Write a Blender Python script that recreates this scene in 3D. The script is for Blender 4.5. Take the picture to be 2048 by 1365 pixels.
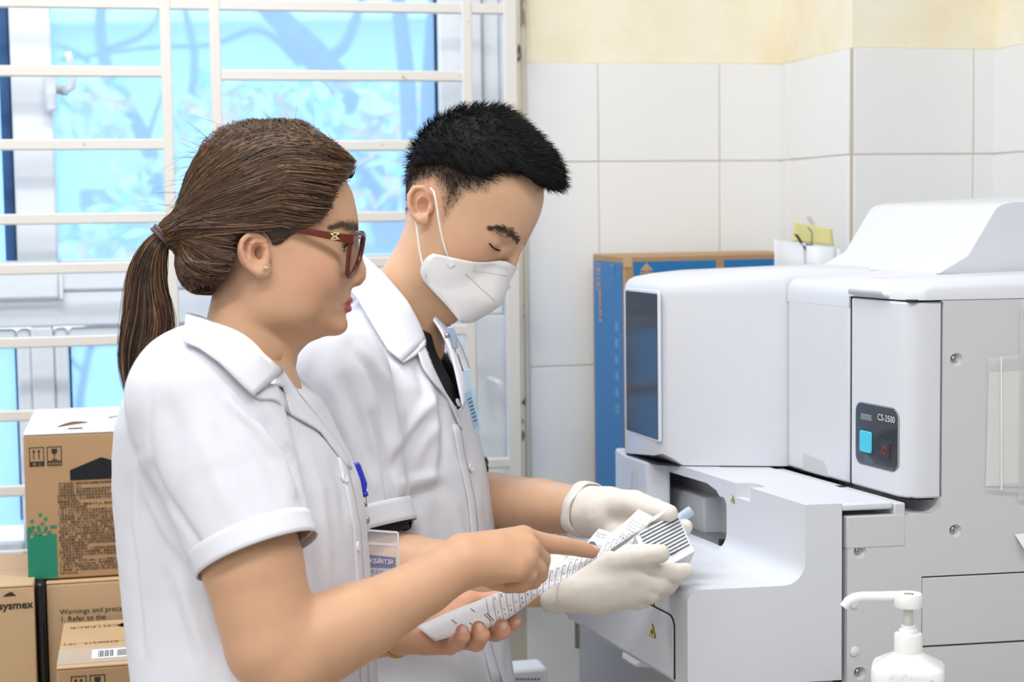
import bpy, bmesh, math, random
import numpy as np
from mathutils import Matrix, Vector
random.seed(7); RNG = np.random.default_rng(11)
for _o in list(bpy.data.objects): bpy.data.objects.remove(_o)
SC = bpy.context.scene; COL = SC.collection
# ------------------------------------------------------------------ camera
FPX = 3300.0; CXP, CYP = 1024.0, 682.5
def _rx(a): c, s = math.cos(a), math.sin(a); return np.array([[1,0,0],[0,c,-s],[0,s,c]])
def _rz(a): c, s = math.cos(a), math.sin(a); return np.array([[c,-s,0],[s,c,0],[0,0,1]])
CAMR = _rx(math.pi/2 - math.radians(4.5)) @ _rz(math.radians(-0.75))
CAMC = np.array([0.0, 0.0, 1.52])
cam_d = bpy.data.cameras.new('camera'); cam = bpy.data.objects.new('camera', cam_d); COL.objects.link(cam)
cam_d.sensor_width = 36.0; cam_d.lens = FPX/2048*36.0; cam_d.clip_start = 0.05; cam_d.clip_end = 200
_m = np.eye(4); _m[:3,:3] = CAMR; _m[:3,3] = CAMC; cam.matrix_world = Matrix(_m.tolist())
cam_d.dof.use_dof = True; cam_d.dof.focus_distance = 1.95; cam_d.dof.aperture_fstop = 6.3
SC.camera = cam
# ------------------------------------------------------------------ world, exposure
SC.view_settings.view_transform = 'Standard'; SC.view_settings.look = 'None'
SC.view_settings.gamma = 1.0; SC.view_settings.use_curve_mapping = False
SC.view_settings.exposure = 0.12
wd = bpy.data.worlds.new('world'); SC.world = wd; wd.use_nodes = True
_nt = wd.node_tree; _bg = _nt.nodes['Background']
_bg.inputs['Color'].default_value = (0.90, 0.96, 1.0, 1); _bg.inputs['Strength'].default_value = 3.5

def area_light(name, loc, size, power, color, rot=(0,0,0)):
    l = bpy.data.lights.new(name, 'AREA'); l.shape = 'RECTANGLE'; l.size, l.size_y = size
    l.energy = power; l.color = color
    o = bpy.data.objects.new(name, l); COL.objects.link(o); o.location = loc; o.rotation_euler = rot
    return o
# the strip lamps of the ceiling (their housings are built with the room)
LAMPS = [(-0.75, 0.55, 2.93), (0.65, 0.75, 2.93), (-0.1, -1.0, 2.93), (-0.55, 2.1, 2.93)]
LAMP_W = [22, 18, 15, 19]
for (lx, ly, lz), lw in zip(LAMPS, LAMP_W):
    area_light('ceiling_lamp_light', (lx, ly, lz-0.075), (1.2, 0.28), lw, (0.97, 0.985, 1.0))

# ------------------------------------------------------------------ helpers
def ray(px, py): return CAMR @ np.array([(px-CXP)/FPX, -(py-CYP)/FPX, -1.0])
def P(px, py, d): return CAMC + ray(px, py)*d
def proj(pts):
    q = (np.asarray(pts, float).reshape(-1,3) - CAMC) @ CAMR
    d = -q[:,2]; return CXP + FPX*q[:,0]/d, CYP - FPX*q[:,1]/d, d
def hit(px, py, p0, n):
    r = ray(px, py); return CAMC + r*(np.dot(np.asarray(p0)-CAMC, n)/np.dot(r, n))
def nrm(v): v = np.asarray(v, float); return v/np.linalg.norm(v)

MATS = {}
def mat(name, col, rough=0.5, metal=0.0, bump=0.0, bscale=200.0, spec=0.5, var=0.0, vscale=8.0, sss=0.0,
        trans=0.0, alpha=1.0, emit=0.0, coat=0.0, attr=None, ior=1.45):
    if name in MATS: return MATS[name]
    m = bpy.data.materials.new(name); m.use_nodes = True; nt = m.node_tree; b = nt.nodes['Principled BSDF']
    b.inputs['Base Color'].default_value = (*col, 1); b.inputs['Roughness'].default_value = rough
    b.inputs['Metallic'].default_value = metal; b.inputs['Specular IOR Level'].default_value = spec
    b.inputs['IOR'].default_value = ior
    if trans: b.inputs['Transmission Weight'].default_value = trans
    if alpha < 1: b.inputs['Alpha'].default_value = alpha
    if coat: b.inputs['Coat Weight'].default_value = coat
    if sss:
        b.inputs['Subsurface Weight'].default_value = sss
        b.inputs['Subsurface Radius'].default_value = (0.010, 0.004, 0.002); b.inputs['Subsurface Scale'].default_value = 1.0
    if emit:
        b.inputs['Emission Color'].default_value = (*col, 1); b.inputs['Emission Strength'].default_value = emit
    tc = nt.nodes.new('ShaderNodeTexCoord')
    src = None
    if attr:
        a = nt.nodes.new('ShaderNodeAttribute'); a.attribute_name = attr; src = a.outputs['Color']
        nt.links.new(src, b.inputs['Base Color'])
    if var:
        n = nt.nodes.new('ShaderNodeTexNoise'); n.inputs['Scale'].default_value = vscale; n.inputs['Detail'].default_value = 5
        nt.links.new(tc.outputs['Object'], n.inputs['Vector'])
        mr = nt.nodes.new('ShaderNodeMapRange'); mr.inputs[3].default_value = 1-var; mr.inputs[4].default_value = 1+var
        nt.links.new(n.outputs['Fac'], mr.inputs[0])
        mx = nt.nodes.new('ShaderNodeVectorMath'); mx.operation = 'SCALE'
        if src: nt.links.new(src, mx.inputs[0])
        else: mx.inputs[0].default_value = col
        nt.links.new(mr.outputs[0], mx.inputs['Scale']); nt.links.new(mx.outputs[0], b.inputs['Base Color'])
    if bump:
        n = nt.nodes.new('ShaderNodeTexNoise'); n.inputs['Scale'].default_value = bscale; n.inputs['Detail'].default_value = 3
        nt.links.new(tc.outputs['Object'], n.inputs['Vector'])
        bp = nt.nodes.new('ShaderNodeBump'); bp.inputs['Strength'].default_value = bump; bp.inputs['Distance'].default_value = 0.002
        nt.links.new(n.outputs['Fac'], bp.inputs['Height']); nt.links.new(bp.outputs[0], b.inputs['Normal'])
    MATS[name] = m; return m

def srgb(r, g, b):
    f = lambda c: (c/12.92 if c <= .04045 else ((c+.055)/1.055)**2.4)
    return tuple(f(v/255) for v in (r, g, b))

class MB:
    """collects shapes into ONE mesh"""
    def __init__(s): s.v = []; s.f = []
    def add(s, vs, fs):
        n = len(s.v); s.v += [tuple(map(float, v)) for v in vs]; s.f += [tuple(i+n for i in f) for f in fs]; return s
    def box(s, o, a, b, c):
        o, a, b, c = map(np.asarray, (o, a, b, c))
        vs = [o, o+a, o+a+b, o+b, o+c, o+a+c, o+a+b+c, o+b+c]
        fl = [(0,3,2,1),(4,5,6,7),(0,1,5,4),(1,2,6,5),(2,3,7,6),(3,0,4,7)]
        if np.dot(np.cross(a, b), c) < 0: fl = [tuple(reversed(q)) for q in fl]
        return s.add(vs, fl)
    def prism(s, poly, ext):
        poly = [np.asarray(p, float) for p in poly]; ext = np.asarray(ext, float); n = len(poly)
        ctr = sum(poly)/n; nn = sum(np.cross(poly[i]-ctr, poly[(i+1) % n]-ctr) for i in range(n))
        if np.dot(nn, ext) > 0: poly = poly[::-1]
        vs = poly + [p+ext for p in poly]
        fs = [tuple(range(n)), tuple(reversed(range(n, 2*n)))]
        for i in range(n):
            j = (i+1) % n; fs.append((i, i+n, j+n, j))
        return s.add(vs, fs)
    def tube(s, pts, r, n=8, cap=True):
        pts = [np.asarray(p, float) for p in pts]; m = len(pts)
        rs = r if hasattr(r, '__len__') else [r]*m
        up = np.array([0.13, 0.31, 0.94]); vs = []; fs = []; prev = None
        for i, p in enumerate(pts):
            t = nrm(pts[min(i+1, m-1)] - pts[max(i-1, 0)])
            a = np.cross(t, up) if prev is None else prev - t*np.dot(prev, t)
            if np.linalg.norm(a) < 1e-6: a = np.cross(t, [1,0,0])
            a = nrm(a); b = np.cross(t, a); prev = a
            for k in range(n):
                th = 2*math.pi*k/n; vs.append(p + rs[i]*(a*math.cos(th) + b*math.sin(th)))
        for i in range(m-1):
            for k in range(n):
                k2 = (k+1) % n; fs.append((i*n+k, i*n+k2, (i+1)*n+k2, (i+1)*n+k))
        if cap: fs.append(tuple(reversed(range(n)))); fs.append(tuple(range((m-1)*n, m*n)))
        return s.add(vs, fs)
    def lathe(s, prof, o, ax, n=24, ref=None):
        o = np.asarray(o, float); ax = nrm(ax); a = np.cross(ax, [0.3, 0.9, 0.1] if ref is None else ref); a = nrm(a); b = np.cross(ax, a)
        vs = []; fs = []; m = len(prof)
        for (r, z) in prof:
            for k in range(n):
                th = 2*math.pi*k/n; vs.append(o + ax*z + r*(a*math.cos(th) + b*math.sin(th)))
        for i in range(m-1):
            for k in range(n):
                k2 = (k+1) % n; fs.append((i*n+k, i*n+k2, (i+1)*n+k2, (i+1)*n+k))
        if prof[0][0] > 1e-6: fs.append(tuple(reversed(range(n))))
        if prof[-1][0] > 1e-6: fs.append(tuple(range((m-1)*n, m*n)))
        return s.add(vs, fs)
    def build(s, name, m, parent=None, bevel=0.0, seg=2, smooth=False, sub=0, solid=0.0, off=0.0, org=None):
        me = bpy.data.meshes.new(name); v = np.array(s.v)
        me.from_pydata([tuple(p) for p in v], [], s.f); me.update()
        o = bpy.data.objects.new(name, me); COL.objects.link(o)
        if m is not None: me.materials.append(m)
        if parent is not None: o.parent = parent; o.matrix_parent_inverse = pinv(parent)
        elif org is not None:
            me.transform(Matrix.Translation(-Vector(org))); o.location = org
        if smooth: me.polygons.foreach_set('use_smooth', [True]*len(me.polygons))
        if solid:
            md = o.modifiers.new('thick', 'SOLIDIFY'); md.thickness = solid; md.offset = off
        if sub:
            md = o.modifiers.new('sub', 'SUBSURF'); md.levels = sub; md.render_levels = sub
        if bevel:
            md = o.modifiers.new('bevel', 'BEVEL'); md.width = bevel; md.segments = seg; md.limit_method = 'ANGLE'; md.angle_limit = math.radians(35)
            md.harden_normals = False
            me.polygons.foreach_set('use_smooth', [True]*len(me.polygons))
            try: me.set_sharp_from_angle(angle=math.radians(50))
            except Exception: pass
        return o
PINV = {}
def pinv(o):
    if o.name in PINV: return PINV[o.name]
    return Matrix.Translation(-o.location) if o.parent is None else Matrix.Identity(4)
def empty(name, loc, label=None, cat=None, group=None, kind=None):
    o = bpy.data.objects.new(name, None); COL.objects.link(o); o.location = tuple(map(float, loc)); o.empty_display_size = 0.05
    PINV[o.name] = Matrix.Translation(-Vector(o.location))
    return tag(o, label, cat, group, kind)
def tag(o, label=None, cat=None, group=None, kind=None):
    if label: o['label'] = label
    if cat: o['category'] = cat
    if group: o['group'] = group
    if kind: o['kind'] = kind
    return o
def sub_of(o, parent):
    """parent a mesh built in world coordinates under another mesh or Empty"""
    o.parent = parent
    base = parent
    M = Matrix.Identity(4)
    while base is not None:
        if base.name in PINV: M = PINV[base.name]; break
        if base.parent is None: M = Matrix.Translation(-base.location); break
        base = base.parent
    o.matrix_parent_inverse = M if parent.parent is None else Matrix.Identity(4)
    return o
def apply_mods(o):
    dg = bpy.context.evaluated_depsgraph_get(); me = bpy.data.meshes.new_from_object(o.evaluated_get(dg))
    o.modifiers.clear(); o.data = me; return o
def cut(o, cutters):
    for c in cutters:
        md = o.modifiers.new('cut', 'BOOLEAN'); md.operation = 'DIFFERENCE'; md.object = c; md.solver = 'EXACT'
    bpy.context.view_layer.update(); apply_mods(o)
    for c in cutters: bpy.data.objects.remove(c)
    return o
_fonts = {}
def text_mesh(name, body, o, right, up, size, m, parent=None, align='LEFT', lift=0.0006, sx=1.0, bold=0.0):
    """flat printed lettering lying on a surface: right/up are the surface's own directions"""
    cu = bpy.data.curves.new(name, 'FONT'); cu.body = body; cu.size = size; cu.align_x = align; cu.align_y = 'BOTTOM_BASELINE' if False else 'TOP_BASELINE'
    cu.align_y = 'TOP_BASELINE'; cu.offset = bold; cu.resolution_u = 3
    t = bpy.data.objects.new(name, cu); COL.objects.link(t)
    bpy.context.view_layer.update()
    dg = bpy.context.evaluated_depsgraph_get(); me = bpy.data.meshes.new_from_object(t.evaluated_get(dg))
    bpy.data.objects.remove(t); bpy.data.curves.remove(cu)
    r = nrm(right); u = np.asarray(up, float); u = nrm(u - r*np.dot(u, r)); n = np.cross(r, u)
    M = np.eye(4); M[:3,0] = r*sx; M[:3,1] = u; M[:3,2] = n; M[:3,3] = np.asarray(o, float) + n*lift
    me.transform(Matrix(M.tolist())); me.materials.clear(); me.materials.append(m)
    ob = bpy.data.objects.new(name, me); COL.objects.link(ob)
    if parent is not None: sub_of(ob, parent)
    return ob
# ================================================================== room
TH = math.radians(13.0)
WU = np.array([math.cos(TH), math.sin(TH), 0.0]); WN = np.array([math.sin(TH), -math.cos(TH), 0.0]); ZZ = np.array([0, 0, 1.0])
W0 = P(1045, 682, 3.15); W0[2] = 0.0
def W(u, z, off=0.0): return W0 + WU*u + ZZ*z + WN*off
def wpix(px, py, off=0.0):
    p = hit(px, py, W0 + WN*off, WN); return float(np.dot(p-W0, WU)), float(p[2])
def wbox(mb, u0, u1, z0, z1, o0, o1): return mb.box(W(u0, z0, o0), WU*(u1-u0), ZZ*(z1-z0), WN*(o1-o0))
def struct(o): o['kind'] = 'structure'; return o

def paint_mat():
    m = mat('cream_paint', srgb(248, 236, 205), 0.85)
    nt = m.node_tree; b = nt.nodes['Principled BSDF']; tc = nt.nodes.new('ShaderNodeTexCoord')
    n = nt.nodes.new('ShaderNodeTexNoise'); n.inputs['Scale'].default_value = 5; n.inputs['Detail'].default_value = 8; n.inputs['Roughness'].default_value = 0.65
    nt.links.new(tc.outputs['Object'], n.inputs['Vector'])
    r = nt.nodes.new('ShaderNodeValToRGB'); r.color_ramp.elements[0].position = 0.34; r.color_ramp.elements[1].position = 0.62
    r.color_ramp.elements[0].color = (*srgb(246, 232, 198), 1); r.color_ramp.elements[1].color = (*srgb(250, 244, 226), 1)
    nt.links.new(n.outputs['Fac'], r.inputs['Fac']); nt.links.new(r.outputs[0], b.inputs['Base Color'])
    n2 = nt.nodes.new('ShaderNodeTexNoise'); n2.inputs['Scale'].default_value = 60; n2.inputs['Detail'].default_value = 6
    nt.links.new(tc.outputs['Object'], n2.inputs['Vector'])
    bp = nt.nodes.new('ShaderNodeBump'); bp.inputs['Strength'].default_value = 0.25; bp.inputs['Distance'].default_value = 0.003
    nt.links.new(n2.outputs['Fac'], bp.inputs['Height']); nt.links.new(bp.outputs[0], b.inputs['Normal'])
    return m
def chipped_mat(name, base, chip, scale, thr, stretch=(1, 1, 1)):
    m = mat(name, base, 0.55); nt = m.node_tree; b = nt.nodes['Principled BSDF']; tc = nt.nodes.new('ShaderNodeTexCoord')
    mp = nt.nodes.new('ShaderNodeMapping'); mp.inputs['Scale'].default_value = stretch; nt.links.new(tc.outputs['Object'], mp.inputs['Vector'])
    n = nt.nodes.new('ShaderNodeTexNoise'); n.inputs['Scale'].default_value = scale; n.inputs['Detail'].default_value = 4
    nt.links.new(mp.outputs[0], n.inputs['Vector'])
    r = nt.nodes.new('ShaderNodeValToRGB'); r.color_ramp.elements[0].position = thr; r.color_ramp.elements[1].position = thr+0.02
    r.color_ramp.elements[0].color = (*base, 1); r.color_ramp.elements[1].color = (*chip, 1)
    nt.links.new(n.outputs['Fac'], r.inputs['Fac']); nt.links.new(r.outputs[0], b.inputs['Base Color'])
    return m
M_PAINT = paint_mat(); M_WHITEW = mat('white_paint', srgb(226, 227, 228), 0.85)
M_GROUT = mat('grout', srgb(205, 196, 180), 0.9, bump=0.3, bscale=300)
M_TILE = mat('tile_glaze', srgb(243, 243, 242), 0.22, var=0.012, vscale=3, bump=0.02, bscale=6)
M_UPVC = mat('upvc_white', srgb(235, 238, 242), 0.35, bump=0.02, bscale=40)
M_BAR = chipped_mat('grille_paint', srgb(226, 221, 214), srgb(190, 180, 166), 55, 0.70)
M_RUST = chipped_mat('chipped_frame', srgb(232, 222, 200), srgb(84, 66, 52), 26, 0.585, (1, 1, 0.45))
M_CEIL = mat('ceiling_paint', srgb(240, 240, 236), 0.9)
M_FLOOR = mat('floor_tile', srgb(200, 192, 180), 0.4, var=0.05)
M_GASK = mat('black_gasket', srgb(20, 30, 44), 0.6)
M_GLASSEDGE = mat('dark_glass_edge', srgb(50, 92, 140), 0.3)

ZT = 1.80          # top of the tiling
UW0, UW1 = -2.3, 2.1
ROOM = 5.4
WIN_U0, WIN_U1, WIN_Z0, WIN_Z1 = -1.62, -0.012, 0.905, 2.45
mb = MB()
wbox(mb, UW0, WIN_U0, 0, 3.0, -0.22, 0); wbox(mb, WIN_U1, UW1, 0, 3.0, -0.22, 0)
wbox(mb, WIN_U0, WIN_U1, 0, WIN_Z0, -0.22, 0); wbox(mb, WIN_U0, WIN_U1, WIN_Z1, 3.0, -0.22, 0)
wall_back = struct(mb.build('wall_back', M_PAINT))
# column in the corner and the next projection
COLP = 0.325
uc0 = wpix(1563, 300)[0]
uc1 = wpix(1990, 300, COLP)[0]
mb = MB(); wbox(mb, uc0, uc1+0.02, 0, 3.0, 0, COLP); wall_col = struct(mb.build('wall_column', M_PAINT))
mb = MB(); wbox(mb, uc1, UW1, 0, 3.0, 0, COLP+0.20); wall_c2 = struct(mb.build('wall_pier', M_PAINT))
mb = MB(); mb.box(W(UW1, 0, -0.22), WU*0.15, ZZ*3, WN*(ROOM+0.4)); struct(mb.build('wall_right', M_WHITEW))
mb = MB(); mb.box(W(UW0-0.15, 0, -0.22), WU*0.15, ZZ*3, WN*(ROOM+0.4)); struct(mb.build('wall_left', M_WHITEW))
mb = MB(); mb.box(W(UW0, 0, ROOM), WU*(UW1-UW0), ZZ*3, WN*0.15); struct(mb.build('wall_front', M_WHITEW))
mb = MB(); mb.box(W(UW0-.15, -0.1, -0.22), WU*(UW1-UW0+.3), WN*(ROOM+0.4), ZZ*0.1); floor = struct(mb.build('floor', M_FLOOR))
mb = MB(); mb.box(W(UW0-.15, 3.0, -0.22), WU*(UW1-UW0+.3), WN*(ROOM+0.4), ZZ*0.1); ceiling = struct(mb.build('ceiling', M_CEIL))
M_LAMPBODY = mat('lamp_housing', (0.85, 0.85, 0.85), 0.4); M_TUBE = mat('lamp_tube', (1, 0.98, 0.94), 0.4, emit=4.0)
for i, (lx, ly, lz) in enumerate(LAMPS):
    t = empty('ceiling_light', (lx, ly, lz), ['strip ceiling lamp above the woman with the ponytail', 'strip ceiling lamp above the white analyser', 'strip ceiling lamp behind the camera', 'strip ceiling lamp nearest the barred window'][i], 'lamp', 'ceiling strip lamps')
    MB().box((lx-.62, ly-.09, lz), (1.24, 0, 0), (0, .18, 0), (0, 0, .07)).build('housing', M_LAMPBODY, t, bevel=.008)
    for dy in (-.04, .04): MB().tube([(lx-.58, ly+dy, lz-.025), (lx+.58, ly+dy, lz-.025)], .013, 10).build('tube', M_TUBE, t, smooth=True)

# ---- tiles: every tile a slab of its own
GT = 0.0022
def tile_rows(): return [(1.612, ZT), (1.222, 1.612), (0.832, 1.222), (0.442, 0.832), (0.05, 0.442)]
def add_tiles(parent, o, r, n, us, bed):
    b = MB(); b.box(o+ZZ*0.05, r*us[-1], ZZ*(ZT-0.05), n*0.004)
    sub_of(b.build('grout_bed', M_GROUT), parent)
    cache = {}
    for (z0, z1) in tile_rows():
        for ua, ub in zip(us[:-1], us[1:]):
            w, h = ub-ua-GT, z1-z0-GT
            key = (round(w, 4), round(h, 4))
            if key not in cache:
                m = MB(); m.box((0, 0, 0), r*w, ZZ*h, n*0.0055)
                ob = m.build('tile', M_TILE, bevel=0.0012, seg=2); apply_mods(ob); cache[key] = ob.data
                ob.location = Vector(o + r*(ua+GT/2) + ZZ*(z0+GT/2)); ob.parent = parent
            else:
                ob = bpy.data.objects.new('tile', cache[key]); COL.objects.link(ob)
                ob.location = Vector(o + r*(ua+GT/2) + ZZ*(z0+GT/2)); ob.parent = parent
tu = [0.0, wpix(1197, 400)[0], wpix(1438, 400)[0], uc0]
add_tiles(wall_back, W(0.012-0.012, 0, 0), WU, WN, tu, None)
cl = [0.0, COLP-0.27, COLP]                       # left flank of the column, measured from the wall outwards
add_tiles(wall_col, W(uc0, 0, 0), WN, -WU, [0.0, 0.05, COLP], None)
ug = wpix(1945, 200, COLP)[0]
add_tiles(wall_col, W(uc0, 0, COLP), WU, WN, [0.0, ug-uc0, uc1-uc0], None)
add_tiles(wall_c2, W(uc1, 0, COLP), WN, -WU, [0.0, 0.20], None)
add_tiles(wall_c2, W(uc1, 0, COLP+.20), WU, WN, [0.0, 0.235, 0.47, 0.705, 0.94], None)
# lower wall under the window, tiled too
b = MB(); wbox(b, -1.65, -0.0, 0.05, 0.86, 0, 0.004); sub_of(b.build('grout_bed', M_GROUT), wall_back)

# ---- window: frames behind the bars
def member(px0, px1, pya, pyb): pass
win = empty('window_1', W(-0.8, WIN_Z0, -0.05)); struct(win)
OFF = -0.055
def wm(name, m, u0, u1, z0, z1, o0, o1, bev=0.004): 
    b = MB(); wbox(b, u0, u1, z0, z1, o0, o1); return b.build(name, m, win, bevel=bev)
U = lambda px, py: wpix(px, py, OFF)[0]
Zp = lambda px, py: wpix(px, py, OFF)[1]
zt0, zt1 = Zp(60, 648), Zp(60, 535)              # transom
u_st0, u_st1 = U(24, 200), U(106, 200)           # left sash stile
u_g1 = U(877, 100); u_s2 = U(962, 100); u_f2 = U(1012, 100)
zpl = Zp(60, 655)
wm('outer_frame', M_UPVC, u_f2-0.012, WIN_U1, WIN_Z0, WIN_Z1, -0.11, -0.03)
wm('sash_stile', M_UPVC, u_g1, u_s2, zt1-0.02, WIN_Z1, -0.10, -0.045)
wm('sash_stile', M_UPVC, u_s2+.004, u_f2-.012, zt1-0.05, WIN_Z1, -0.10, -0.06)
wm('sash_stile', M_UPVC, u_st0, u_st1, zt1-0.02, WIN_Z1, -0.10, -0.04)
wm('transom', M_UPVC, -1.60, u_f2-.012, zpl, zt1-0.045, -0.11, -0.05)
wm('sash_rail', M_UPVC, u_st1, u_s2, zt1-0.045, zt1+.012, -0.10, -0.045, .006)
wm('sash_rail', M_UPVC, -1.60, u_st1, zt1-0.058, zt1+.012, -0.10, -0.036, .006)
wm('rail_cap', M_UPVC, u_st1, u_st1+.007, zt1-.058, zt1-.008, -.08, -.034, .001)
wm('sash_rail', M_UPVC, -1.60, u_f2, WIN_Z1-.05, WIN_Z1, -0.10, -0.045)
# lower lights
lm0, lm1 = U(50, 740), U(122, 740)
for (a, c) in ((lm0, lm1), (U(600, 740), U(672, 740))): wm('mullion', M_UPVC, a+.012, c-.012, WIN_Z0, zpl, -0.10, -0.05)
def light_frame(ua, ub, w=0.026):
    z0, z1 = WIN_Z0, zpl-.004
    for (p, q, r, s) in ((ua, ua+w, z0, z1), (ub-w, ub, z0, z1), (ua+w, ub-w, z1-w*.9, z1), (ua+w, ub-w, z0, z0+w)):
        wm('casement_bar', M_UPVC, p, q, r, s, -.10, -.058, .008)
light_frame(lm1-.012, U(600, 740)+.012); light_frame(U(672, 740)-.012, u_g1+.02); light_frame(-1.58, lm0+.012)
wm('mullion', M_UPVC, u_g1+.02, u_f2-.01, WIN_Z0, zpl, -0.10, -0.05)
wm('cover_strip', M_UPVC, u_g1+.035, u_g1+.06, WIN_Z0, zpl+.05, -.05, -.046, .001)
wm('gasket', M_GASK, u_g1-.005, u_g1, zt1+.01, WIN_Z1, -.075, -.068, 0)
wm('gasket', M_GASK, u_st0-.004, u_st0, zt1+.01, WIN_Z1, -.075, -.062, 0)
wm('glass_edge', M_GLASSEDGE, u_st0-.022, u_st0-.004, zt1+.01, WIN_Z1, -.078, -.074, 0)
wm('gasket', M_GASK, lm1+.0135, lm1+.018, WIN_Z0+.06, zpl-.028, -.083, -.076, 0)
wm('gasket', M_GASK, lm0-.018, lm0-.0135, WIN_Z0+.06, zpl-.028, -.083, -.076, 0)
def glass_mat():
    m = bpy.data.materials.new('blue_film_glass'); m.use_nodes = True; nt = m.node_tree; nt.nodes.clear()
    out = nt.nodes.new('ShaderNodeOutputMaterial'); tr = nt.nodes.new('ShaderNodeBsdfTransparent'); tr.inputs[0].default_value = (*GL_T, 1)
    tl = nt.nodes.new('ShaderNodeBsdfTranslucent'); tl.inputs[0].default_value = (*GL_D, 1)
    gl = nt.nodes.new('ShaderNodeBsdfGlossy'); gl.inputs['Roughness'].default_value = 0.05; gl.inputs[0].default_value = (.8, .9, 1, 1)
    m1 = nt.nodes.new('ShaderNodeMixShader'); m1.inputs[0].default_value = GL_H; m2 = nt.nodes.new('ShaderNodeMixShader'); m2.inputs[0].default_value = 0.05
    nt.links.new(tr.outputs[0], m1.inputs[1]); nt.links.new(tl.outputs[0], m1.inputs[2]); nt.links.new(m1.outputs[0], m2.inputs[1]); nt.links.new(gl.outputs[0], m2.inputs[2])
    nt.links.new(m2.outputs[0], out.inputs[0]); return m
GL_T = (0.55, 0.73, 0.96); GL_D = (0.68, 0.80, 0.96); GL_H = 0.27
M_PANE = glass_mat()
for (a, c, z0, z1) in ((u_st1, u_g1, zt1, WIN_Z1-.05), (-1.58, u_st0, zt1, WIN_Z1-.05), (lm1, U(600, 740), WIN_Z0+.05, zpl-.02), (U(672, 740), u_g1+.01, WIN_Z0+.05, zpl-.02), (-1.57, lm0, WIN_Z0+.05, zpl-.02)):
    wm('pane', M_PANE, a, c, z0, z1, -.082, -.078, 0)
# handle on the left sash stile
h = empty('window_handle', W(u_st1, Zp(120, 190), -.04)); h.parent = win; h.matrix_parent_inverse = pinv(win); PINV[h.name] = Matrix.Translation(-Vector(W(u_st1, Zp(120, 190), -.04)))
ua = u_st1; za = Zp(120, 160); zb = Zp(120, 225)
M_STEEL = mat('dull_steel', srgb(170, 168, 165), 0.35, metal=0.9)
def hpart(name, o, m, par): o.parent = win; return o
b = MB(); wbox(b, ua-.012, ua+.008, zb, za+.012, -.042, -.012); ob = b.build('handle_plate', M_UPVC, win, bevel=.006)
b = MB(); b.tube([W(ua+.006, (za+zb)/2+.01, -.025), W(ua+.028, (za+zb)/2+.006, -.025)], .008, 12); b.build('handle_spindle', M_STEEL, win, smooth=False)
b = MB(); b.tube([W(ua+.022, (za+zb)/2+.006, -.02), W(ua+.034, (za+zb)/2+.012, -.012), W(ua+.037, (za+zb)/2+.04, -.008), W(ua+.030, (za+zb)/2+.075, -.008)], [.007, .0075, .007, .006], 10); b.build('handle_lever', M_UPVC, win, smooth=True)
bpy.data.objects.remove(h)
# sill inside
mb = MB(); wbox(mb, WIN_U0, WIN_U1, WIN_Z0-.05, WIN_Z0, -.2, .05); sill = struct(mb.build('trim_1', M_UPVC, bevel=.006))
mb = MB(); wbox(mb, WIN_U0, WIN_U1-.0, WIN_Z0-.10, WIN_Z0-.062, 0, .03); struct(mb.build('trim_2', M_UPVC, bevel=.005))
# reveal strip (old steel frame with flaking paint)
mb = MB(); wbox(mb, -0.024, 0.002, .86, 2.6, -.05, .012); struct(mb.build('trim_3', M_RUST, bevel=.003))
mb = MB(); wbox(mb, 0.002, 0.012, .86, 2.6, -.0, .010); struct(mb.build('trim_4', chipped_mat('flaked_edge', srgb(214, 208, 192), srgb(150, 138, 116), 30, .62, (1, 1, .2)), bevel=.002))

# ---- steel grille in front of the window
gr = empty('window_grille', W(-0.8, 0.95, .06), 'white painted steel bar grille across the window', 'grille')
BW = 0.0095
def vbar(u, z0, z1, w=BW): b = MB(); wbox(b, u-w, u+w, z0, z1, .072, .088); b.build('bar', M_BAR, gr, bevel=.0025)
def hbar(u0, u1, z, w=BW): b = MB(); wbox(b, u0, u1, z-w, z+w, .074, .086); b.build('bar', M_BAR, gr, bevel=.0025)
for u in (-0.653, -0.568, -0.117, -1.105, -1.02): vbar(u, .92, 2.5)
vbar(-0.036, .90, 2.52, .0125); vbar(-1.60, .90, 2.5)
hbar(-1.60, -.036, 1.888); hbar(-1.60, -.036, 2.4); hbar(-1.60, -.036, .93)
for z in (1.771, 1.645, 1.517, 1.431, 1.3035, 1.176, 1.0445): hbar(-1.02, -.653, z)
for z in (1.766, 1.6415, 1.513, 1.431, 1.3035, 1.176, 1.0525): hbar(-.568, -.117, z)
for z in (1.0525, 1.431): hbar(-.117, -.036, z)
for z in (1.771, 1.645, 1.517, 1.431, 1.3035, 1.176, 1.0445): hbar(-1.60, -1.105, z)
for (u, z) in ((-.06, 2.35), (-.06, 1.2), (-.9, 2.45), (-.9, .93)):   # brackets that fix it to the frame
    b = MB(); b.tube([W(u, z, -.03), W(u, z, .075)], .006, 8); b.build('bracket', M_BAR, gr)

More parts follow.
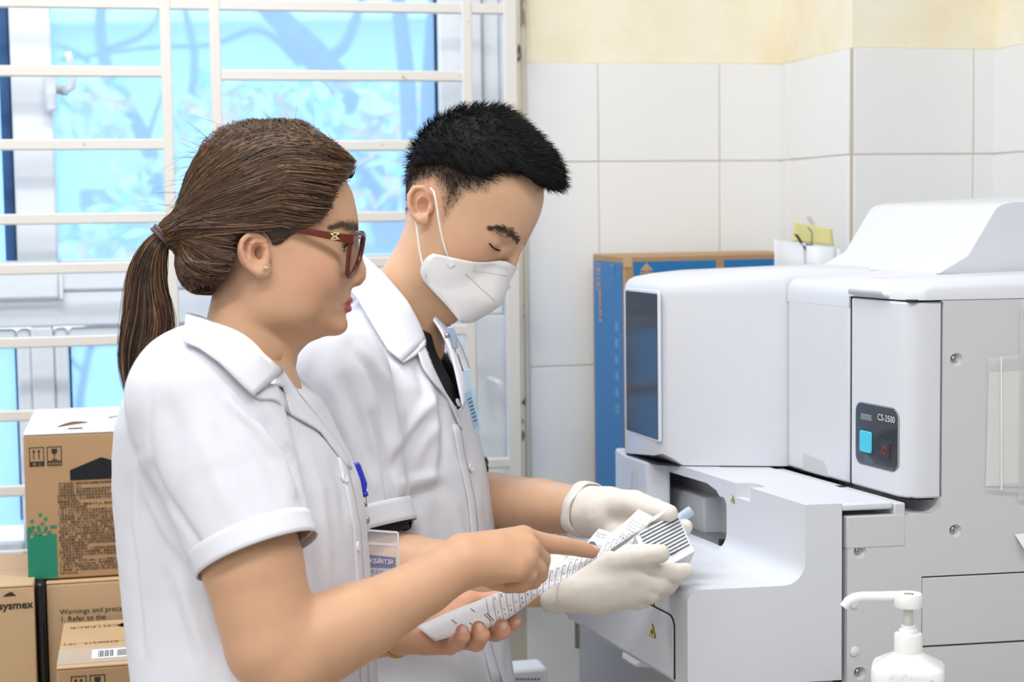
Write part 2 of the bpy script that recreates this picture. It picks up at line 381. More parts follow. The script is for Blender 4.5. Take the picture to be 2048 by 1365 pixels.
# ---- outdoors: trees and a pale building
M_BARK = mat('tree_bark', srgb(74, 88, 104), 0.9, var=.25, vscale=6)  # pale blue-grey bark: the haze over the trunks is put into its colour
M_LEAFS = [mat('leaf_green', srgb(120, 190, 90), .5), mat('leaf_pale', srgb(225, 235, 200), .5), mat('leaf_orange', srgb(245, 165, 70), .5), mat('leaf_deep', srgb(50, 120, 70), .5)]
M_FAR = mat('far_plaster', srgb(196, 214, 224), .9, var=.06, vscale=1)
M_FAR2 = mat('far_roof', srgb(236, 240, 242), .9)
M_GROUND = mat('yard_ground', srgb(120, 130, 126), .9)
gp = P(500, 640, 9)
mb = MB(); mb.box((-16, 3.6, -2.6), (26, 0, 0), (0, 26, 0), (0, 0, .1)); struct(mb.build('yard', M_GROUND))
bd = empty('far_building', (-4, 17, -2.5), 'pale plastered building beyond the trees outside', 'building')
mb = MB(); mb.box((-14, 17, -2.5), (18, 0, 0), (0, 5, 0), (0, 0, 5.95)); mb.build('wall', M_FAR, bd)
mb = MB(); mb.box((-14.2, 16.6, 3.45), (18.4, 0, 0), (0, 5.5, 0), (0, 0, .12)); mb.build('roof', M_FAR2, bd)
M_FARW = mat('far_window', srgb(70, 100, 130), .3)
for i in range(6):
    mb = MB(); mb.box((-12.2+i*2.6, 16.96, .3), (1.2, 0, 0), (0, .06, 0), (0, 0, 1.5)); mb.build('window', M_FARW, bd)
def tree(label, trunk_px, d, leaves, seed, limbs):
    base = P(trunk_px[0][0], trunk_px[0][1], d); base = np.array([base[0], base[1], -2.5])
    t = empty('tree', base, label, 'tree', 'trees outside the window')
    rs = random.Random(seed)
    def limb(pts, r0, r1, dd=0.0):
        w = [P(x, y, d+dd*i/(len(pts)-1)) for i, (x, y) in enumerate(pts)]
        # smooth the polyline
        out = []
        for i in range(len(w)-1):
            for k in range(4):
                tt = k/4; p0 = w[max(i-1, 0)]; p1 = w[i]; p2 = w[i+1]; p3 = w[min(i+2, len(w)-1)]
                out.append(.5*((2*p1)+(-p0+p2)*tt+(2*p0-5*p1+4*p2-p3)*tt*tt+(-p0+3*p1-3*p2+p3)*tt**3))
        out.append(w[-1]); return out, [r0+(r1-r0)*i/(len(out)-1) for i in range(len(out))]
    pts, rr = limb(trunk_px, *leaves['r'])
    mb = MB(); foot = pts[0].copy(); foot[2] = -2.5; mb.tube([foot]+pts, [rr[0]*1.2]+rr, 9); mb.build('trunk', M_BARK, t, smooth=True)
    tips = pts[len(pts)//2:]
    for L in limbs:
        p, r = limb(L[0], L[1], L[2], L[3] if len(L) > 3 else 0); mb = MB(); mb.tube(p, r, 7); mb.build('branch', M_BARK, t, smooth=True); tips += p
    for mi in range(4):
        n = leaves['n'][mi]; mb = MB()
        for k in range(n):
            if leaves.get('box'):
                x0, y0, x1, y1 = rs.choice(leaves['box']); c = P(rs.uniform(x0, x1), rs.uniform(y0, y1), d+rs.uniform(-.6, .4))
            else: c = rs.choice(tips) + np.array([rs.gauss(0, .35), rs.gauss(0, .4), rs.gauss(0, .3)])
            a = nrm([rs.gauss(0, 1), rs.gauss(0, 1), rs.gauss(0, 1)]); bb = nrm(np.cross(a, [rs.gauss(0, 1), rs.gauss(0, 1), rs.gauss(0, 1)]))
            s_ = rs.uniform(.04, .09)*d/8.0
            mb.add([c-a*s_, c-bb*s_*.45+a*.1*s_, c+a*s_, c+bb*s_*.45+a*.1*s_], [(0, 1, 2, 3)])
        if n: o = mb.build('foliage', M_LEAFS[mi], t); o['kind'] = 'stuff'
tree('leaning tree with a thick forked trunk outside the window', [(800, 520), (740, 350), (690, 190), (620, 95), (530, 10), (470, -60)], 8.0,
     dict(r=(.085, .045), n=(140, 330, 150, 0), box=[(560, 170, 860, 300), (440, 180, 600, 300), (680, 250, 880, 440)]), 3,
     [([(690, 190), (610, 120), (560, 60), (530, -60)], .032, .02), ([(640, 120), (690, 90), (730, -20)], .035, .02), ([(670, 150), (760, 230), (820, 380)], .02, .008), ([(600, 130), (520, 60), (420, 90), (300, 95), (120, 120)], .018, .008)])
tree('straight slim tree trunk behind the man outside the window', [(820, 300), (815, 180), (805, 80), (790, -60)], 6.2, dict(r=(.034, .028), n=(8, 16, 8, 0), box=[(780, 250, 900, 400)]), 5, [([(860, 280), (865, 150), (880, -60)], .045, .04)])
tree('slender tree with drooping twigs outside the left pane', [(310, 330), (270, 240), (225, 170), (200, 60), (215, -60)], 9.9,
     dict(r=(.05, .03), n=(200, 520, 170, 20), box=[(120, 150, 250, 270), (220, 320, 420, 460), (360, 200, 480, 300), (190, 400, 330, 520), (120, 440, 340, 530)]), 9,
     [([(290, 290), (310, 230), (330, 170)], .02, .008), ([(225, 170), (160, 110), (110, 90)], .02, .008), ([(375, 240), (390, 120), (370, 20)], .03, .02), ([(210, 100), (300, 60), (330, -30)], .02, .01)])
tree('low shrubby tree outside beneath the transom', [(160, 800), (180, 700), (220, 620), (300, 560)], 11.6, dict(r=(.03, .015), n=(140, 420, 90, 50), box=[(120, 440, 460, 560), (700, 380, 900, 480), (380, 150, 480, 440)]), 12, [([(170, 750), (120, 700), (60, 690)], .015, .006)])
# ================================================================== analyser
AA = np.array([-math.sin(math.radians(20.35)), math.cos(math.radians(20.35)), 0]); AB = np.array([math.cos(math.radians(9)), math.sin(math.radians(9)), 0])
AO = P(1690, 1100, 2.03); AO[2] = 0
def A3(s, t, z): return AO + AA*s + AB*t + ZZ*z
_AMi = np.linalg.inv(np.stack([AA, AB, ZZ], 1))
def a_on_s(px, py, s): return _AMi @ (hit(px, py, AO+AA*s, np.cross(AB, ZZ)) - AO)
def a_on_t(px, py, t): return _AMi @ (hit(px, py, AO+AB*t, np.cross(AA, ZZ)) - AO)
def a_on_z(px, py, z): return _AMi @ (hit(px, py, np.array([0, 0, z]), ZZ) - AO)
M_MW = mat('analyser_white', srgb(213, 215, 221), 0.38, bump=0.03, bscale=900)
M_MG = mat('analyser_grey', srgb(202, 203, 205), 0.45, bump=0.05, bscale=900)
M_DARK = mat('dark_cavity', srgb(34, 36, 42), 0.6)
M_STEELP = mat('brushed_plate', srgb(150, 156, 164), 0.35, metal=0.6)
M_SEAM = mat('seam_black', srgb(30, 32, 40), 0.7)
M_YEL = mat('warning_yellow', srgb(226, 214, 60), 0.5); M_BLK = mat('print_black', srgb(34, 32, 30), 0.6)
ast_foot = None
an = empty('blood_analyser', A3(0.2, 0.15, 0.93), 'large white bench-top blood analyser with a dark window', 'analyser')
def ast(poly, z0, z1, name, m, bevel=.004, seg=3, parent=None): 
    b = MB(); b.prism([A3(s, t, z0) for s, t in poly], ZZ*(z1-z0)); return b.build(name, m, parent or an, bevel=bevel, seg=seg)
def arc(cx, cy, r, a0, a1, n=6): return [(cx+r*math.cos(math.radians(a0+(a1-a0)*i/n)), cy+r*math.sin(math.radians(a0+(a1-a0)*i/n))) for i in range(n+1)]
def aprof(prof, s0, s1, name, m, bevel=.004, parent=None, seg=3):
    b = MB(); b.prism([A3(s0, t, z) for t, z in prof], AA*(s1-s0)); return b.build(name, m, parent or an, bevel=bevel, seg=seg)
def rrect(s0, s1, z0, z1, r): 
    pts = []
    for cx, cz, a in ((s1+r, z0+r, 180), (s0-r, z0+r, 270), (s0-r, z1-r, 0), (s1+r, z1-r, 90)): pts += arc(cx, cz, r, a, a+90, 4)
    return pts
def capped(name, hp, lay, m, cen, rise=None, foot=None, tmax=.62):
    hb = MB(); nP = len(hp); vs = []; cen = np.array(cen)
    for i, (z, ins) in enumerate(lay):
        for k, (s, t) in enumerate(hp):
            v = np.array([s, t]) - cen; L = np.linalg.norm(v); v = v*(1-ins/L) + cen
            zz = z + (rise(s, t) if (rise and ins) else 0) + (foot(k) if (foot and i == 0) else 0); vs.append(A3(v[0], min(v[1], tmax), zz))
    fs = [tuple(reversed(range(nP))), tuple(range((len(lay)-1)*nP, len(lay)*nP))]
    for i in range(len(lay)-1):
        for k in range(nP): k2 = (k+1) % nP; fs.append((i*nP+k, i*nP+k2, (i+1)*nP+k2, (i+1)*nP+k))
    if np.cross(np.array(hp[1])-hp[0], np.array(hp[2])-hp[1]) > 0 or True:
        hb.add(vs, fs)
    o = hb.build(name, m, an, smooth=True)
    bm = bmesh.new(); bm.from_mesh(o.data); bmesh.ops.recalc_face_normals(bm, faces=bm.faces); bm.to_mesh(o.data); bm.free()
    o.data.polygons.foreach_set('use_smooth', [True]*len(o.data.polygons)); o.data.set_sharp_from_angle(angle=math.radians(38)); return o
LAY = [(1.403, 0.0), (1.4125, .002), (1.4195, .007), (1.4240, .016), (1.4265, .03)]
# sampler: low step, concave fillet, wall, deck  (profile in t,z)
prof = [(-.2, .936)] + arc(-.2+.016, 1.058-.016, .016, 180, 90) + arc(-.051-.028, 1.058+.028, .028, -90, 0) + [(-.051, 1.157), (-.004, 1.157), (-.004, .936)]
o = aprof(prof, 0.0, .386, 'sampler_housing', M_MW, 0)
cav = MB()
cp = [(.205, 1.062), (.40, 1.062), (.40, 1.143)] + [(.262, 1.1445), (.235, 1.139)] + arc(.217, 1.121, .012, 60, 180, 4)
cav.prism([A3(s, -.10, z) for s, z in cp], AB*.22)
c1 = cav.build('cutter', None)
nb = MB(); npoly = arc(.158, -.045, .021, 0, 360, 20)[:-1]
nb.prism([A3(s, t, 1.138) for s, t in [(.139, -.07), (.178, -.07), (.178, -.036)] + arc(.169, -.037, .009, 0, 90, 4) + arc(.148, -.037, .009, 90, 180, 4) + [(.139, -.036)]], ZZ*.05)
c2 = nb.build('cutter', None)
cut(o, [c1, c2])
md = o.modifiers.new('bevel', 'BEVEL'); md.width = .004; md.segments = 3; md.limit_method = 'ANGLE'; md.angle_limit = math.radians(40)
o.data.polygons.foreach_set('use_smooth', [True]*len(o.data.polygons)); o.data.set_sharp_from_angle(angle=math.radians(40))
# deck behind the sampler
ast([(0.0, -.004), (.386, -.004), (.386, .062), (0.0, .062)], 1.147, 1.1565, 'deck', M_MW, .003)
ast([(-.0, .0635), (.30, .0635), (.30, .078), (-.0, .078)], 1.10, 1.1545, 'deck_rail', M_MG, .002)
ast([(.128, .0655), (.14, .0655), (.14, .074), (.128, .074)], 1.15, 1.1552, 'rail_slot', M_DARK, 0)
ast([(-.0008, .002), (-.0008, .078), (.01, .078), (.01, .002)], 1.10, 1.1405, 'deck_end', M_MG, .002)
# cavity lining, coloured dark to stand in for shade, and the gripper box
b = MB(); b.prism([A3(.2, .10, 1.05), A3(.5, .10, 1.05), A3(.5, .10, 1.15), A3(.2, .10, 1.15)], AB*.004); b.build('cavity_back', M_DARK, an)
b = MB(); b.prism([A3(.50, -.05, 1.05), A3(.50, .10, 1.05), A3(.50, .10, 1.15), A3(.50, -.05, 1.15)], AA*.004); b.build('cavity_end', M_DARK, an)
b = MB(); b.prism([A3(.206, -.045, 1.0612), A3(.49, -.045, 1.0612), A3(.49, .09, 1.0612), A3(.206, .09, 1.0612)], ZZ*.001); b.build('cavity_floor', M_STEELP, an)
q0 = a_on_t(1408, 1010, -.022); q1 = a_on_t(1338, 990, -.022)
gz0, gz1 = a_on_t(1408, 1085, -.022)[2], a_on_t(1408, 996, -.022)[2]
ast([(q0[0], -.022), (.455, -.022), (.455, .028), (q0[0]-.002, .028)], gz0, gz1, 'gripper_box', mat('gripper_grey', srgb(205, 208, 212), .4), .003)
for k, (s_, t_, z_) in enumerate(((.35, .03, 1.128), (.30, .045, 1.130), (.25, .05, 1.127))):
    ast([(s_, t_-.01), (s_+.018, t_-.01), (s_+.018, t_+.004), (s_, t_+.004)], z_-.006, z_+.008, 'bracket', M_STEELP, .002)
b = MB(); b.tube([A3(.37, .02, 1.132), A3(.33, .05, 1.128), A3(.27, .055, 1.131), A3(.215, .06, 1.124)], .0025, 6); b.build('cable', mat('amber_cable', srgb(120, 96, 60), .5), an, smooth=True)
for zz in (1.112, 1.095, 1.078): ast([(.209, .03), (.214, .03), (.214, .09), (.209, .09)], zz, zz+.012, 'rail', M_STEELP, .001)
ast([(.235, -.046), (.24, -.046), (.24, -.03), (.235, -.03)], 1.0615, 1.071, 'sensor', M_DARK, .001)
b = MB(); b.prism([A3(.2065, -.046, 1.1435), A3(.49, -.046, 1.1455), A3(.49, .1, 1.1455), A3(.2065, .1, 1.1435)], ZZ*.0008); b.build('cavity_top', M_DARK, an)
# pillar left of the opening and the raised far block of the base
ast([(.386, -.053), (.394, -.079), (.48, -.076), (.55, -.06), (.55, -.046), (.386, -.046)], .95, 1.156, 'pillar', M_MW, .004)
pp = a_on_t(1268, 960, -.0775)
for o_ in (0,):
    b = MB(); s_ = pp[0]
    b.prism([A3(s_-.006, -.0792, 1.05), A3(s_+.010, -.0792, 1.05), A3(s_+.010, -.0792, 1.125), A3(s_+.004, -.0792, 1.138), A3(s_-.006, -.0792, 1.14)], AB*.002); b.build('grip_recess', M_MG, an, bevel=.002)
ast([(.386, -.2), (.43, -.2), (.47, -.17), (.50, -.06), (.386, -.06)], .936, 1.066, 'base_far_block', M_MW, .008)
# base front door with black edge gap and handles
b = MB()
dprof = [(.34, .939), (.34, 1.0165)] + [(.062, 1.0165)] + arc(.05, 1.003, .0135, 90, 180, 5)[::1] + [(.0365, .939)]
b.prism([A3(s, -.2003, z) for s, z in dprof], -AB*.0015); fd = b.build('front_door', M_MW, an, bevel=.0008, seg=1)
seam = []
for s, z in [(.345, 1.0178), (.060, 1.0178)] + arc(.049, 1.0035, .0143, 90, 180, 6) + [(.0347, .939)]: seam.append(A3(s, -.2006, z))
b = MB(); b.tube(seam, .0009, 6); b.build('door_gap', M_SEAM, an, smooth=True)
b = MB(); hs = a_on_t(1262, 1318, -.2)[0]
b.prism([A3(hs+.03, -.2, .936), A3(hs-.03, -.2, .936), A3(hs-.022, -.206, .926), A3(hs+.02, -.206, .926)], -ZZ*.004+AB*.03); b.build('door_handle', M_MW, an, bevel=.004)
def warning(px, py, t, h, par=an):
    c = a_on_t(px, py, t); s, z = c[0], c[2]
    f = MB(); f.prism([A3(s+h*.55, t-.0004, z-h*.45), A3(s-h*.55, t-.0004, z-h*.45), A3(s, t-.0004, z+h*.55)], -AB*.0004); f.build('warning_sticker', M_BLK, par)
    f = MB(); k = .82; f.prism([A3(s+h*.55*k, t-.0009, z-h*.40), A3(s-h*.55*k, t-.0009, z-h*.40), A3(s, t-.0009, z+h*.44)], -AB*.0003); st = f.build('sticker_face', M_YEL, par)
    f = MB()
    for a_, r_ in ((90, .16), (210, .16), (330, .16)):
        cx, cz = s+math.cos(math.radians(a_))*h*.12, z-h*.1+math.sin(math.radians(a_))*h*.12
        pts = [A3(cx+h*.09*math.cos(math.radians(k*45)), t-.0014, cz+h*.09*math.sin(math.radians(k*45))) for k in range(9)]; f.tube(pts, h*.02, 5, False)
    f.build('biohazard_mark', M_BLK, par)
warning(1306, 1262, -.2018, .017); warning(1304, 1200, -.2006, .015); warning(1466, 999, -.0514, .0095)
# main housing on the right: side wall, drawers, dishes
side = MB(); sp = [(.003, .9155), (.003, 1.139), (.108, 1.139)] + arc(.112, 1.151, .012, -90, 0, 4) + [(.124, 1.404), (.62, 1.404), (.62, .9155)]
side.prism([A3(0, t, z) for t, z in sp], AA*.55); o = side.build('side_panel', M_MG, an)
screws = [(1911, 717), (1909, 1060), (1718, 1102), (1718, 1345)]
cuts = []
for (x, y) in screws:
    c = a_on_s(x+1, y+3, 0.0); bm = bmesh.new(); bmesh.ops.create_icosphere(bm, subdivisions=4, radius=.0088)
    me = bpy.data.meshes.new('cutter'); bm.to_mesh(me); bm.free(); k = bpy.data.objects.new('cutter', me); COL.objects.link(k); k.location = Vector(A3(-.0028, c[1], c[2])); cuts.append(k)
dz0, dz1, dt0 = a_on_s(1843, 1297, 0)[2], a_on_s(1843, 1154, 0)[2], a_on_s(1843, 1200, 0)[1]
db = MB(); db.prism([A3(-.01, dt0, dz0), A3(-.01, .60, dz0), A3(-.01, .60, dz1), A3(-.01, dt0, dz1)], AA*.02); cuts.append(db.build('cutter', None))
cut(o, cuts)
o.data.polygons.foreach_set('use_smooth', [True]*len(o.data.polygons)); o.data.set_sharp_from_angle(angle=math.radians(30))
b = MB(); b.prism([A3(.0093, dt0+.0004, dz0), A3(.0093, .60, dz0), A3(.0093, .60, dz1), A3(.0093, dt0, dz1)], AA*.002); b.build('drawer_gap', M_SEAM, an)
b = MB(); b.prism([A3(.0005, dt0+.0015, dz0+.0022), A3(.0005, .598, dz0+.0022), A3(.0005, .598, dz1-.0022), A3(.0005, dt0+.0015, dz1-.0022)], AA*.0085); b.build('drawer_front', M_MG, an, bevel=.001)
M_SCREW = mat('screw_steel', srgb(190, 184, 176), .25, metal=1.0)
for (x, y) in screws:
    c = a_on_s(x, y, 0.0); b = MB(); b.lathe([(0.0, .0062), (.0016, .006), (.0016, .0052), (.0026, .0058), (.0036, .0046), (.0040, .0), (.0040, -.006)], A3(.0062, c[1], c[2]), -AA, 16); b.build('screw', M_SCREW, an, smooth=False)
for (x, y) in ((1710, 1209), (1710, 1304)):
    c = a_on_s(x, y, 0.0); b = MB(); b.lathe([(.0064, -.001), (.0064, .0006), (.0058, .0011), (0, .0014)], A3(0, c[1], c[2]), -AA, 20); b.build('plug', mat('plug_white', srgb(228, 230, 228), .5), an, smooth=True)
# gap line between sampler and side housing
b = MB(); b.prism([A3(.012, -.006, .93), A3(.012, .004, .93), A3(.012, .004, 1.15), A3(.012, -.006, 1.15)], AA*.02); b.build('side_gap', M_SEAM, an)
# lid over everything: rounded top rim
lp = [(.0, .0815)] + [(.0, .30), (.296, .30), (.296, .0815)]
capprof = lambda t0: [(t0, 1.4045), (t0, 1.415)] + arc(t0+.028, 1.413, .028, 180, 90, 8) + [(.62, 1.447), (.62, 1.4045)]
capped('top_rim', [(-.001, .62), (-.001, .105), (.002, .096), (.010, .087), (.022, .0808), (.1343, .0808), (.1343, .62)], [(1.4045, 0)]+[(z+.002, i) for z, i in LAY], M_MW, (.067, .33), rise=lambda s, t: min(.010, .06*max(0, (t-.08))))
b = MB(); b.prism([A3(.003, .085, 1.4025), A3(.003, .6, 1.4025), A3(.003, .6, 1.4052), A3(.003, .085, 1.4052)], AA*.12); b.build('rim_gap', M_SEAM, an)
hb = MB(); hb.prism([A3(.124, .083, 1.4062), A3(.044, .083, 1.4062), A3(.040, .073, 1.4068), A3(.044, .071, 1.412), A3(.12, .071, 1.412), A3(.126, .074, 1.4068)], ZZ*.004)
hb.build('lid_grip', M_MW, an, bevel=.0035, seg=3)
# door with control panel
ast([(.003, .106), (.003, .126), (.13, .126), (.13, .0806), (.024, .0806), (.012, .085), (.0045, .096)], 1.158, 1.4025, 'control_door', M_MW, .003)
b = MB(); b.prism([A3(.1335, .082, 1.156), A3(.1325, .082, 1.156), A3(.1325, .082, 1.403), A3(.1335, .082, 1.403)], AB*.03); b.build('door_seam', M_SEAM, an)
ast([(.008, .09), (.13, .09), (.13, .12), (.008, .12)], 1.1555, 1.159, 'door_foot', M_SEAM, 0)
ast([(.0, .124), (.004, .124), (.004, .1255), (.0, .1255)], 1.16, 1.402, 'door_seam', M_SEAM, 0)
# control pad
s0, s1 = .117, .0215; z0, z1 = 1.189, 1.268
def pad(name, s0, s1, z0, z1, r, t0, t1, m, bev=.0006):
    b = MB(); b.prism([A3(s, t0, z) for s, z in rrect(s0, s1, z0, z1, r)], AB*(t1-t0)); return b.build(name, m, an, bevel=bev, seg=2)
pad('control_bezel', s0+.0015, s1-.0015, z0-.0015, z1+.0015, .013, .0803, .082, mat('bezel_edge', srgb(150, 154, 160), .4))
pad('control_panel', s0, s1, z0, z1, .012, .0795, .082, mat('control_black', srgb(58, 62, 68), .12, coat=.5))
pad('status_lamp', .104, .079, 1.2465, 1.2545, .001, .0788, .081, mat('status_grey', srgb(120, 124, 130), .3))
pad('start_button_rim', .1055, .0755, 1.2035, 1.2345, .004, .0789, .081, mat('rim_black', srgb(30, 32, 36), .4))
pad('start_button', .104, .077, 1.205, 1.233, .0035, .0772, .081, mat('start_cyan', srgb(72, 196, 222), .35), .001)
pad('stop_button_rim', .0615, .034, 1.2025, 1.226, .003, .0788, .081, mat('rim_dark', srgb(38, 40, 44), .3))
pad('stop_button', .0575, .037, 1.205, 1.223, .0015, .078, .081, mat('stop_dark', srgb(50, 48, 52), .3))
b = MB(); b.tube([A3(.0465+.005*math.cos(k*.5236), .0776, 1.214+.005*math.sin(k*.5236)) for k in range(13)], .0006, 5, False); b.tube([A3(.0495, .0776, 1.2165), A3(.0435, .0776, 1.2165), A3(.0465, .0776, 1.2105), A3(.0495, .0776, 1.2165)], .0006, 5, False); b.build('stop_mark', mat('stop_red', srgb(150, 60, 60), .5), an)
text_mesh('panel_lettering', 'CS-2500', A3(.064, .0790, 1.2505), -AA, ZZ, .0115, mat('print_white', srgb(225, 228, 230), .5), an, sx=.98)
# middle section
ast([(.1345, .0806), (.293, .0806), (.293, .3), (.1345, .3)], 1.158, 1.40, 'centre_cover', M_MW, .004)
capped('centre_cover_top', [(.1348, .3), (.1348, .0804), (.2935, .0804), (.2935, .3)], [(1.39, 0)]+[(z, i) for z, i in LAY], M_MW, (.214, .30), rise=lambda s, t: min(.010, .06*max(0, (t-.08))))
b = MB(); gs0, gs1 = a_on_t(1604, 900, .08)[0], a_on_t(1655, 900, .08)[0]
b.prism([A3(gs0, .0803, 1.158), A3(gs1, .0803, 1.158), A3(gs1, .0803, 1.172), A3(gs1+.008, .0803, 1.181), A3(gs0, .0803, 1.185)], AB*.01); b.build('cover_grip', mat('grip_shade', srgb(196, 197, 200), .5), an, bevel=.002)
# big hood with the dark window
hp = [(.2955, .085), (.2965, .0745), (.336, -.050), (.341, -.064), (.350, -.0745), (.362, -.0805), (.475, -.0755), (.497, -.066), (.512, -.045), (.52, .0), (.52, .30), (.2955, .30)]
ho = capped('hood', hp, [(1.1585, 0.0)]+[(z-.004, i) for z, i in LAY], M_MW, (.41, .12), rise=lambda s, t: min(.013, .013*max(0, (t+.08)/.16)), foot=lambda k: {3: .010, 4: .016, 5: .012}.get(k, 0), tmax=.3)
wz0, wz1 = a_on_t(1285, 868, -.079)[2], a_on_t(1285, 585, -.079)[2]
ws1, ws0 = a_on_t(1253, 750, -.077)[0], a_on_t(1317, 750, -.0806)[0]
hft = lambda s: -.0805+(.005)*(s-.362)/(.475-.362)
b = MB(); b.prism([A3(s, hft(s)-.0006, z) for s, z in rrect(ws1+.0045, ws0-.0035, wz0-.005, wz1+.004, .004)], AB*.004); b.build('window_rim', mat('rim_white', srgb(226, 231, 238), .3), an, bevel=.0008)
M_SMOKE = mat('smoked_window', srgb(14, 30, 54), .12, spec=.35)
b = MB(); b.prism([A3(s, hft(s)-.0011, z) for s, z in rrect(ws1+.002, ws0, wz0-.002, wz1, .003)], AB*.003); b.build('hood_window', M_SMOKE, an, bevel=.0004)
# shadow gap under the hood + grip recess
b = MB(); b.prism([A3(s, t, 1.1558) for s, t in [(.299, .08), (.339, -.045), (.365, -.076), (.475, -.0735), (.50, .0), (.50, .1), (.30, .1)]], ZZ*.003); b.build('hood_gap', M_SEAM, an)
# rear hump
hs_ = .05
hump = [(.20, 1.44), (.215, 1.452)]
h1 = a_on_s(1690, 503, .44); h2 = a_on_s(1742, 420, .44); h3 = a_on_s(1768, 408, .44); h4 = a_on_s(2040, 391, .44); h0 = a_on_s(1640, 533, .44)
prof = [(h0[1], 1.43), (h0[1], h0[2]), (h1[1], h1[2]), (h2[1]-.002, h2[2]), (h2[1]+.006, h2[2]+.006), (h3[1], h3[2]), (h4[1], h4[2]), (h4[1]+.2, h4[2]), (h4[1]+.2, 1.43)]
aprof(prof, .14, .44, 'rear_lid', M_MW, .006, seg=4)
# main body behind (hidden bulk) and feet
ast([(.30, .105), (.55, .105), (.55, .62), (.30, .62)], .94, 1.158, 'rear_body', M_MG, .004)
ast([(.02, -.003), (.54, -.003), (.54, .61), (.02, .61)], .9155, .936, 'base_plate', M_MG, .002)

# ---- cabinet the analyser stands on
M_CAB = mat('cabinet_grey', srgb(200, 200, 200), .45, bump=.03, bscale=500)
cabt = .8985
cb = empty('cabinet', A3(.25, .2, 0), 'grey metal cabinet with hinged door beneath the white analyser', 'cabinet')
cs = [(.0, -.085), (.49, -.085), (.49, .66), (.0, .66)]
ast(cs, 0.0, cabt-.0005, 'body', M_CAB, .003, parent=cb)
e0 = a_on_t(1158, 1280, -.088)[0]
b = MB(); b.prism([A3(.03, -.0885, .06), A3(e0, -.0885, .06), A3(e0, -.0885, .895), A3(.03, -.0885, .895)], AB*.003); dr = b.build('door', M_CAB, cb, bevel=.001)
b = MB(); b.prism([A3(e0, -.0862, .06), A3(e0+.003, -.0862, .06), A3(e0+.003, -.0862, .895), A3(e0, -.0862, .895)], AB*.001); sub_of(b.build('door_gap', M_SEAM, None), cb)
for z in (a_on_t(1158, 1272, -.09)[2], .25):
    b = MB(); b.tube([A3(e0+.002, -.0905, z-.022), A3(e0+.002, -.0905, z+.022)], .0035, 10); hg = b.build('hinge', M_STEEL, None); hg.parent = dr
b = MB(); b.tube([A3(.07, -.09, .5), A3(.07, -.108, .5), A3(.07, -.108, .6), A3(.07, -.09, .6)], .005, 8); hg = b.build('handle', M_STEEL, None, smooth=True); hg.parent = dr

for (s_, t_) in ((.05, .03), (.48, .03), (.05, .56), (.48, .56)):
    b = MB(); b.lathe([(.02, 0), (.02, .0165), (0, .0165)], A3(s_, t_, .8988), ZZ, 16); b.build('foot', M_SEAM, an)
# ================================================================== cartons by the window
M_CARD = mat('kraft_card', srgb(178, 142, 104), .75, var=.04, vscale=20, bump=.05, bscale=120)
M_CARDP = mat('kraft_card_pale', srgb(200, 168, 130), .7, var=.04, vscale=20)
M_CARDW = mat('white_print_card', srgb(224, 224, 226), .5, var=.02)
M_INK = mat('box_ink', srgb(52, 42, 36), .7); M_TEAL = mat('teal_ink', srgb(28, 132, 104), .6); M_TAPE = mat('clear_tape', srgb(214, 200, 182), .12, coat=.6)
M_BAGBLK = mat('black_bag', srgb(22, 22, 26), .25, bump=.4, bscale=30); M_LABEL = mat('paper_label', srgb(232, 232, 236), .5)
def carton(name, label, px, py, d, w, dep, h, mside, mtop, group='cartons stacked by the window', left=False):
    """upper near left corner of the front face at pixel px,py and depth d; room-aligned"""
    o = P(px, py, d); base = o - ZZ*h
    t = empty(name, base + WU*w/2 - WN*dep/2, label, 'box', group)
    MB().box(base, WU*w, -WN*dep, ZZ*h).build('body', mside, t, bevel=.0025)
    if mtop is not None:
        MB().box(base+ZZ*(h+.0002), WU*w*.996, -WN*dep*.49, ZZ*.003).build('top_flap', mtop, t, bevel=.001)
        MB().box(base+ZZ*(h+.0002)-WN*dep*.51, WU*w*.996, -WN*dep*.49, ZZ*.003).build('top_flap', mtop, t, bevel=.001)
    def F(u, v, n=.0): return o + WU*u - ZZ*v + WN*n        # point on the front face: u right, v down
    return t, F, o
BZ = 2.31
ta, FA, oa = carton('reagent_carton', 'brown carton printed with teal squares and Chinese text, topmost of the stack', 46, 873, BZ, .36, .30, .2055, M_CARD, M_CARDW)
S_ = BZ/FPX
def rect(F, u0, v0, u1, v1, name, m, par, n=.0006, th=.0004):
    b = MB(); b.box(F(u0, v1, n), WU*(u1-u0), ZZ*(v1-v0), WN*th); return b.build(name, m, par)
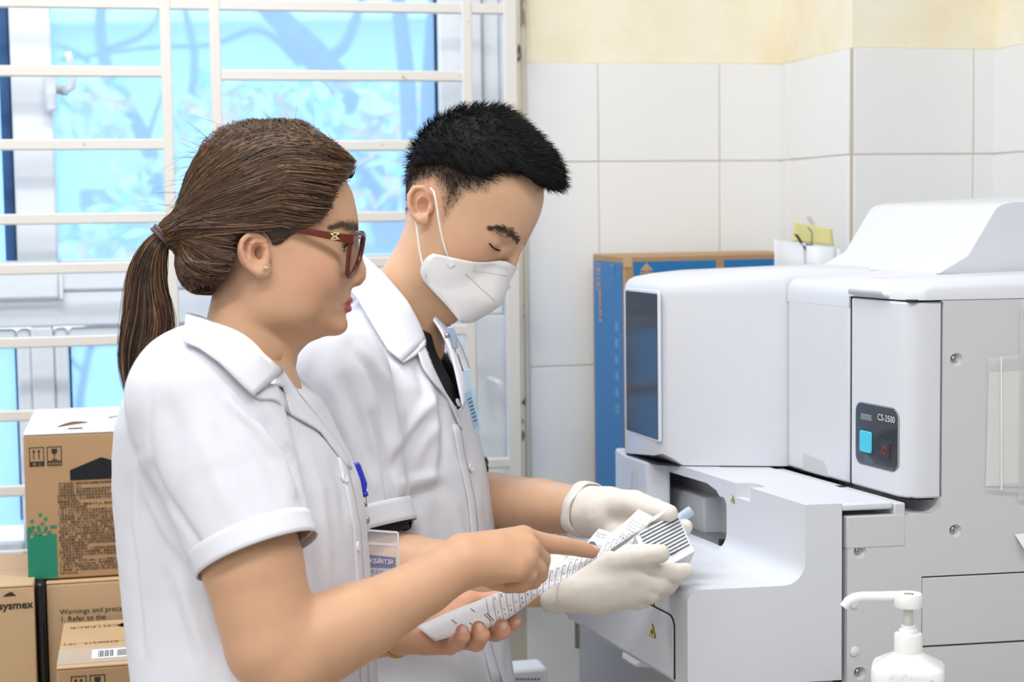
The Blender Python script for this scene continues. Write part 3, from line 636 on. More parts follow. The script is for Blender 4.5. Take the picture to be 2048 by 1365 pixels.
# handling marks: two framed pictograms
def frame(F, u0, v0, u1, v1, par, w=.001):
    b = MB()
    for a in ((u0, v0, u1, v0+w), (u0, v1-w, u1, v1), (u0, v0, u0+w, v1), (u1-w, v0, u1, v1)): b.box(F(a[0], a[3], .0006), WU*(a[2]-a[0]), ZZ*(a[3]-a[1]), WN*.0003)
    return b
def marks(F, u, v, k, par):
    b = frame(F, u, v, u+.020*k, v+.027*k, par)
    for x in (.006, .013):
        b.box(F(u+(x-.0005)*k, v+.017*k, .0006), WU*.0011*k, ZZ*.012*k, WN*.0003)
        b.prism([F(u+(x-.002)*k, v+.007*k, .0006), F(u+(x+.0022)*k, v+.007*k, .0006), F(u+x*k, v+.003*k, .0006)], WN*.0003)
    b.box(F(u, v+.027*k, .0006), WU*.020*k, ZZ*.007*k, WN*.0003); b.build('this_way_up_mark', M_INK, par)
    u += .024*k; b = frame(F, u, v, u+.020*k, v+.027*k, par)
    b.prism([F(u+.006*k, v+.003*k, .0006), F(u+.014*k, v+.003*k, .0006), F(u+.0135*k, v+.009*k, .0006), F(u+.0105*k, v+.011*k, .0006), F(u+.0095*k, v+.011*k, .0006), F(u+.0065*k, v+.009*k, .0006)], WN*.0003)
    b.box(F(u+.0095*k, v+.018*k, .0006), WU*.001*k, ZZ*.008*k, WN*.0003); b.box(F(u+.006*k, v+.019*k, .0006), WU*.008*k, ZZ*.0012*k, WN*.0003)
    b.box(F(u, v+.027*k, .0006), WU*.020*k, ZZ*.007*k, WN*.0003); b.build('fragile_mark', M_INK, par)
marks(FA, .0075, .0165, 1.0, ta)
M_CARDTXT = mat('mark_caption', srgb(178, 142, 104), .75)
text_mesh('caption', '向 上', FA(.0115, .0425, .0012), WU, ZZ, .0055, M_CARDTXT, ta); text_mesh('caption', '易碎物品', FA(.0325, .0425, .0012), WU, ZZ, .0048, M_CARDTXT, ta)
# hand hole with black bag behind
b = MB(); b.prism([FA(.062, .0655, .0005), FA(.152, .0655, .0005), FA(.152, .050, .0005), FA(.105, .0345, .0005), FA(.062, .051, .0005)], WN*.0006); b.build('hand_hole', M_BAGBLK, ta)
lines = ['【产品名称】通用名称:血细胞分析用稀释液', '【包装规格】10 L', '【预期用途】用于血细胞分析前,样本的稀释,制备细胞悬液。', '【检验原理】稀释液的化学组成提供了一种与血液等渗的环境,使', '血细胞在稀释过程中保持体积和形态的稳定,便于仪器进行计数,', '以便产品检测。由上述原理,测定了反应体系的各项参数以及相关', '细胞数据 (等渗)。', '【主要组成成份】硫酸钠 9.72 g/L, 氯化钠 1.06 g/L, 三羟甲基', '【储存条件及有效期】', '1. 在 5~35℃ 避光储存,产品有效期为 18 个月。', '2. 在 2-35℃ 下使用,开启后产品有效期为 60 天。', '【适用仪器】使用于各类具有五分类 XN 系列血细胞分析仪', '【样本要求】请使用抗凝剂乙二胺四乙酸盐 (2K), 样本必须在 24', '小时内。静脉血 EDTA-K2, 末梢血采集后应在 4 小时内检测,于', '了 24 小时内应于 2-8℃ 保存。室温条件下放置过久。于 48 小时', '【检验方法】按仪器操作说明书, 请将各试剂放置到仪器指定位置', '染色后于 25℃ 使用,配合仪器使用。详细内容请参见说明书。', '【参考值】(参考范围)请根据当地人群自行建立正常参考值范围,', '原因。因地区、性别、年龄不同,各实验室应建立本室的参考范围', '规,注意观察。如于测试结果出现异常变化,请重复检测结果。', '【检验结果的解释】仅用于临床检验和辅助诊断的评价,请医师', '【检验方法的局限性】', '1. 如遇不正确的保存、使用的操作,将影响产品的性能,请',  '请勿食用,不得与人体直接接触、接触后用清水冲洗。', '2. 请勿在不同批号之间混合,不作为临床诊断的唯一依据。', '【产品性能指标】', '1. 外观检查、无沉淀 (98%)。pH 值范围在 7.8±0.2 之间,', '2. 渗透压 220±10 mOsm/kg。批内精密度 CV≤3%, 本底计数值', '小板 (PLT) 不得超过规定 40%, 此产品符合注册产品标准。', '3. 批间差、pH 范围符合要求,每瓶 200 测试允许差 3% 范围。', '450 mOsm/kg']
text_mesh('printed_text', '\n'.join(lines), FA(.0435, .0715, .0008), WU, ZZ, .00425, M_INK, ta, bold=.00005).data
# teal block and squares
rect(FA, .0006, .141, .0405, .2035, 'teal_block', M_TEAL, ta)
rs = random.Random(4)
for (x, y) in ((0, 1), (.9, 1.8), (2.1, 1.1), (3.2, 1.9), (4.1, .9), (5, 1.8), (6.2, 1.1), (1.4, 3.0), (2.9, 3.0), (5.2, 2.7), (6.9, 2.9), (7.9, 2.9), (.3, 2.7), (4.1, 4.0), (1.1, 5.0), (5.2, 5.6), (3.6, 7.0), (0.0, 2.0), (3.4, .3)):
    rect(FA, .0006+x*.0046, .141-(y+.0)*.0044, .0006+(x+.95)*.0046, .141-(y-1)*.0044, 'teal_square', M_TEAL, ta)
for (x, y) in ((.9, .1), (4.6, -.5)): rect(FA, .0006+x*.0046, .141+y*.0044, .0006+(x+.9)*.0046, .141+(y+.8)*.0044, 'kraft_square', M_CARD, ta, n=.0011)
# print on the white top
def topmark(u0, u1, n0, n1, m, nm): b = MB(); b.box(oa+WU*u0-WN*n0+ZZ*.0036, WU*(u1-u0), -WN*(n1-n0), ZZ*.0004); b.build(nm, m, ta)
b = MB(); b.tube([oa+WU*(.045+.01*k)-WN*(.06+.018*k-.002*k*k)+ZZ*.0036 for k in range(5)], [.001, .003, .004, .003, .001], 6); b.build('printed_swoosh', mat('swoosh_brown', srgb(120, 82, 54), .6), ta)
b = MB(); b.tube([oa+WU*(.115+.012*k)-WN*(.15-.01*k*(k-3)*.5)+ZZ*.0036 for k in range(5)], [.001, .002, .002, .002, .001], 6); b.build('printed_swoosh', mat('swoosh_blue', srgb(130, 165, 190), .6), ta)
topmark(.06, .08, .03, .04, M_INK, 'printed_mark'); topmark(.14, .18, .02, .1, mat('pale_blue_label', srgb(170, 206, 224), .4), 'top_label'); topmark(.15, .172, .03, .07, M_LABEL, 'label_text_field')
# lower cartons
tb, FB, ob_ = carton('reagent_carton', 'brown carton marked sysmex at the left edge of the picture', -150, 1187, 2.25, .1425, .22, .384, M_CARDP, M_CARDP)
ub = np.dot(P(73, 1240, 2.235)-ob_, WU)
text_mesh('printed_logo', 'sysmex', FB(.095, .0295, .0008), WU, ZZ, .0155, M_INK, tb, bold=.00035)
b = MB(); b.prism([FB(.101, .0115, .0006), FB(.119, .0115, .0006), FB(.113, .0055, .0006), FB(.107, .0075, .0006)], WN*.0004); b.build('logo_wave', M_INK, tb, bevel=0)
tc_, FC, oc = carton('reagent_carton', 'brown carton with printed warnings and precautions, under the teal printed one', 92, 1171, 2.32, .33, .28, .386, M_CARDP, M_CARDP)
text_mesh('printed_text', 'Warnings and precautions:\n1. Refer to the', FC(.0175, .043, .0008), WU, ZZ, .0105, M_INK, tc_)
td, FD, od = carton('label_carton', 'low pale brown carton with taped shipping label on top', 113, 1342, 2.07, .26, .235, .331, M_CARD, M_CARDP)
def topD(u, n): return od + WU*u - WN*n + ZZ*.0034
b = MB(); b.box(topD(.0, .012), WU*.25, -WN*.075, ZZ*.0006); b.build('tape', M_TAPE, td)
b = MB(); b.box(topD(.042, .028)+ZZ*.0008, WU*.15, -WN*.045, ZZ*.0004); b.build('shipping_label', M_LABEL, td)
b = MB(); 
for k in range(9): b.box(topD(.050+k*.0022, .034)+ZZ*.0013, WU*(.0012 if k % 3 else .0006), -WN*.03, ZZ*.0003)
for k in range(7): b.box(topD(.094+k*.0024, .034)+ZZ*.0013, WU*(.0012 if k % 2 else .0005), -WN*.03, ZZ*.0003)
for k in range(5): b.box(topD(.074, .036+k*.006)+ZZ*.0013, WU*.012, -WN*.002, ZZ*.0003)
b.build('barcode', M_BLK, td)
text_mesh('printed_text', 'CELLPACK', topD(.075, .205), -WU, WN, .014, M_INK, td, lift=.001); text_mesh('printed_text', '83400317   10 L', topD(.075, .115), -WU, WN, .011, M_INK, td, lift=.001)
b = MB(); b.lathe([(.011, 0), (.011, .0006), (.008, .0006), (.008, 0)], topD(.085, .20), ZZ, 20); b.build('round_logo', M_INK, td)
b = MB(); b.tube([topD(.10+.012*k, .13+.022*k-.0016*k*k) for k in range(7)], .0012, 5); b.tube([topD(.135, .10), topD(.15, .135), topD(.17, .14)], .0008, 5); b.build('printed_swoosh', M_INK, td)
marks(FD, .017, .009, .95, td)
# black bin bag squeezed between the lower cartons
b = MB(); c0 = P(82, 1168, 2.30); b.prism([c0+WU*(-.0075), c0+WU*.0040, c0+WU*.0040-ZZ*.2, c0+WU*.003-ZZ*.375, c0-WU*.004-ZZ*.375, c0-WU*.006-ZZ*.2], -WN*.10)
o = b.build('bin_bag', M_BAGBLK, bevel=.004, org=tuple(c0-ZZ*.38)); tag(o, 'black plastic bag squeezed between the two lower cartons', 'bag')
# bench that carries the cartons (below the frame)
bz = float((oc-ZZ*.386)[2]) - .0005
def bench(name, label, c, w, dep, h, m):
    t = empty(name, (c[0], c[1], 0), label, 'table'); c = np.array([c[0], c[1], 0.])
    MB().box(c-WU*w/2-WN*dep/2+ZZ*(h-.03), WU*w, WN*dep, ZZ*.03).build('tabletop', m, t, bevel=.003)
    for a in (-1, 1):
        for e in (-1, 1):
            q = c+WU*a*(w/2-.04)+WN*e*(dep/2-.04); MB().box(q-WU*.02-WN*.02, WU*.04, WN*.04, ZZ*(h-.0305)).build('leg', m, t, bevel=.002)
M_WOOD = mat('bench_wood', srgb(150, 112, 76), .6, var=.1, vscale=12)
lo = oc-ZZ*.386 + WU*.02
bench('bench', 'low wooden bench under the cartons', lo + WN*.03 + WU*.03, .46, .44, bz, M_WOOD)

# ================================================================== monitor carton behind the analyser
M_BLUE = mat('carton_blue', srgb(36, 118, 178), .5, var=.05, vscale=10); M_TAN = mat('carton_tan_print', srgb(196, 156, 112), .6); M_BPALE = mat('carton_pale_print', srgb(96, 150, 190), .6)
mo = P(1247, 513, 2.92); mh = mo[2]-.82
mt = empty('monitor_carton', mo - ZZ*mh, 'upright blue and brown monitor carton behind the analyser', 'box')
MB().box(mo-ZZ*mh, WU*.344, -WN*.20, ZZ*mh).build('body', M_CARD, mt, bevel=.0025)
MB().box(mo-ZZ*(mh-.01)-WN*.0055-WU*.0006, -WU*.0006, -WN*.184, ZZ*(mh-.022)).build('blue_side', M_BLUE, mt)
for (a, c) in ((.018, .172), (.188, .336)): MB().box(mo-ZZ*(mh-.01)+WU*a+WN*.0006, WU*(c-a), WN*.0006, ZZ*(mh-.02)).build('blue_panel', M_BLUE, mt)
MB().box(mo-ZZ*.02+WU*.0-WN*.0, WU*.016, WN*.0012, ZZ*.02).build('torn_edge', M_CARDP, mt)
def SD(n, v): return mo - WN*n - ZZ*v - WU*.0014        # side face: n back, v down
text_mesh('printed_text', 'Monitor', SD(.012, .600), ZZ, -WN, .074, M_TAN, mt, bold=.0005)
text_mesh('printed_text', 'IPS', SD(.035, .385), ZZ, -WN, .024, M_BPALE, mt)
text_mesh('printed_text', 'HDMI', SD(.135, .125), ZZ, -WN, .024, M_TAN, mt, bold=.0008)
text_mesh('printed_text', '24', SD(.048, .055), ZZ, -WN, .045, M_BPALE, mt)
text_mesh('printed_text', 'series', SD(.022, .052), ZZ, -WN, .014, M_BPALE, mt)
for v in (.135, .165, .195, .225, .255, .285):
    b = MB(); b.box(SD(.03, v), -WN*.022, ZZ*.016, -WU*.0003); b.build('printed_icon', M_BPALE, mt)
for v, h_ in ((.018, .02), (.045, .022)):
    b = MB(); 
    for (n, vv, dn, dv) in ((.145, v, .03, .002), (.145, v+h_, .03, .002), (.145, v+h_, .003, h_), (.172, v+h_, .003, h_)): b.box(SD(n, vv), -WN*dn, ZZ*dv, -WU*.0003)
    b.box(SD(.153, v+h_*.7), -WN*.012, ZZ*h_*.4, -WU*.0003); b.build('printed_icon', M_TAN, mt)
b = MB(); q = mo+WU*.042-ZZ*.026+WN*.0014; b.prism([q-WU*.012, q+WU*.012, q+ZZ*.014], WN*.0004); b.box(q-WU*.012-ZZ*.006, WU*.024, ZZ*.003, WN*.0004); b.box(q-WU*.003-ZZ*.02, WU*.006, ZZ*.02, WN*.0004); b.build('arrow_mark', M_TAN, mt)
bench('back_bench', 'grey bench against the tiled wall behind the analyser', mo+WU*.165-WN*.10, .345, .24, .8195, M_CAB)
# papers, clip and yellow note beside the carton
M_PAPER = mat('white_paper', srgb(232, 234, 238), .7); M_NOTE = mat('yellow_note', srgb(226, 218, 150), .7); M_CLIP = mat('black_clip', srgb(44, 44, 42), .3, metal=.3)
def sheet(name, label, cat_, pts, d, m, bulge=0, group=None, par=None):
    """a sheet of paper spanned by four pixel corners at a depth (tl, tr, br, bl)"""
    n = 10; dd = d if hasattr(d, '__len__') else [d]*4
    c = [P(x, y, k) for (x, y), k in zip(pts, dd)]; b = MB(); vs = []; nn = nrm(np.cross(c[1]-c[0], c[3]-c[0]))
    for j in range(n+1):
        for i in range(n+1):
            u, v = i/n, j/n; vs.append((c[0]*(1-u)+c[1]*u)*(1-v)+(c[3]*(1-u)+c[2]*u)*v + nn*bulge*math.sin(math.pi*u)*(1-.3*v))
    fs = [(j*(n+1)+i, j*(n+1)+i+1, (j+1)*(n+1)+i+1, (j+1)*(n+1)+i) for j in range(n) for i in range(n)]
    b.add(vs, fs); o = b.build(name, m, par, smooth=True, solid=.0006)
    if label: tag(o, label, cat_, group)
    return o
# the paper bundle stands on the back bench behind the analyser
sheet('paper_sheet', 'white sheet standing behind the clipped papers, left of the yellow note', 'paper', [(1549, 479), (1612, 487), (1612, 900), (1547, 900)], 2.86, M_PAPER, .004)
sheet('paper_bundle', 'bulging white paper held by a black clip beside the monitor carton', 'paper', [(1612, 491), (1672, 496), (1690, 900), (1611, 900)], [2.85, 2.82, 2.82, 2.85], M_PAPER, -.02)
sheet('paper_sheet', 'pale folded sheet at the back of the clipped papers', 'paper', [(1616, 490), (1684, 497), (1690, 900), (1618, 900)], [2.875, 2.87, 2.87, 2.875], M_PAPER, .0)
o = sheet('yellow_note', 'yellow paper note held by the black binder clip', 'note', [(1588, 444), (1664, 458), (1668, 492), (1585, 483)], 2.868, M_NOTE, .003)
cl = empty('binder_clip', P(1612, 500, 2.855), 'black binder clip on the papers beside the monitor carton', 'clip')
b = MB(); b.prism([P(1602, 487, 2.862), P(1627, 489, 2.862), P(1621, 511, 2.858), P(1612, 503, 2.855)], -WN*.02+WU*.004); b.build('clip_body', M_CLIP, cl, bevel=.0015)
b = MB(); b.tube([P(1603, 489, 2.85), P(1596, 477, 2.845), P(1590, 469, 2.84), P(1594, 470, 2.84), P(1605, 486, 2.85)], .0012, 6); b.build('clip_handle', M_CLIP, cl, smooth=True)
b = MB(); b.tube([P(1624, 488, 2.85), P(1624, 466, 2.85), P(1616, 455, 2.85), P(1624, 464, 2.85)], .0013, 6); b.build('clip_handle', M_STEEL, cl, smooth=True)
b = MB(); b.prism([P(1612, 434, 2.87), P(1622, 434, 2.87), P(1631, 450, 2.87), P(1621, 449, 2.87)], WN*.001); tag(b.build('paper_tab', mat('grey_tab', srgb(200, 200, 198), .5), org=tuple(P(1616, 440, 2.87))), 'small grey paper tab sticking up above the yellow note', 'paper')
# ================================================================== plastic pocket on the side panel
M_FILM = mat('clear_film', srgb(235, 235, 235), .15, alpha=.22); M_SHEET = mat('pocket_paper', srgb(232, 230, 226), .6)
def onside(px, py, lift=.0): c = a_on_s(px, py, 0); return A3(-lift, c[1], c[2])
pk = empty('plastic_pocket', onside(1990, 985, .001), 'clear plastic pocket with folded paper taped on the analyser side', 'document pocket')
def sidequad(name, pts, lift, m, th=.0006): b = MB(); b.prism([onside(x, y, lift) for x, y in pts], -AA*th); return b.build(name, m, pk)
sidequad('film', [(1972, 716), (2100, 700), (2100, 990), (1968, 980)], .0045, M_FILM, .0003)
sidequad('paper', [(1977, 744), (2100, 740), (2100, 972), (1970, 972)], .001, M_SHEET, .0014)
sidequad('paper', [(1998, 744), (2100, 741), (2100, 966), (1996, 968)], .0026, M_SHEET, .0008)
sidequad('film_seam', [(1996, 714), (1998.5, 714), (1999, 980), (1996.5, 980)], .005, mat('film_edge', srgb(240, 240, 240), .2), .0005)
sidequad('film_seam', [(2036, 600), (2100, 596), (2100, 1000), (2031, 1000)], .0052, M_FILM, .0003)
b = MB(); b.prism([onside(2028, 1069, .001), onside(2060, 1066, .001), onside(2066, 1098, .012), onside(2037, 1097, .012)], -AA*.0006); tag(b.build('paper_tag', M_SHEET, org=tuple(onside(2036, 1080))), 'small white paper tag stuck on the analyser side', 'tag')
# ================================================================== pump bottle
M_HDPE = mat('white_plastic', srgb(240, 240, 238), .35, sss=.0); M_FROST = mat('frosted_plastic', srgb(222, 222, 214), .4)
BD = 1.78; bs = BD/FPX
bo = P(1815, 1520, BD); 
def BZp(y): return float(P(1815, y, BD)[2])
bx_ = bo.copy()
bt = empty('pump_bottle', (bo[0], bo[1], BZp(1520)), 'white pump bottle of hand sanitiser in front of the analyser', 'bottle')
BR = nrm(np.array([1, -.28, 0])); BF = nrm(np.array([-.28, -1, 0]))
def BP(u, f, z): return np.array([bo[0], bo[1], 0]) + BR*u + BF*f + ZZ*z
lev = [(1520, .036, .026), (1517, .0385, .028), (1345, .0385, .028), (1331, .0382, .0275), (1324, .036, .026), (1302, .0165, .0155), (1299, .0150, .0150)]
b = MB(); n = 32; vs = []
for (y, a, c) in lev:
    e = 5.0 if y > 1322 else (3.2 if y > 1310 else 2.0)
    for k in range(n):
        th = 2*math.pi*k/n; ct, st_ = math.cos(th), math.sin(th); r = (abs(ct)**e+abs(st_)**e)**(-1/e); vs.append(BP(a*r*ct, c*r*st_, BZp(y)))
fs = [tuple(reversed(range(n))), tuple(range((len(lev)-1)*n, len(lev)*n))] + [(i*n+k, i*n+(k+1) % n, (i+1)*n+(k+1) % n, (i+1)*n+k) for i in range(len(lev)-1) for k in range(n)]
b.add(vs, fs); bb_ = b.build('body', M_HDPE, bt, smooth=True); bb_.data.set_sharp_from_angle(angle=math.radians(50))
zc = lambda y: BZp(y)-BZp(1520); ob0 = BP(0, 0, BZp(1520))
b = MB(); b.lathe([(.0150, zc(1302)), (.0150, zc(1266)), (.0143, zc(1262)), (.0100, zc(1261)), (.0098, zc(1254)), (.0075, zc(1253)), (.0075, zc(1246)), (.0, zc(1246))], ob0, ZZ, 28); b.build('collar', M_HDPE, bt, smooth=True).data.set_sharp_from_angle(angle=math.radians(40))
b = MB(); b.lathe([(.0052, zc(1250)), (.0052, zc(1205)), (0, zc(1205))], ob0, ZZ, 16); b.build('stem', M_FROST, bt, smooth=True)
b = MB(); b.lathe([(.0, zc(1208)), (.0146, zc(1208)), (.0150, zc(1206)), (.0148, zc(1186)), (.0138, zc(1181.5)), (.006, zc(1180)), (0, zc(1180))], ob0, ZZ, 28); b.build('pump_head', M_HDPE, bt, smooth=True).data.set_sharp_from_angle(angle=math.radians(45))
zt = BZp(1191); npx = [(1795, 1193), (1765, 1194), (1725, 1194), (1708, 1197), (1696, 1204), (1687, 1215)]
b = MB(); b.tube([P(x, y, BD+.002) for x, y in npx], [.0056, .0056, .0054, .0056, .0054, .0046], 14); b.build('nozzle', M_HDPE, bt, smooth=True).data.set_sharp_from_angle(angle=math.radians(60))
text_mesh('embossed_lettering', 'asimec', BP(-.017, .0282, BZp(1350)), BR, ZZ, .0165, M_HDPE, bt, lift=.0002, bold=.0006)
b = MB()
for k in range(5): b.box(BP(-.004+k*.002, .003, BZp(1180)+.0001), BR*.0012, BF*.005, ZZ*.0003)
b.build('print', M_BLK, bt)
bench('side_table', 'small grey side table under the pump bottle', np.array([bo[0]+.06, bo[1]-.02, 0]), .34, .30, BZp(1520)-.0005, M_CAB)
# white carton on the floor beside the wall
wq = P(1014, 1342, 2.75); wt = empty('white_carton', (wq[0], wq[1], 0), 'white carton on the floor against the tiled wall', 'box')
MB().box((wq[0], wq[1], 0), WU*.07, -WN*.06, ZZ*(wq[2])).build('body', M_LABEL, wt, bevel=.006)
b = MB()
for k in range(8): b.box(P(1026+k*7, 1362, 2.745), WU*.004, -WN*.0, ZZ*.004+WN*.001)
b.build('printed_text', M_TEAL, wt)
# ================================================================== organic shapes: signed distances -> one smooth mesh
CR, CU, CF = CAMR[:, 0].copy(), CAMR[:, 1].copy(), -CAMR[:, 2].copy()
f32 = np.float32
def smin(a, b, k):
    h = np.clip(.5+.5*(b-a)/k, 0, 1); return b*(1-h)+a*h-k*h*(1-h)
def smax(a, b, k): return -smin(-a, -b, k)
def s_cone(p, a, b, ra, rb):
    a = np.asarray(a, f32); b = np.asarray(b, f32); ba = b-a; pa = p-a
    bb = max(float(ba@ba), 1e-12); dt = pa@ba; t = np.clip(dt/bb, 0, 1); q = np.einsum('ij,ij->i', pa, pa)-2*t*dt+t*t*bb
    return np.sqrt(np.maximum(q, 0))-(ra+(rb-ra)*t)
def s_chain(p, pts, rs, k=0.0):
    d = None
    for i in range(len(pts)-1):
        e = s_cone(p, pts[i], pts[i+1], rs[i], rs[i+1]); d = e if d is None else (smin(d, e, k) if k else np.minimum(d, e))
    return d
def s_ell(p, c, r, R=None):
    q = p-np.asarray(c, f32)
    if R is not None: q = q@np.asarray(R, f32)
    r = np.asarray(r, f32); a = q/r; k0 = np.sqrt(np.einsum('ij,ij->i', a, a)); a = a/r; k1 = np.sqrt(np.einsum('ij,ij->i', a, a))
    return k0*(k0-1)/np.maximum(k1, 1e-6)
def s_sph(p, c, r): return np.linalg.norm(p-np.asarray(c, f32), axis=1)-r
def rows_sdf(x, y, z, zs, fr, bk, w, nf=2.3, nb=2.0, mid=.45, soft=.01):
    """solid given by horizontal sections: front/back limits and half width for every height (zs ascending)"""
    F = np.interp(z, zs, fr); B = np.interp(z, zs, bk); Wd = np.interp(z, zs, w)
    m = B+(F-B)*mid; dx = x-m; a = np.where(dx > 0, F-m, m-B); n = np.where(dx > 0, nf, nb)
    u = np.abs(dx)/np.maximum(a, 1e-4); v = np.abs(y)/np.maximum(Wd, 1e-4)
    G = (u**n+v**n)**(1/n); rad = np.sqrt(dx*dx+y*y)
    d = np.where(G > 1e-3, rad*(1-1/np.maximum(G, 1e-3)), -np.minimum(a, Wd))
    over = np.maximum(z-zs[-1], zs[0]-z)
    return smax(d, over, soft)
def dense_rows(z, *arrs, n=240, sig=None):
    """resample the section limits finely and round off the kinks; sig in samples for each array"""
    o = np.argsort(z); z = np.asarray(z)[o]; zz = np.linspace(z[0], z[-1], n); out = [zz]
    for a, s in zip(arrs, sig):
        b = np.interp(zz, z, np.asarray(a)[o]); k = np.exp(-.5*(np.arange(-3*s, 3*s+1)/s)**2); k /= k.sum(); out.append(np.convolve(np.pad(b, 3*s, mode='edge'), k, 'valid'))
    return out
def mesh_sdf(fn, lo, hi, h, blk=8):
    lo = np.asarray(lo, float); hi = np.asarray(hi, float); n = (np.ceil((hi-lo)/h).astype(int)//blk+1)*blk
    nb = n//blk
    ax = [lo[i]+h*(np.arange(nb[i])*blk+blk/2) for i in range(3)]
    g = np.stack(np.meshgrid(*ax, indexing='ij'), -1).reshape(-1, 3).astype(f32)
    cd = fn(g).reshape(nb); act = np.abs(cd) < h*blk*1.25
    # dense field with the coarse value, refined in active blocks
    V = np.repeat(np.repeat(np.repeat(cd, blk, 0), blk, 1), blk, 2).astype(f32)
    idx = np.argwhere(act)
    off = np.stack(np.meshgrid(*[np.arange(blk)]*3, indexing='ij'), -1).reshape(-1, 3)
    CH = 600
    for s in range(0, len(idx), CH):
        ii = (idx[s:s+CH, None, :]*blk+off[None]).reshape(-1, 3); V[ii[:, 0], ii[:, 1], ii[:, 2]] = fn((lo+ii*h).astype(f32))
    inside = V < 0; nx, ny, nz = V.shape
    c = np.zeros((nx-1, ny-1, nz-1), np.int8)
    for i in (0, 1):
        for j in (0, 1):
            for k in (0, 1): c += inside[i:nx-1+i, j:ny-1+j, k:nz-1+k]
    cells = np.argwhere((c > 0) & (c < 8)); vid = -np.ones(c.shape, np.int64); vid[cells[:, 0], cells[:, 1], cells[:, 2]] = np.arange(len(cells))
    acc = np.zeros((len(cells), 3)); cnt = np.zeros(len(cells))
    corner = [(i, j, k) for i in (0, 1) for j in (0, 1) for k in (0, 1)]
    for a in corner:
        for ax_ in range(3):
            if a[ax_]: continue
            b = list(a); b[ax_] = 1
            va = V[cells[:, 0]+a[0], cells[:, 1]+a[1], cells[:, 2]+a[2]]; vb = V[cells[:, 0]+b[0], cells[:, 1]+b[1], cells[:, 2]+b[2]]
            cr = (va < 0) != (vb < 0); t = np.where(cr, va/np.where(cr, va-vb, 1), 0)
            pt = np.tile(np.array(a, float), (len(cells), 1)); pt[:, ax_] += t; acc[cr] += pt[cr]; cnt[cr] += 1
    verts = lo+h*(cells+acc/np.maximum(cnt, 1)[:, None])
    quads = []
    for ax_ in range(3):
        o1, o2 = [(1, 2), (2, 0), (0, 1)][ax_]
        sl0 = [slice(None)]*3; sl1 = [slice(None)]*3; sl0[ax_] = slice(0, -1); sl1[ax_] = slice(1, None)
        e = np.argwhere(inside[tuple(sl0)] != inside[tuple(sl1)])
        ok = (e[:, o1] > 0) & (e[:, o2] > 0) & (e[:, o1] < V.shape[o1]-1) & (e[:, o2] < V.shape[o2]-1); e = e[ok]
        def gv(d1, d2): q = e.copy(); q[:, o1] -= d1; q[:, o2] -= d2; return vid[q[:, 0], q[:, 1], q[:, 2]]
        Q = np.stack([gv(1, 1), gv(0, 1), gv(0, 0), gv(1, 0)], 1)
        flip = ~inside[e[:, 0], e[:, 1], e[:, 2]]; Q[flip] = Q[flip][:, ::-1]; quads.append(Q)
    Q = np.concatenate(quads); Q = Q[(Q >= 0).all(1)]
    return verts, Q
def relax(v, q, it=2, lam=.5):
    """light Laplacian smoothing"""
    e = np.concatenate([q[:, [0, 1]], q[:, [1, 2]], q[:, [2, 3]], q[:, [3, 0]]])
    for _ in range(it):
        s = np.zeros_like(v); c = np.zeros(len(v)); np.add.at(s, e[:, 0], v[e[:, 1]]); np.add.at(s, e[:, 1], v[e[:, 0]]); np.add.at(c, e[:, 0], 1); np.add.at(c, e[:, 1], 1)
        v = v+lam*(s/np.maximum(c, 1)[:, None]-v)
    return v
def vnormals(v, q):
    n = np.cross(v[q[:, 2]]-v[q[:, 0]], v[q[:, 3]]-v[q[:, 1]]); N = np.zeros_like(v)
    for i in range(4): np.add.at(N, q[:, i], n)
    return N/np.maximum(np.linalg.norm(N, axis=1), 1e-12)[:, None]
def np_mesh(name, v, q, m, parent=None, col=None, smooth=True):
    me = bpy.data.meshes.new(name); v = np.asarray(v, float); q = np.asarray(q); nq, k = q.shape
    me.vertices.add(len(v)); me.vertices.foreach_set('co', v.ravel()); me.loops.add(nq*k); me.loops.foreach_set('vertex_index', q.ravel().astype(np.int32))
    me.polygons.add(nq); me.polygons.foreach_set('loop_start', np.arange(0, nq*k, k, dtype=np.int32)); me.polygons.foreach_set('loop_total', np.full(nq, k, np.int32))
    me.update(calc_edges=True); me.validate()
    if smooth: me.polygons.foreach_set('use_smooth', np.ones(len(me.polygons), bool))
    if col is not None:
        ca = me.color_attributes.new('tint', 'FLOAT_COLOR', 'POINT'); ca.data.foreach_set('color', np.concatenate([col, np.ones((len(v), 1))], 1).astype(f32).ravel())
    if m is not None: me.materials.append(m)
    o = bpy.data.objects.new(name, me); COL.objects.link(o)
    if parent is not None: sub_of(o, parent)
    return o
def strands(name, paths, r0, r1, m, parent, col=None, sides=3):
    """paths (N,K,3) -> thin tapering tubes in one mesh"""
    N, K, _ = paths.shape; t = np.gradient(paths, axis=1); t /= np.maximum(np.linalg.norm(t, axis=2, keepdims=True), 1e-9)
    up = np.broadcast_to(CF, t.shape); a = np.cross(t, up); a /= np.maximum(np.linalg.norm(a, axis=2, keepdims=True), 1e-6); b = np.cross(t, a)
    rr = np.asarray(r0 if hasattr(r0, '__len__') else np.full(N, r0))[:, None]*(1-np.linspace(0, 1, K)[None]**2*(1-r1))
    V = []
    for k in range(sides):
        th = 2*math.pi*k/sides+.5; V.append(paths+rr[..., None]*(a*math.cos(th)+b*math.sin(th)))
    V = np.stack(V, 2).reshape(-1, 3)
    base = (np.arange(N)[:, None]*K+np.arange(K-1)[None])*sides; Q = []
    for k in range(sides):
        k2 = (k+1) % sides; Q.append(np.stack([base+k, base+k2, base+sides+k2, base+sides+k], -1).reshape(-1, 4))
    c = None
    if col is not None: c = np.repeat(col, K*sides, 0)
    return np_mesh(name, V, np.concatenate(Q), m, parent, c)
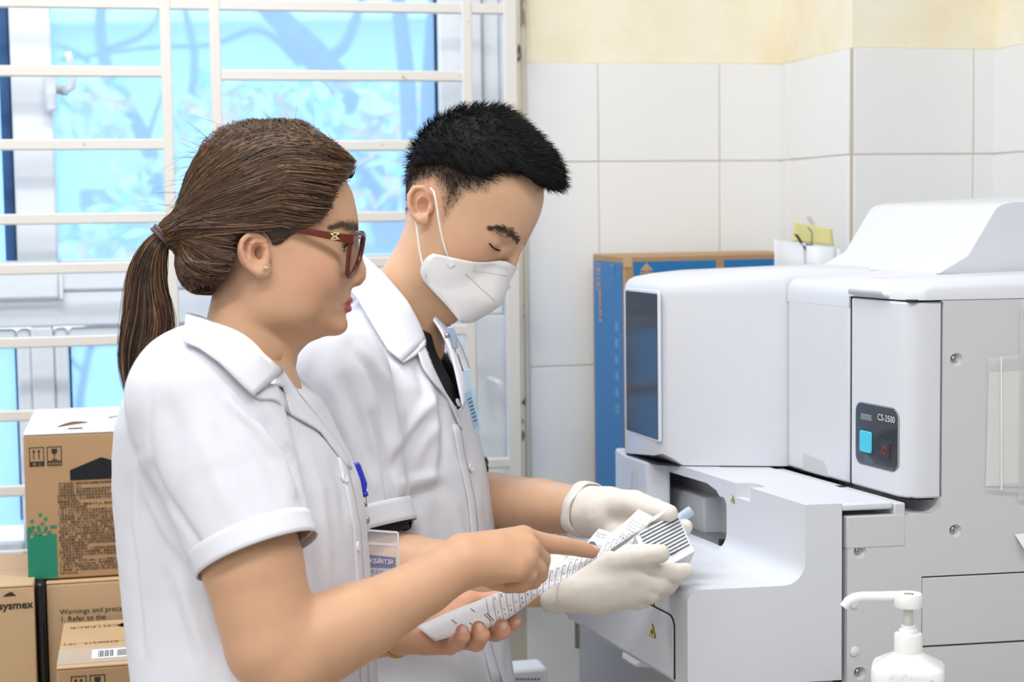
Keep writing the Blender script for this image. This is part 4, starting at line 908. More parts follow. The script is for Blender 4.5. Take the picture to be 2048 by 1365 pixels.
def grad(fn, p, e=.0015):
    g = np.stack([fn(p+np.array(d, f32)*e)-fn(p-np.array(d, f32)*e) for d in ((1, 0, 0), (0, 1, 0), (0, 0, 1))], 1); return g/np.maximum(np.linalg.norm(g, axis=1, keepdims=True), 1e-9)
def in_poly(x, y, poly):
    poly = np.asarray(poly, float); r = np.zeros(len(x), bool); j = len(poly)-1
    for i in range(len(poly)):
        xi, yi = poly[i]; xj, yj = poly[j]
        c = ((yi > y) != (yj > y)) & (x < (xj-xi)*(y-yi)/(yj-yi+1e-12)+xi); r ^= c; j = i
    return r
def poly_dist(x, y, pts):
    pts = np.asarray(pts, float); d = np.full(len(x), 1e9); T = np.zeros(len(x)); n = len(pts)-1
    for i in range(n):
        a, b = pts[i], pts[i+1]; ba = b-a; t = np.clip(((x-a[0])*ba[0]+(y-a[1])*ba[1])/max(ba@ba, 1e-9), 0, 1)
        e = np.hypot(x-a[0]-t*ba[0], y-a[1]-t*ba[1]); c = e < d; d[c] = e[c]; T[c] = (i+t[c])/n
    return d, T
def fold_field(v, N, folds, wmul=1.0):
    """cloth folds: each a pixel path with a width (px) and a height (m), raised or sunk along the surface normal of the cloth"""
    x, y, dd = proj(v); facing = np.clip(-(N@CF)*3, 0, 1); out = np.zeros(len(v))
    for pts, w, h in folds:
        d, T = poly_dist(x, y, pts); out += h*np.exp(-(d/w)**2)*facing*np.sin(np.pi*np.clip(T*.92+.04, 0, 1))**.5
    return out
def value_noise(p, sc, seed=0):
    r = np.random.default_rng(seed); K = 3; out = np.zeros(len(p))
    for _ in range(7):
        k = r.normal(size=3)*sc; out += np.sin(p@k+r.uniform(0, 6.28))
    return out/7
class Frame:
    """a body-part frame laid on the picture: u,v picture axes, y sideways (person's left)"""
    def __init__(s, u0, v0, d, yaw):
        s.u0, s.v0, s.d, s.s = u0, v0, d, d/FPX; s.O = P(u0, v0, d); c, q = math.cos(yaw), math.sin(yaw); s.c, s.q = c, q
        s.hx = CR*c-CF*q; s.hz = CU.copy(); s.hy = np.cross(s.hz, s.hx); s.M = np.stack([s.hx, s.hy, s.hz], 1).astype(f32)
    def L(s, u, v, y=0.0): return np.array([((u-s.u0)*s.s-y*s.q)/s.c, y, (s.v0-v)*s.s])
    def X(s, u): return (np.asarray(u, float)-s.u0)*s.s/s.c
    def Z(s, v): return (s.v0-np.asarray(v, float))*s.s
    def to(s, p): return (p-s.O.astype(f32))@s.M
    def world(s, l): return s.O+np.asarray(l)@np.asarray(s.M, float).T
M_CLOTH = mat('white_coat_cloth', srgb(224, 224, 231), .85, bump=.10, bscale=700, spec=.2)
def skin_mat(name):
    m = mat(name, (.6, .4, .3), .48, attr='tint', sss=.10, var=.07, vscale=30, bump=.06, bscale=700, spec=.4); return m
M_SKIN = skin_mat('skin')
def hand_sdf(p, palm, fingers, thumb, kp=.008, kf=.003, kb=.006):
    """palm: list of (points, radii) chains; fingers: list of chains; one continuous surface, fingers kept apart"""
    d = None
    for pts, rs in palm:
        e = s_chain(p, pts, rs); d = e if d is None else smin(d, e, kp)
    fd = None
    for pts, rs in fingers:
        e = s_chain(p, pts, rs, .0015); fd = e if fd is None else smin(fd, e, .0012)
    d = smin(d, fd, kf)
    if thumb is not None:
        for pts, rs in ([thumb] if not isinstance(thumb, list) else thumb): d = smin(d, s_chain(p, pts, rs, .002), kb)
    return d
def bounds(pts, pad): pts = np.asarray(pts); return pts.min(0)-pad, pts.max(0)+pad
def drape(px_grid, targets, lift, name, m, parent, thick=.0014, smooth_it=2, sub=0):
    """a cloth piece (collar, lapel, cuff ...): a grid of picture points dropped onto the garment below and lifted off it"""
    from mathutils.bvhtree import BVHTree
    rows, cols = len(px_grid), len(px_grid[0]); V = np.zeros((rows, cols, 3)); ok = np.zeros((rows, cols), bool)
    for i in range(rows):
        for j in range(cols):
            x, y = px_grid[i][j]; r = nrm(ray(x, y)); best = None
            for t in targets:
                h = t.ray_cast(Vector(CAMC), Vector(r))
                if h[0] is not None and (best is None or h[3] < best): best = h[3]
            if best is not None:
                L = lift(i/(rows-1), j/(cols-1)) if callable(lift) else lift; V[i, j] = CAMC+r*(best-L); ok[i, j] = True
    dd = np.linalg.norm(V-CAMC, axis=2)
    if not ok.all():     # points that miss the body take the mean depth of their neighbours
        for _ in range(60):
            if ok.all(): break
            for i in range(rows):
                for j in range(cols):
                    if ok[i, j]: continue
                    nb = [(i+a, j+b) for a, b in ((0, 1), (1, 0), (0, -1), (-1, 0)) if 0 <= i+a < rows and 0 <= j+b < cols and ok[i+a, j+b]]
                    if nb: dd[i, j] = np.mean([dd[k] for k in nb]); V[i, j] = CAMC+nrm(ray(*px_grid[i][j]))*dd[i, j]; ok[i, j] = True
    for _ in range(smooth_it):     # smooth depth only
        d2 = dd.copy(); d2[1:-1] = (dd[2:]+dd[:-2]+2*dd[1:-1])/4; d3 = d2.copy(); d3[:, 1:-1] = (d2[:, 2:]+d2[:, :-2]+2*d2[:, 1:-1])/4; dd = np.minimum(d3, dd+.004)
    for i in range(rows):
        for j in range(cols): V[i, j] = CAMC+nrm(ray(*px_grid[i][j]))*dd[i, j]
    b = MB(); b.add(V.reshape(-1, 3), [(i*cols+j, i*cols+j+1, (i+1)*cols+j+1, (i+1)*cols+j) for i in range(rows-1) for j in range(cols-1)])
    o = b.build(name, m, None, smooth=True, solid=thick, sub=sub); 
    if parent is not None: sub_of(o, parent)
    return o, V
def strip_grid(A, B, rows, cols):
    """picture grid between two polylines"""
    def samp(pl, t):
        pl = np.asarray(pl, float); s = np.r_[0, np.cumsum(np.hypot(*np.diff(pl, axis=0).T))]; s /= s[-1]; return np.array([np.interp(t, s, pl[:, 0]), np.interp(t, s, pl[:, 1])])
    return [[tuple(samp(A, j/(cols-1))*(1-i/(rows-1))+samp(B, j/(cols-1))*(i/(rows-1))) for j in range(cols)] for i in range(rows)]
def bvh_of(v, q):
    from mathutils.bvhtree import BVHTree
    return BVHTree.FromPolygons([tuple(map(float, p)) for p in v], [tuple(map(int, f)) for f in q])
# ================================================================== the woman
import time as _t; _t0 = _t.time()
WH = Frame(540, 500, 1.80, math.radians(-7))
SK1 = np.array(srgb(205, 160, 127)); SK1R = np.array(srgb(204, 142, 119))
LIPC = np.array(srgb(184, 84, 86))
X = WH.X; Z = WH.Z
_rows = [(672, 640, 520, 12), (668, 668, 505, 26), (660, 680, 500, 34), (650, 684, 492, 41), (640, 685.5, 486, 46), (629, 686.5, 482, 51), (622, 692, 480, 53), (612, 694, 478, 55), (600, 698, 474, 58), (588, 700, 470, 61), (571, 700, 464, 64), (550, 700, 456, 66.5), (530, 702, 450, 68), (510, 705, 444, 69), (490, 709, 440, 70), (470, 714, 436, 70.5), (450, 715.5, 432, 70.5), (423, 712, 428, 70), (400, 706, 425, 68), (385, 702, 424, 66), (350, 681, 430, 60), (320, 655, 445, 50)]
fz = Z([r[0] for r in _rows]); ffr = X([r[1] for r in _rows]); fbk = X([r[2] for r in _rows]); fw = np.array([r[3] for r in _rows])*.001
fz, ffr, fbk, fw = dense_rows(fz, ffr, fbk, fw, sig=(2, 8, 8))
L = WH.L
def w_ear(l, sgn):
    y0 = .0665*sgn
    E = lambda u, v, k: np.array([(u-540)*WH.s/WH.c, y0+sgn*k*.001, (500-v)*WH.s])
    hel = s_chain(l, [E(533, 507, 1), E(531, 488, 5), E(519, 479, 9), E(502, 480, 12), E(491, 492, 14), E(489, 508, 14), E(496, 528, 12), E(508, 543, 10), E(522, 551, 8)], [.0022, .0028, .003, .0031, .0031, .003, .003, .0035, .005])
    plate = s_ell(l, E(512, 512, 6), (.0165, .0035, .021), np.array([[.93, 0, .1], [.33, 1, 0], [0, 0, 1]]))
    lobe = s_ell(l, E(531, 548, 5), (.0075, .0042, .0082))
    anti = s_chain(l, [E(516, 490, 8), E(506, 503, 10), E(507, 522, 9), E(517, 534, 8)], [.0022, .0026, .0026, .0022])
    trag = s_ell(l, E(536, 520, 4), (.0038, .0035, .0062))
    d = smin(smin(plate, lobe, .006), hel, .003); d = smin(d, anti, .003)
    d = smax(d, -s_ell(l, E(522, 513, 10), (.0078, .0078, .0095)), .002)
    return smin(d, trag, .003)
EYE_W = [L(671, 500, sg*.031)+np.array([0, 0, 0]) for sg in (-1, 1)]
def w_head(l):
    x, y, z = l[:, 0], l[:, 1], l[:, 2]
    d = rows_sdf(x, y, z, fz, ffr, fbk, fw, nf=np.interp(z, [WH.Z(640), WH.Z(600), WH.Z(560), WH.Z(500)], [1.95, 1.85, 2.05, 2.3]), nb=2.0, mid=.42, soft=.012)
    d = smin(d, s_ell(l, L(548, 418), (.0805, .0715, .0765)), .012)
    # cheeks / jaw softness
    for sg in (-1, 1):
        d = smin(d, s_ell(l, L(640, 545, sg*.043), (.026, .018, .026)), .02)
        d = smin(d, s_ell(l, L(585, 605, sg*.045), (.03, .014, .026)), .02)
        e = L(702, 497, sg*.032); d = smax(d, -s_ell(l, e+np.array([.006, 0, 0]), (.013, .017, .009)), .010)
        c = EYE_W[(sg+1)//2]; lid = s_sph(l, c, .0132); lid = smax(lid, -s_ell(l, c+np.array([.0125, sg*.001, -.0005]), (.009, .0135, .0036)), .0012); d = smin(d, lid, .003)
    d = smin(d, s_ell(l, L(668, 652), (.013, .018, .011)), .012)
    # nose
    ns = s_chain(l, [L(703, 486), L(709, 512), L(715, 538), L(716, 551)], [.0062, .0068, .0075, .0080], .004)
    for sg in (-1, 1): ns = smin(ns, s_ell(l, L(703, 560, sg*.0105), (.0085, .0062, .0066)), .005)
    ns = smin(ns, s_ell(l, L(708, 565), (.0075, .005, .0045)), .004)
    d = smin(d, ns, .007)
    for sg in (-1, 1): d = smax(d, -s_ell(l, L(711, 569, sg*.0065), (.0045, .0026, .003)), .002)
    # lips
    up = s_chain(l, [L(680, 606, -.0225), L(694, 602, -.011), L(699, 600.5, 0), L(694, 602, .011), L(680, 606, .0225)], [.0016, .0031, .0031, .0031, .0016])
    lo = s_chain(l, [L(680, 609, -.0215), L(691, 616, -.010), L(695, 617.5, 0), L(691, 616, .010), L(680, 609, .0215)], [.0015, .0037, .0042, .0037, .0015])
    d = smin(d, up, .003); d = smin(d, lo, .003)
    gr = s_chain(l, [L(679, 607.5, -.0235), L(692, 608.5, -.012), L(702, 608.5, 0), L(692, 608.5, .012), L(679, 607.5, .0235)], [.0008, .0012, .0012, .0012, .0008]); d = smax(d, -gr, .0012)
    for sg in (-1, 1): d = smin(d, w_ear(l, sg), .003)
    # neck
    nk = s_chain(l, [L(520, 590), L(503, 650), L(485, 745), L(478, 800)], [.050, .0480, .049, .052]); d = smin(d, nk, .016)
    d = smin(d, s_chain(l, [L(600, 655), L(545, 690), L(530, 760)], [.016, .026, .028]), .02)
    return d
v, q = mesh_sdf(w_head, L(330, 800)+np.array([0, -.10, 0]), L(745, 265)+np.array([0, .10, 0]), .0019)
v = relax(v, q, 1, .4)
col = np.tile(SK1, (len(v), 1)); lm = v.astype(f32)
up = s_chain(lm, [L(678, 606.5, -.0235), L(694, 603, -.011), L(700, 602, 0), L(694, 603, .011), L(678, 606.5, .0235)], [.0018, .0038, .0036, .0033, .0010])
lo = s_chain(lm, [L(678, 608.5, -.0225), L(691, 615, -.010), L(696, 616.5, 0), L(691, 615, .010), L(678, 608.5, .0225)], [.0018, .0046, .0052, .0042, .0012])
k = np.clip(1-np.minimum(up, lo)/.0009, 0, 1)[:, None]; col = col*(1-k)+LIPC*k
k = np.exp(-(np.linalg.norm(lm-L(650, 560, -.06), axis=1)/.03)**2)[:, None]*.35; col = col*(1-k)+SK1R*k
k = np.exp(-(np.linalg.norm(lm-L(512, 512, -.075), axis=1)/.022)**2)[:, None]*.45; col = col*(1-k)+SK1R*k
k = np.exp(-(np.linalg.norm(lm-L(724, 555, 0), axis=1)/.012)**2)[:, None]*.35; col = col*(1-k)+SK1R*k
W_HEAD = (WH.world(v), q, col)
print('w head', len(v), _t.time()-_t0)

# ---- arms and hands (picture points with depth)
def PP(l): return [P(*a) for a in l]
R_ARM = dict(pts=PP([(400, 790, 1.655), (455, 960, 1.635), (505, 1130, 1.615), (545, 1290, 1.61), (572, 1322, 1.612), (640, 1284, 1.63), (735, 1237, 1.66), (850, 1172, 1.70), (930, 1122, 1.725)]),
             rs=[.056, .052, .049, .0455, .0435, .0415, .0370, .0292, .0265])
R_PALM = [(PP([(930, 1120, 1.725), (985, 1105, 1.745), (1045, 1080, 1.775)]), [.0262, .0235, .0155]),
          (PP([(930, 1122, 1.722), (990, 1112, 1.735), (1052, 1100, 1.755)]), [.025, .023, .0160]),
          (PP([(932, 1125, 1.718), (985, 1122, 1.727), (1046, 1122, 1.738)]), [.024, .022, .0155]),
          (PP([(935, 1128, 1.716), (975, 1130, 1.722), (1030, 1138, 1.727)]), [.022, .020, .0145])]
R_FING = [(PP([(1048, 1077, 1.777), (1085, 1087, 1.795), (1128, 1092, 1.812), (1160, 1098, 1.826), (1183, 1104, 1.835)]), [.0124, .0114, .0102, .0092, .0080]),
          (PP([(1058, 1096, 1.757), (1082, 1120, 1.778), (1078, 1150, 1.785), (1050, 1166, 1.785)]), [.0118, .0105, .0098, .0085]),
          (PP([(1050, 1120, 1.738), (1074, 1138, 1.757), (1066, 1162, 1.765), (1040, 1170, 1.768)]), [.0112, .0102, .0095, .008]),
          (PP([(1034, 1138, 1.727), (1058, 1150, 1.74), (1048, 1168, 1.748), (1024, 1172, 1.752)]), [.0100, .0090, .0085, .0075])]
R_THUMB = (PP([(958, 1140, 1.745), (990, 1158, 1.765), (1015, 1168, 1.775), (1040, 1172, 1.785)]), [.0150, .0125, .0105, .0085])
# left arm: hidden forearm, hand under the papers
L_ARM = dict(pts=PP([(470, 800, 1.955), (520, 1000, 1.97), (585, 1230, 1.94), (690, 1262, 1.875), (800, 1262, 1.82)]), rs=[.055, .048, .042, .036, .0265])
L_PALM = [(PP([(800, 1262, 1.82), (850, 1278, 1.805), (900, 1290, 1.785)]), [.0245, .0185, .0115]),
          (PP([(800, 1258, 1.825), (855, 1262, 1.82), (925, 1268, 1.80)]), [.0245, .019, .0125]),
          (PP([(800, 1254, 1.83), (865, 1245, 1.835), (960, 1245, 1.825)]), [.0245, .019, .0130]),
          (PP([(805, 1250, 1.835), (880, 1228, 1.85), (935, 1212, 1.85)]), [.0225, .0195, .0150])]
L_FING = [(PP([(897, 1292, 1.782), (913, 1287, 1.756), (925, 1273, 1.742), (924, 1262, 1.741)]), [.0095, .0092, .0085, .0070]),
          (PP([(920, 1278, 1.800), (952, 1285, 1.766), (962, 1270, 1.749), (957, 1257, 1.748)]), [.0110, .0105, .0096, .0080]),
          (PP([(955, 1258, 1.820), (992, 1266, 1.785), (1004, 1262, 1.768), (1003, 1252, 1.766)]), [.0115, .0102, .0094, .0080]),
          (PP([(962, 1240, 1.832), (1010, 1248, 1.808), (1026, 1246, 1.795), (1030, 1241, 1.793)]), [.0108, .0094, .0086, .0074])]
L_THUMB = (PP([(880, 1230, 1.85), (925, 1206, 1.858), (965, 1207, 1.862), (1005, 1196, 1.868)]), [.0180, .0155, .0115, .0092])
def mk_arm(arm, palm, fing, thumb):
    return lambda p: smin(s_chain(p, arm['pts'], arm['rs'], .006), hand_sdf(p, palm, fing, thumb), .006)
allp = lambda arm, palm, fing, thumb: np.concatenate([arm['pts']]+[x[0] for x in palm]+[x[0] for x in fing]+[thumb[0]])
parts = [W_HEAD]
KN = P(1055, 1075, 1.75)
for arm, palm, fing, thumb in ((R_ARM, R_PALM, R_FING, R_THUMB), (L_ARM, L_PALM, L_FING, L_THUMB)):
    fn = mk_arm(arm, palm, fing, thumb); lo, hi = bounds(allp(arm, palm, fing, thumb), .06)
    if arm is R_ARM:
        fa = fn
        # elbow bulk and the pad of the forearm below the crook, creases kept soft
        fn = lambda p, fa=fa: smin(fa(p), s_cone(p, P(610, 1284, 1.62), P(700, 1250, 1.645), .035, .033), .02)
    vv, qq = mesh_sdf(fn, lo, hi, .0021); vv = relax(vv, qq, 1, .5)
    c = np.tile(SK1, (len(vv), 1)); tips = [f[0][-1] for f in fing]+[thumb[0][-1]]
    for t in tips: k = np.exp(-(np.linalg.norm(vv-t, axis=1)/.014)**2)[:, None]*.5; c = c*(1-k)+SK1R*k
    for f in fing: k = np.exp(-(np.linalg.norm(vv-f[0][0], axis=1)/.013)**2)[:, None]*.3; c = c*(1-k)+SK1R*k
    if arm is L_ARM: k = np.clip((proj(vv)[0]-800)/60, 0, 1)[:, None]*.4; c = c*(1-k)+SK1R*k
    parts.append((vv, qq, c))
print('w arms', _t.time()-_t0)
# hidden trunk and legs so that the figure is whole
WB = Frame(470, 1000, 1.80, 0.0)
wfoot = WB.O.copy(); wfoot[2] = 0
def w_legs(p):
    d = None
    for sg in (-1, 1):
        hip = WB.world([0.01, sg*.085, -.20]); kn = hip.copy(); kn[2] = .46; kn += WB.hx*.02; an_ = kn.copy(); an_[2] = .075; an_ -= WB.hx*.03
        e = s_chain(p, [hip, kn, an_], [.075, .056, .04]); d = e if d is None else smin(d, e, .03)
    d = smin(d, s_ell(p, WB.world([0, 0, .0]), (.09, .12, .22)), .05); return d
lo_ = np.array([wfoot[0]-.25, wfoot[1]-.25, .02]); hi_ = np.array([wfoot[0]+.25, wfoot[1]+.25, 1.36])
vv, qq = mesh_sdf(w_legs, lo_, hi_, .010); parts.append((vv, qq, np.tile(SK1, (len(vv), 1))))
woman = empty('person', (wfoot[0], wfoot[1], 0), 'woman in red glasses and white coat with a brown ponytail, pointing at a paper', 'person')
def joinparts(parts):
    V, Q, Cc = [], [], []; n = 0
    for a, b, c in parts: V.append(a); Q.append(b+n); Cc.append(c); n += len(a)
    return np.concatenate(V), np.concatenate(Q), np.concatenate(Cc)
bv, bq, bc = joinparts(parts); w_body = np_mesh('body', bv, bq, M_SKIN, woman, bc)
# nails
M_NAIL = mat('nail', srgb(226, 178, 160), .25, coat=.4)
def nail(chain, parent, out, w=.0046, l=.0062, r=.0062):
    a, b = chain[-2], chain[-1]; t = nrm(b-a); o = nrm(np.asarray(out)-t*np.dot(out, t)); s = np.cross(t, o)
    c = b+o*(r-.0003)+t*.0012; vs = []; n = 6
    for i in range(n+1):
        for j in range(n+1):
            u, v_ = i/n*2-1, j/n*2-1; rr = 1-.25*max(0, u)**2*abs(v_); vs.append(c+t*u*l*(1-.3*v_*v_*(u > 0))+s*v_*w*rr-o*(v_*v_*.0022+max(0, u)*.0008))
    b_ = MB(); b_.add(vs, [(i*(n+1)+j, i*(n+1)+j+1, (i+1)*(n+1)+j+1, (i+1)*(n+1)+j) for i in range(n) for j in range(n)]); ob = b_.build('fingernail', M_NAIL, None, smooth=True, solid=.0006); sub_of(ob, parent)
nail(R_FING[0][0], woman, CU*.75-CF*.65, r=.0082)
for f in L_FING: nail(f[0], woman, -CF*.9-CU*.1+CR*.35, r=f[1][-1]+.0002)

# ---- coat
trow = [(650, 420, 372, 40), (700, 520, 335, 75), (737, 562, 310, 120), (765, 592, 296, 150), (800, 628, 276, 170), (850, 655, 258, 172), (905, 686, 249, 165), (966, 712, 246, 158), (1023, 726, 248, 154), (1095, 731, 252, 150), (1165, 737, 259, 148), (1250, 742, 270, 152), (1365, 748, 288, 165), (1600, 760, 300, 185), (1850, 770, 300, 195)]
WT = Frame(480, 1000, 1.80, math.radians(6))
tz = WT.Z([r[0] for r in trow])[::-1]; tf_ = WT.X([r[1] for r in trow])[::-1]; tb_ = WT.X([r[2] for r in trow])[::-1]; tw_ = np.array([r[3] for r in trow])[::-1]*.001
SLEEVE_R = (PP([(405, 800, 1.655), (450, 930, 1.640), (513, 1106, 1.615)]), [.0770, .0715, .0590])
SLEEVE_L = (PP([(475, 800, 1.945), (520, 960, 1.955), (550, 1110, 1.95)]), [.072, .066, .058])
def w_coat_s(p):
    l = WT.to(p); d = rows_sdf(l[:, 0], l[:, 1], l[:, 2], tz, tf_, tb_, tw_, nf=2.2, nb=2.3, mid=.5, soft=.03)
    for ch, sg in ((SLEEVE_R, -1), (SLEEVE_L, 1)):
        pts, rs = ch; e = s_chain(p, pts, rs, .0)
        ax = nrm(pts[2]-pts[1]); e = smax(e, (p-pts[2].astype(f32))@ax.astype(f32)-.001, .003); d = smin(d, e, .014)
    return d
v, q = mesh_sdf(w_coat_s, *bounds([WT.world([tb_.min()-.02, -.25, tz[0]]), WT.world([tf_.max()+.02, .25, tz[-1]]), WT.world([tb_.min(), .25, tz[0]]), WT.world([tf_.max(), -.25, tz[-1]])], .03), .0046)
v = relax(v, q, 1, .5); N = vnormals(v, q)
FOLD_W = [([(455, 800), (510, 850), (560, 915), (590, 985)], 9, .007), ([(475, 800), (535, 850), (575, 905), (598, 960)], 9, -.007), ([(440, 800), (490, 850), (530, 920), (560, 990)], 14, -.003),
          ([(300, 930), (330, 1000), (375, 1060), (405, 1100)], 8, -.007), ([(285, 920), (300, 990), (340, 1070), (390, 1130)], 10, .006), ([(280, 930), (275, 1030), (290, 1140), (300, 1300)], 13, .006), ([(262, 960), (262, 1060), (275, 1180), (285, 1300)], 9, -.005),
          ([(330, 1150), (350, 1230), (380, 1330)], 14, -.005), ([(360, 1140), (385, 1230), (420, 1340)], 14, .005), ([(425, 1180), (450, 1260), (500, 1350)], 13, -.006), ([(610, 900), (640, 980), (650, 1080), (655, 1200)], 12, .004), ([(585, 930), (615, 1010), (625, 1120), (630, 1200)], 12, -.005),
          ([(660, 900), (685, 970), (692, 1060)], 9, -.003), ([(330, 800), (350, 860), (350, 940)], 25, -.004), ([(400, 860), (430, 950), (470, 1040)], 16, .003), ([(430, 860), (470, 960), (510, 1050)], 12, -.003), ([(445, 780), (480, 870), (505, 960), (525, 1040)], 3, -.0015),
          ([(320, 740), (300, 800), (296, 870), (310, 940)], 6, -.003), ([(620, 1230), (640, 1300), (660, 1365)], 10, .004)]
off = fold_field(v, N, FOLD_W)+.0012*value_noise(v, 45, 3)+.0008*value_noise(v, 110, 5)
v = v+N*off[:, None]; v = relax(v, q, 1, .3)
# hollow sleeves: drop the closing discs, the cuff gets its own hem
def drop_caps(v, q, chain, ax_off=-.002):
    pts, rs = chain; ax = nrm(pts[2]-pts[1]); c = v[q].mean(1); h = (c-pts[2])@ax; fn_ = np.cross(v[q[:, 2]]-v[q[:, 0]], v[q[:, 3]]-v[q[:, 1]]); fn_ = (fn_@ax)/np.maximum(np.linalg.norm(fn_, axis=1), 1e-12); r = np.linalg.norm((c-pts[2])-h[:, None]*ax, axis=1)
    return q[~((h > ax_off-.004) & (r < rs[2]*1.35) & (h < .012) & (fn_ > .55))]
q2 = drop_caps(drop_caps(v, q, SLEEVE_R), v*0+0 if False else q*1 if False else SLEEVE_R) if False else drop_caps(v, drop_caps(v, q, SLEEVE_R), SLEEVE_L)
w_coat = np_mesh('coat', v, q2, M_CLOTH, woman); md = w_coat.modifiers.new('thick', 'SOLIDIFY'); md.thickness = .0012; md.offset = -1
W_COATB = bvh_of(v, q); W_BODYB = bvh_of(bv, bq)
def cuff(chain, rr, ln, name, m, parent, tilt=None, wob=.0015, seed=1, back=0.0):
    pts, rs = chain; ax = nrm(pts[2]-pts[1]) if tilt is None else nrm(tilt); a = nrm(np.cross(ax, CF)); b_ = np.cross(ax, a); n = 44; vs = []; r = random.Random(seed); ph = [r.uniform(0, 6.28) for _ in range(3)]
    K = 6
    for i in range(K):
        for k in range(n):
            th = 2*math.pi*k/n; R_ = rr*(1+.006*math.sin(3*th+ph[0])+.004*math.sin(5*th+ph[1]))+wob*math.sin(2*th+ph[2])*i/K; vs.append(pts[2]+ax*(ln*(i/(K-1))-ln+.004-back)+R_*(a*math.cos(th)*1.0+b_*math.sin(th)))
    mb_ = MB(); mb_.add(vs, [(i*n+k, i*n+(k+1) % n, (i+1)*n+(k+1) % n, (i+1)*n+k) for i in range(K-1) for k in range(n)])
    o = mb_.build(name, m, None, smooth=True, solid=.001, off=-1); sub_of(o, parent); return o
cuff(SLEEVE_R, .0628, .024, 'sleeve_hem', M_CLOTH, woman, wob=.0005); cuff(SLEEVE_L, .0585, .024, 'sleeve_hem', M_CLOTH, woman, seed=5)
# collar and lapels
TG = [W_COATB, W_BODYB]
drape(strip_grid([(372, 627), (402, 634), (450, 655), (510, 695), (566, 742)], [(366, 683), (398, 696), (440, 726), (478, 764), (508, 792)], 9, 16), TG, lambda i, j: .008+.004*i, 'collar', M_CLOTH, woman, .0022)
drape(strip_grid([(566, 742), (600, 790), (640, 840), (688, 905), (704, 938)], [(540, 768), (566, 772), (580, 828), (640, 862), (694, 934)], 7, 18), TG, lambda i, j: .006+.005*i*(1-j), 'lapel', M_CLOTH, woman, .002)
drape(strip_grid([(508, 792), (540, 776), (566, 770)], [(520, 800), (548, 800), (580, 828)], 4, 8), TG, .003, 'lapel_fold', M_CLOTH, woman, .002)
drape(strip_grid([(566, 735), (590, 752), (622, 790), (660, 850)], [(572, 748), (600, 790), (636, 836), (676, 890)], 6, 14), TG, lambda i, j: -.006-.012*(1-i), 'far_lapel', M_CLOTH, woman, .002)
# placket edge, buttons
drape(strip_grid([(690, 915), (708, 985), (722, 1060), (727, 1150), (733, 1250), (738, 1365)], [(676, 915), (693, 985), (707, 1060), (712, 1150), (718, 1250), (722, 1365)], 4, 26), [W_COATB], .0022, 'placket', M_CLOTH, woman, .0016)
M_BTN = mat('button_white', srgb(236, 236, 240), .3)
def button(px, py, targets, parent, r=.0056, lift=.004):
    rr = nrm(ray(px, py)); best = None
    for t in targets:
        h = t.ray_cast(Vector(CAMC), Vector(rr))
        if h[0] is not None and (best is None or h[3] < best[3]): best = h
    if best is None: return
    n = nrm(np.array(best[1])); n = n if np.dot(n, CF) < 0 else -n; c = np.array(best[0])-rr*lift
    b_ = MB(); b_.lathe([(r, -.001), (r, .0012), (r*.85, .0020), (r*.7, .0014), (0, .0012)], c, n, 20); o = b_.build('button', M_BTN, None, smooth=True); sub_of(o, parent)
button(689, 957, [W_COATB], woman); button(716, 1094, [W_COATB], woman)
print('w coat', _t.time()-_t0)

# ---- hair
HX, HZ = WH.X, WH.Z
hrow = [(250, 540, 530, 6), (254, 560, 508, 20), (259, 578, 482, 31), (266, 600, 462, 40), (278, 622, 440, 51), (292, 648, 424, 59), (309, 668, 406, 66), (330, 686, 394, 71), (354, 690, 382, 75), (385, 688, 373, 78), (406, 688, 366, 79), (423, 686, 362, 79), (450, 676, 350, 79), (468, 650, 352, 79), (485, 622, 366, 77.5), (500, 588, 370, 76), (530, 520, 361, 73), (554, 500, 366, 66), (574, 470, 382, 54), (582, 430, 402, 30)]
hz_ = HZ([r[0] for r in hrow])[::-1]; hf_ = HX([r[1] for r in hrow])[::-1]; hb_ = HX([r[2] for r in hrow])[::-1]; hw_ = np.array([r[3] for r in hrow])[::-1]*.001
HLINE = [(250, 705), (300, 716), (330, 712), (350, 696), (385, 672), (423, 660), (450, 640), (468, 606), (482, 580), (496, 566), (504, 545), (508, 500), (512, 478), (523, 472), (557, 462), (574, 444), (590, 425)]
hl_z = HZ([a for a, b in HLINE])[::-1]; hl_x = HX([b for a, b in HLINE])[::-1]
def w_hair(l, line=True):
    x, y, z = l[:, 0], l[:, 1], l[:, 2]; d = rows_sdf(x, y, z, hz_, hf_+.012, hb_, hw_, nf=np.interp(z, [HZ(430), HZ(340)], [3.0, 2.4]), nb=2.05, mid=.5, soft=.004)
    d = smin(d, s_ell(l, L(352, 468), (.014, .014, .013)), .015)
    if line:
        d = smax(d, x-np.interp(z, hl_z, hl_x), .004)
        d = smax(d, -(np.minimum(w_ear(l, -1), w_ear(l, 1))-.003), .003)
    return d
v, q = mesh_sdf(w_hair, L(320, 600)+np.array([0, -.1, 0]), L(720, 240)+np.array([0, .1, 0]), .003); v = relax(v, q, 2, .5)
M_HAIRC = mat('brown_hair_base', srgb(50, 36, 28), .5, var=.25, vscale=40)
whair = np_mesh('hair', WH.world(v), q, M_HAIRC, woman)
M_HAIR = mat('brown_hair', (.1, .06, .04), .38, attr='tint', spec=.5)
def hair_cols(n, rng, base, spread, hi=None, hfrac=0.0):
    c = np.tile(np.array(base), (n, 1))*(1+rng.normal(0, spread, (n, 1))); 
    if hi is not None: k = (rng.random(n) < hfrac); c[k] = np.array(hi)*(1+rng.normal(0, .15, (k.sum(), 1)))
    return np.clip(c, .003, 1)
rng = np.random.default_rng(3)
TIE = L(352, 467)
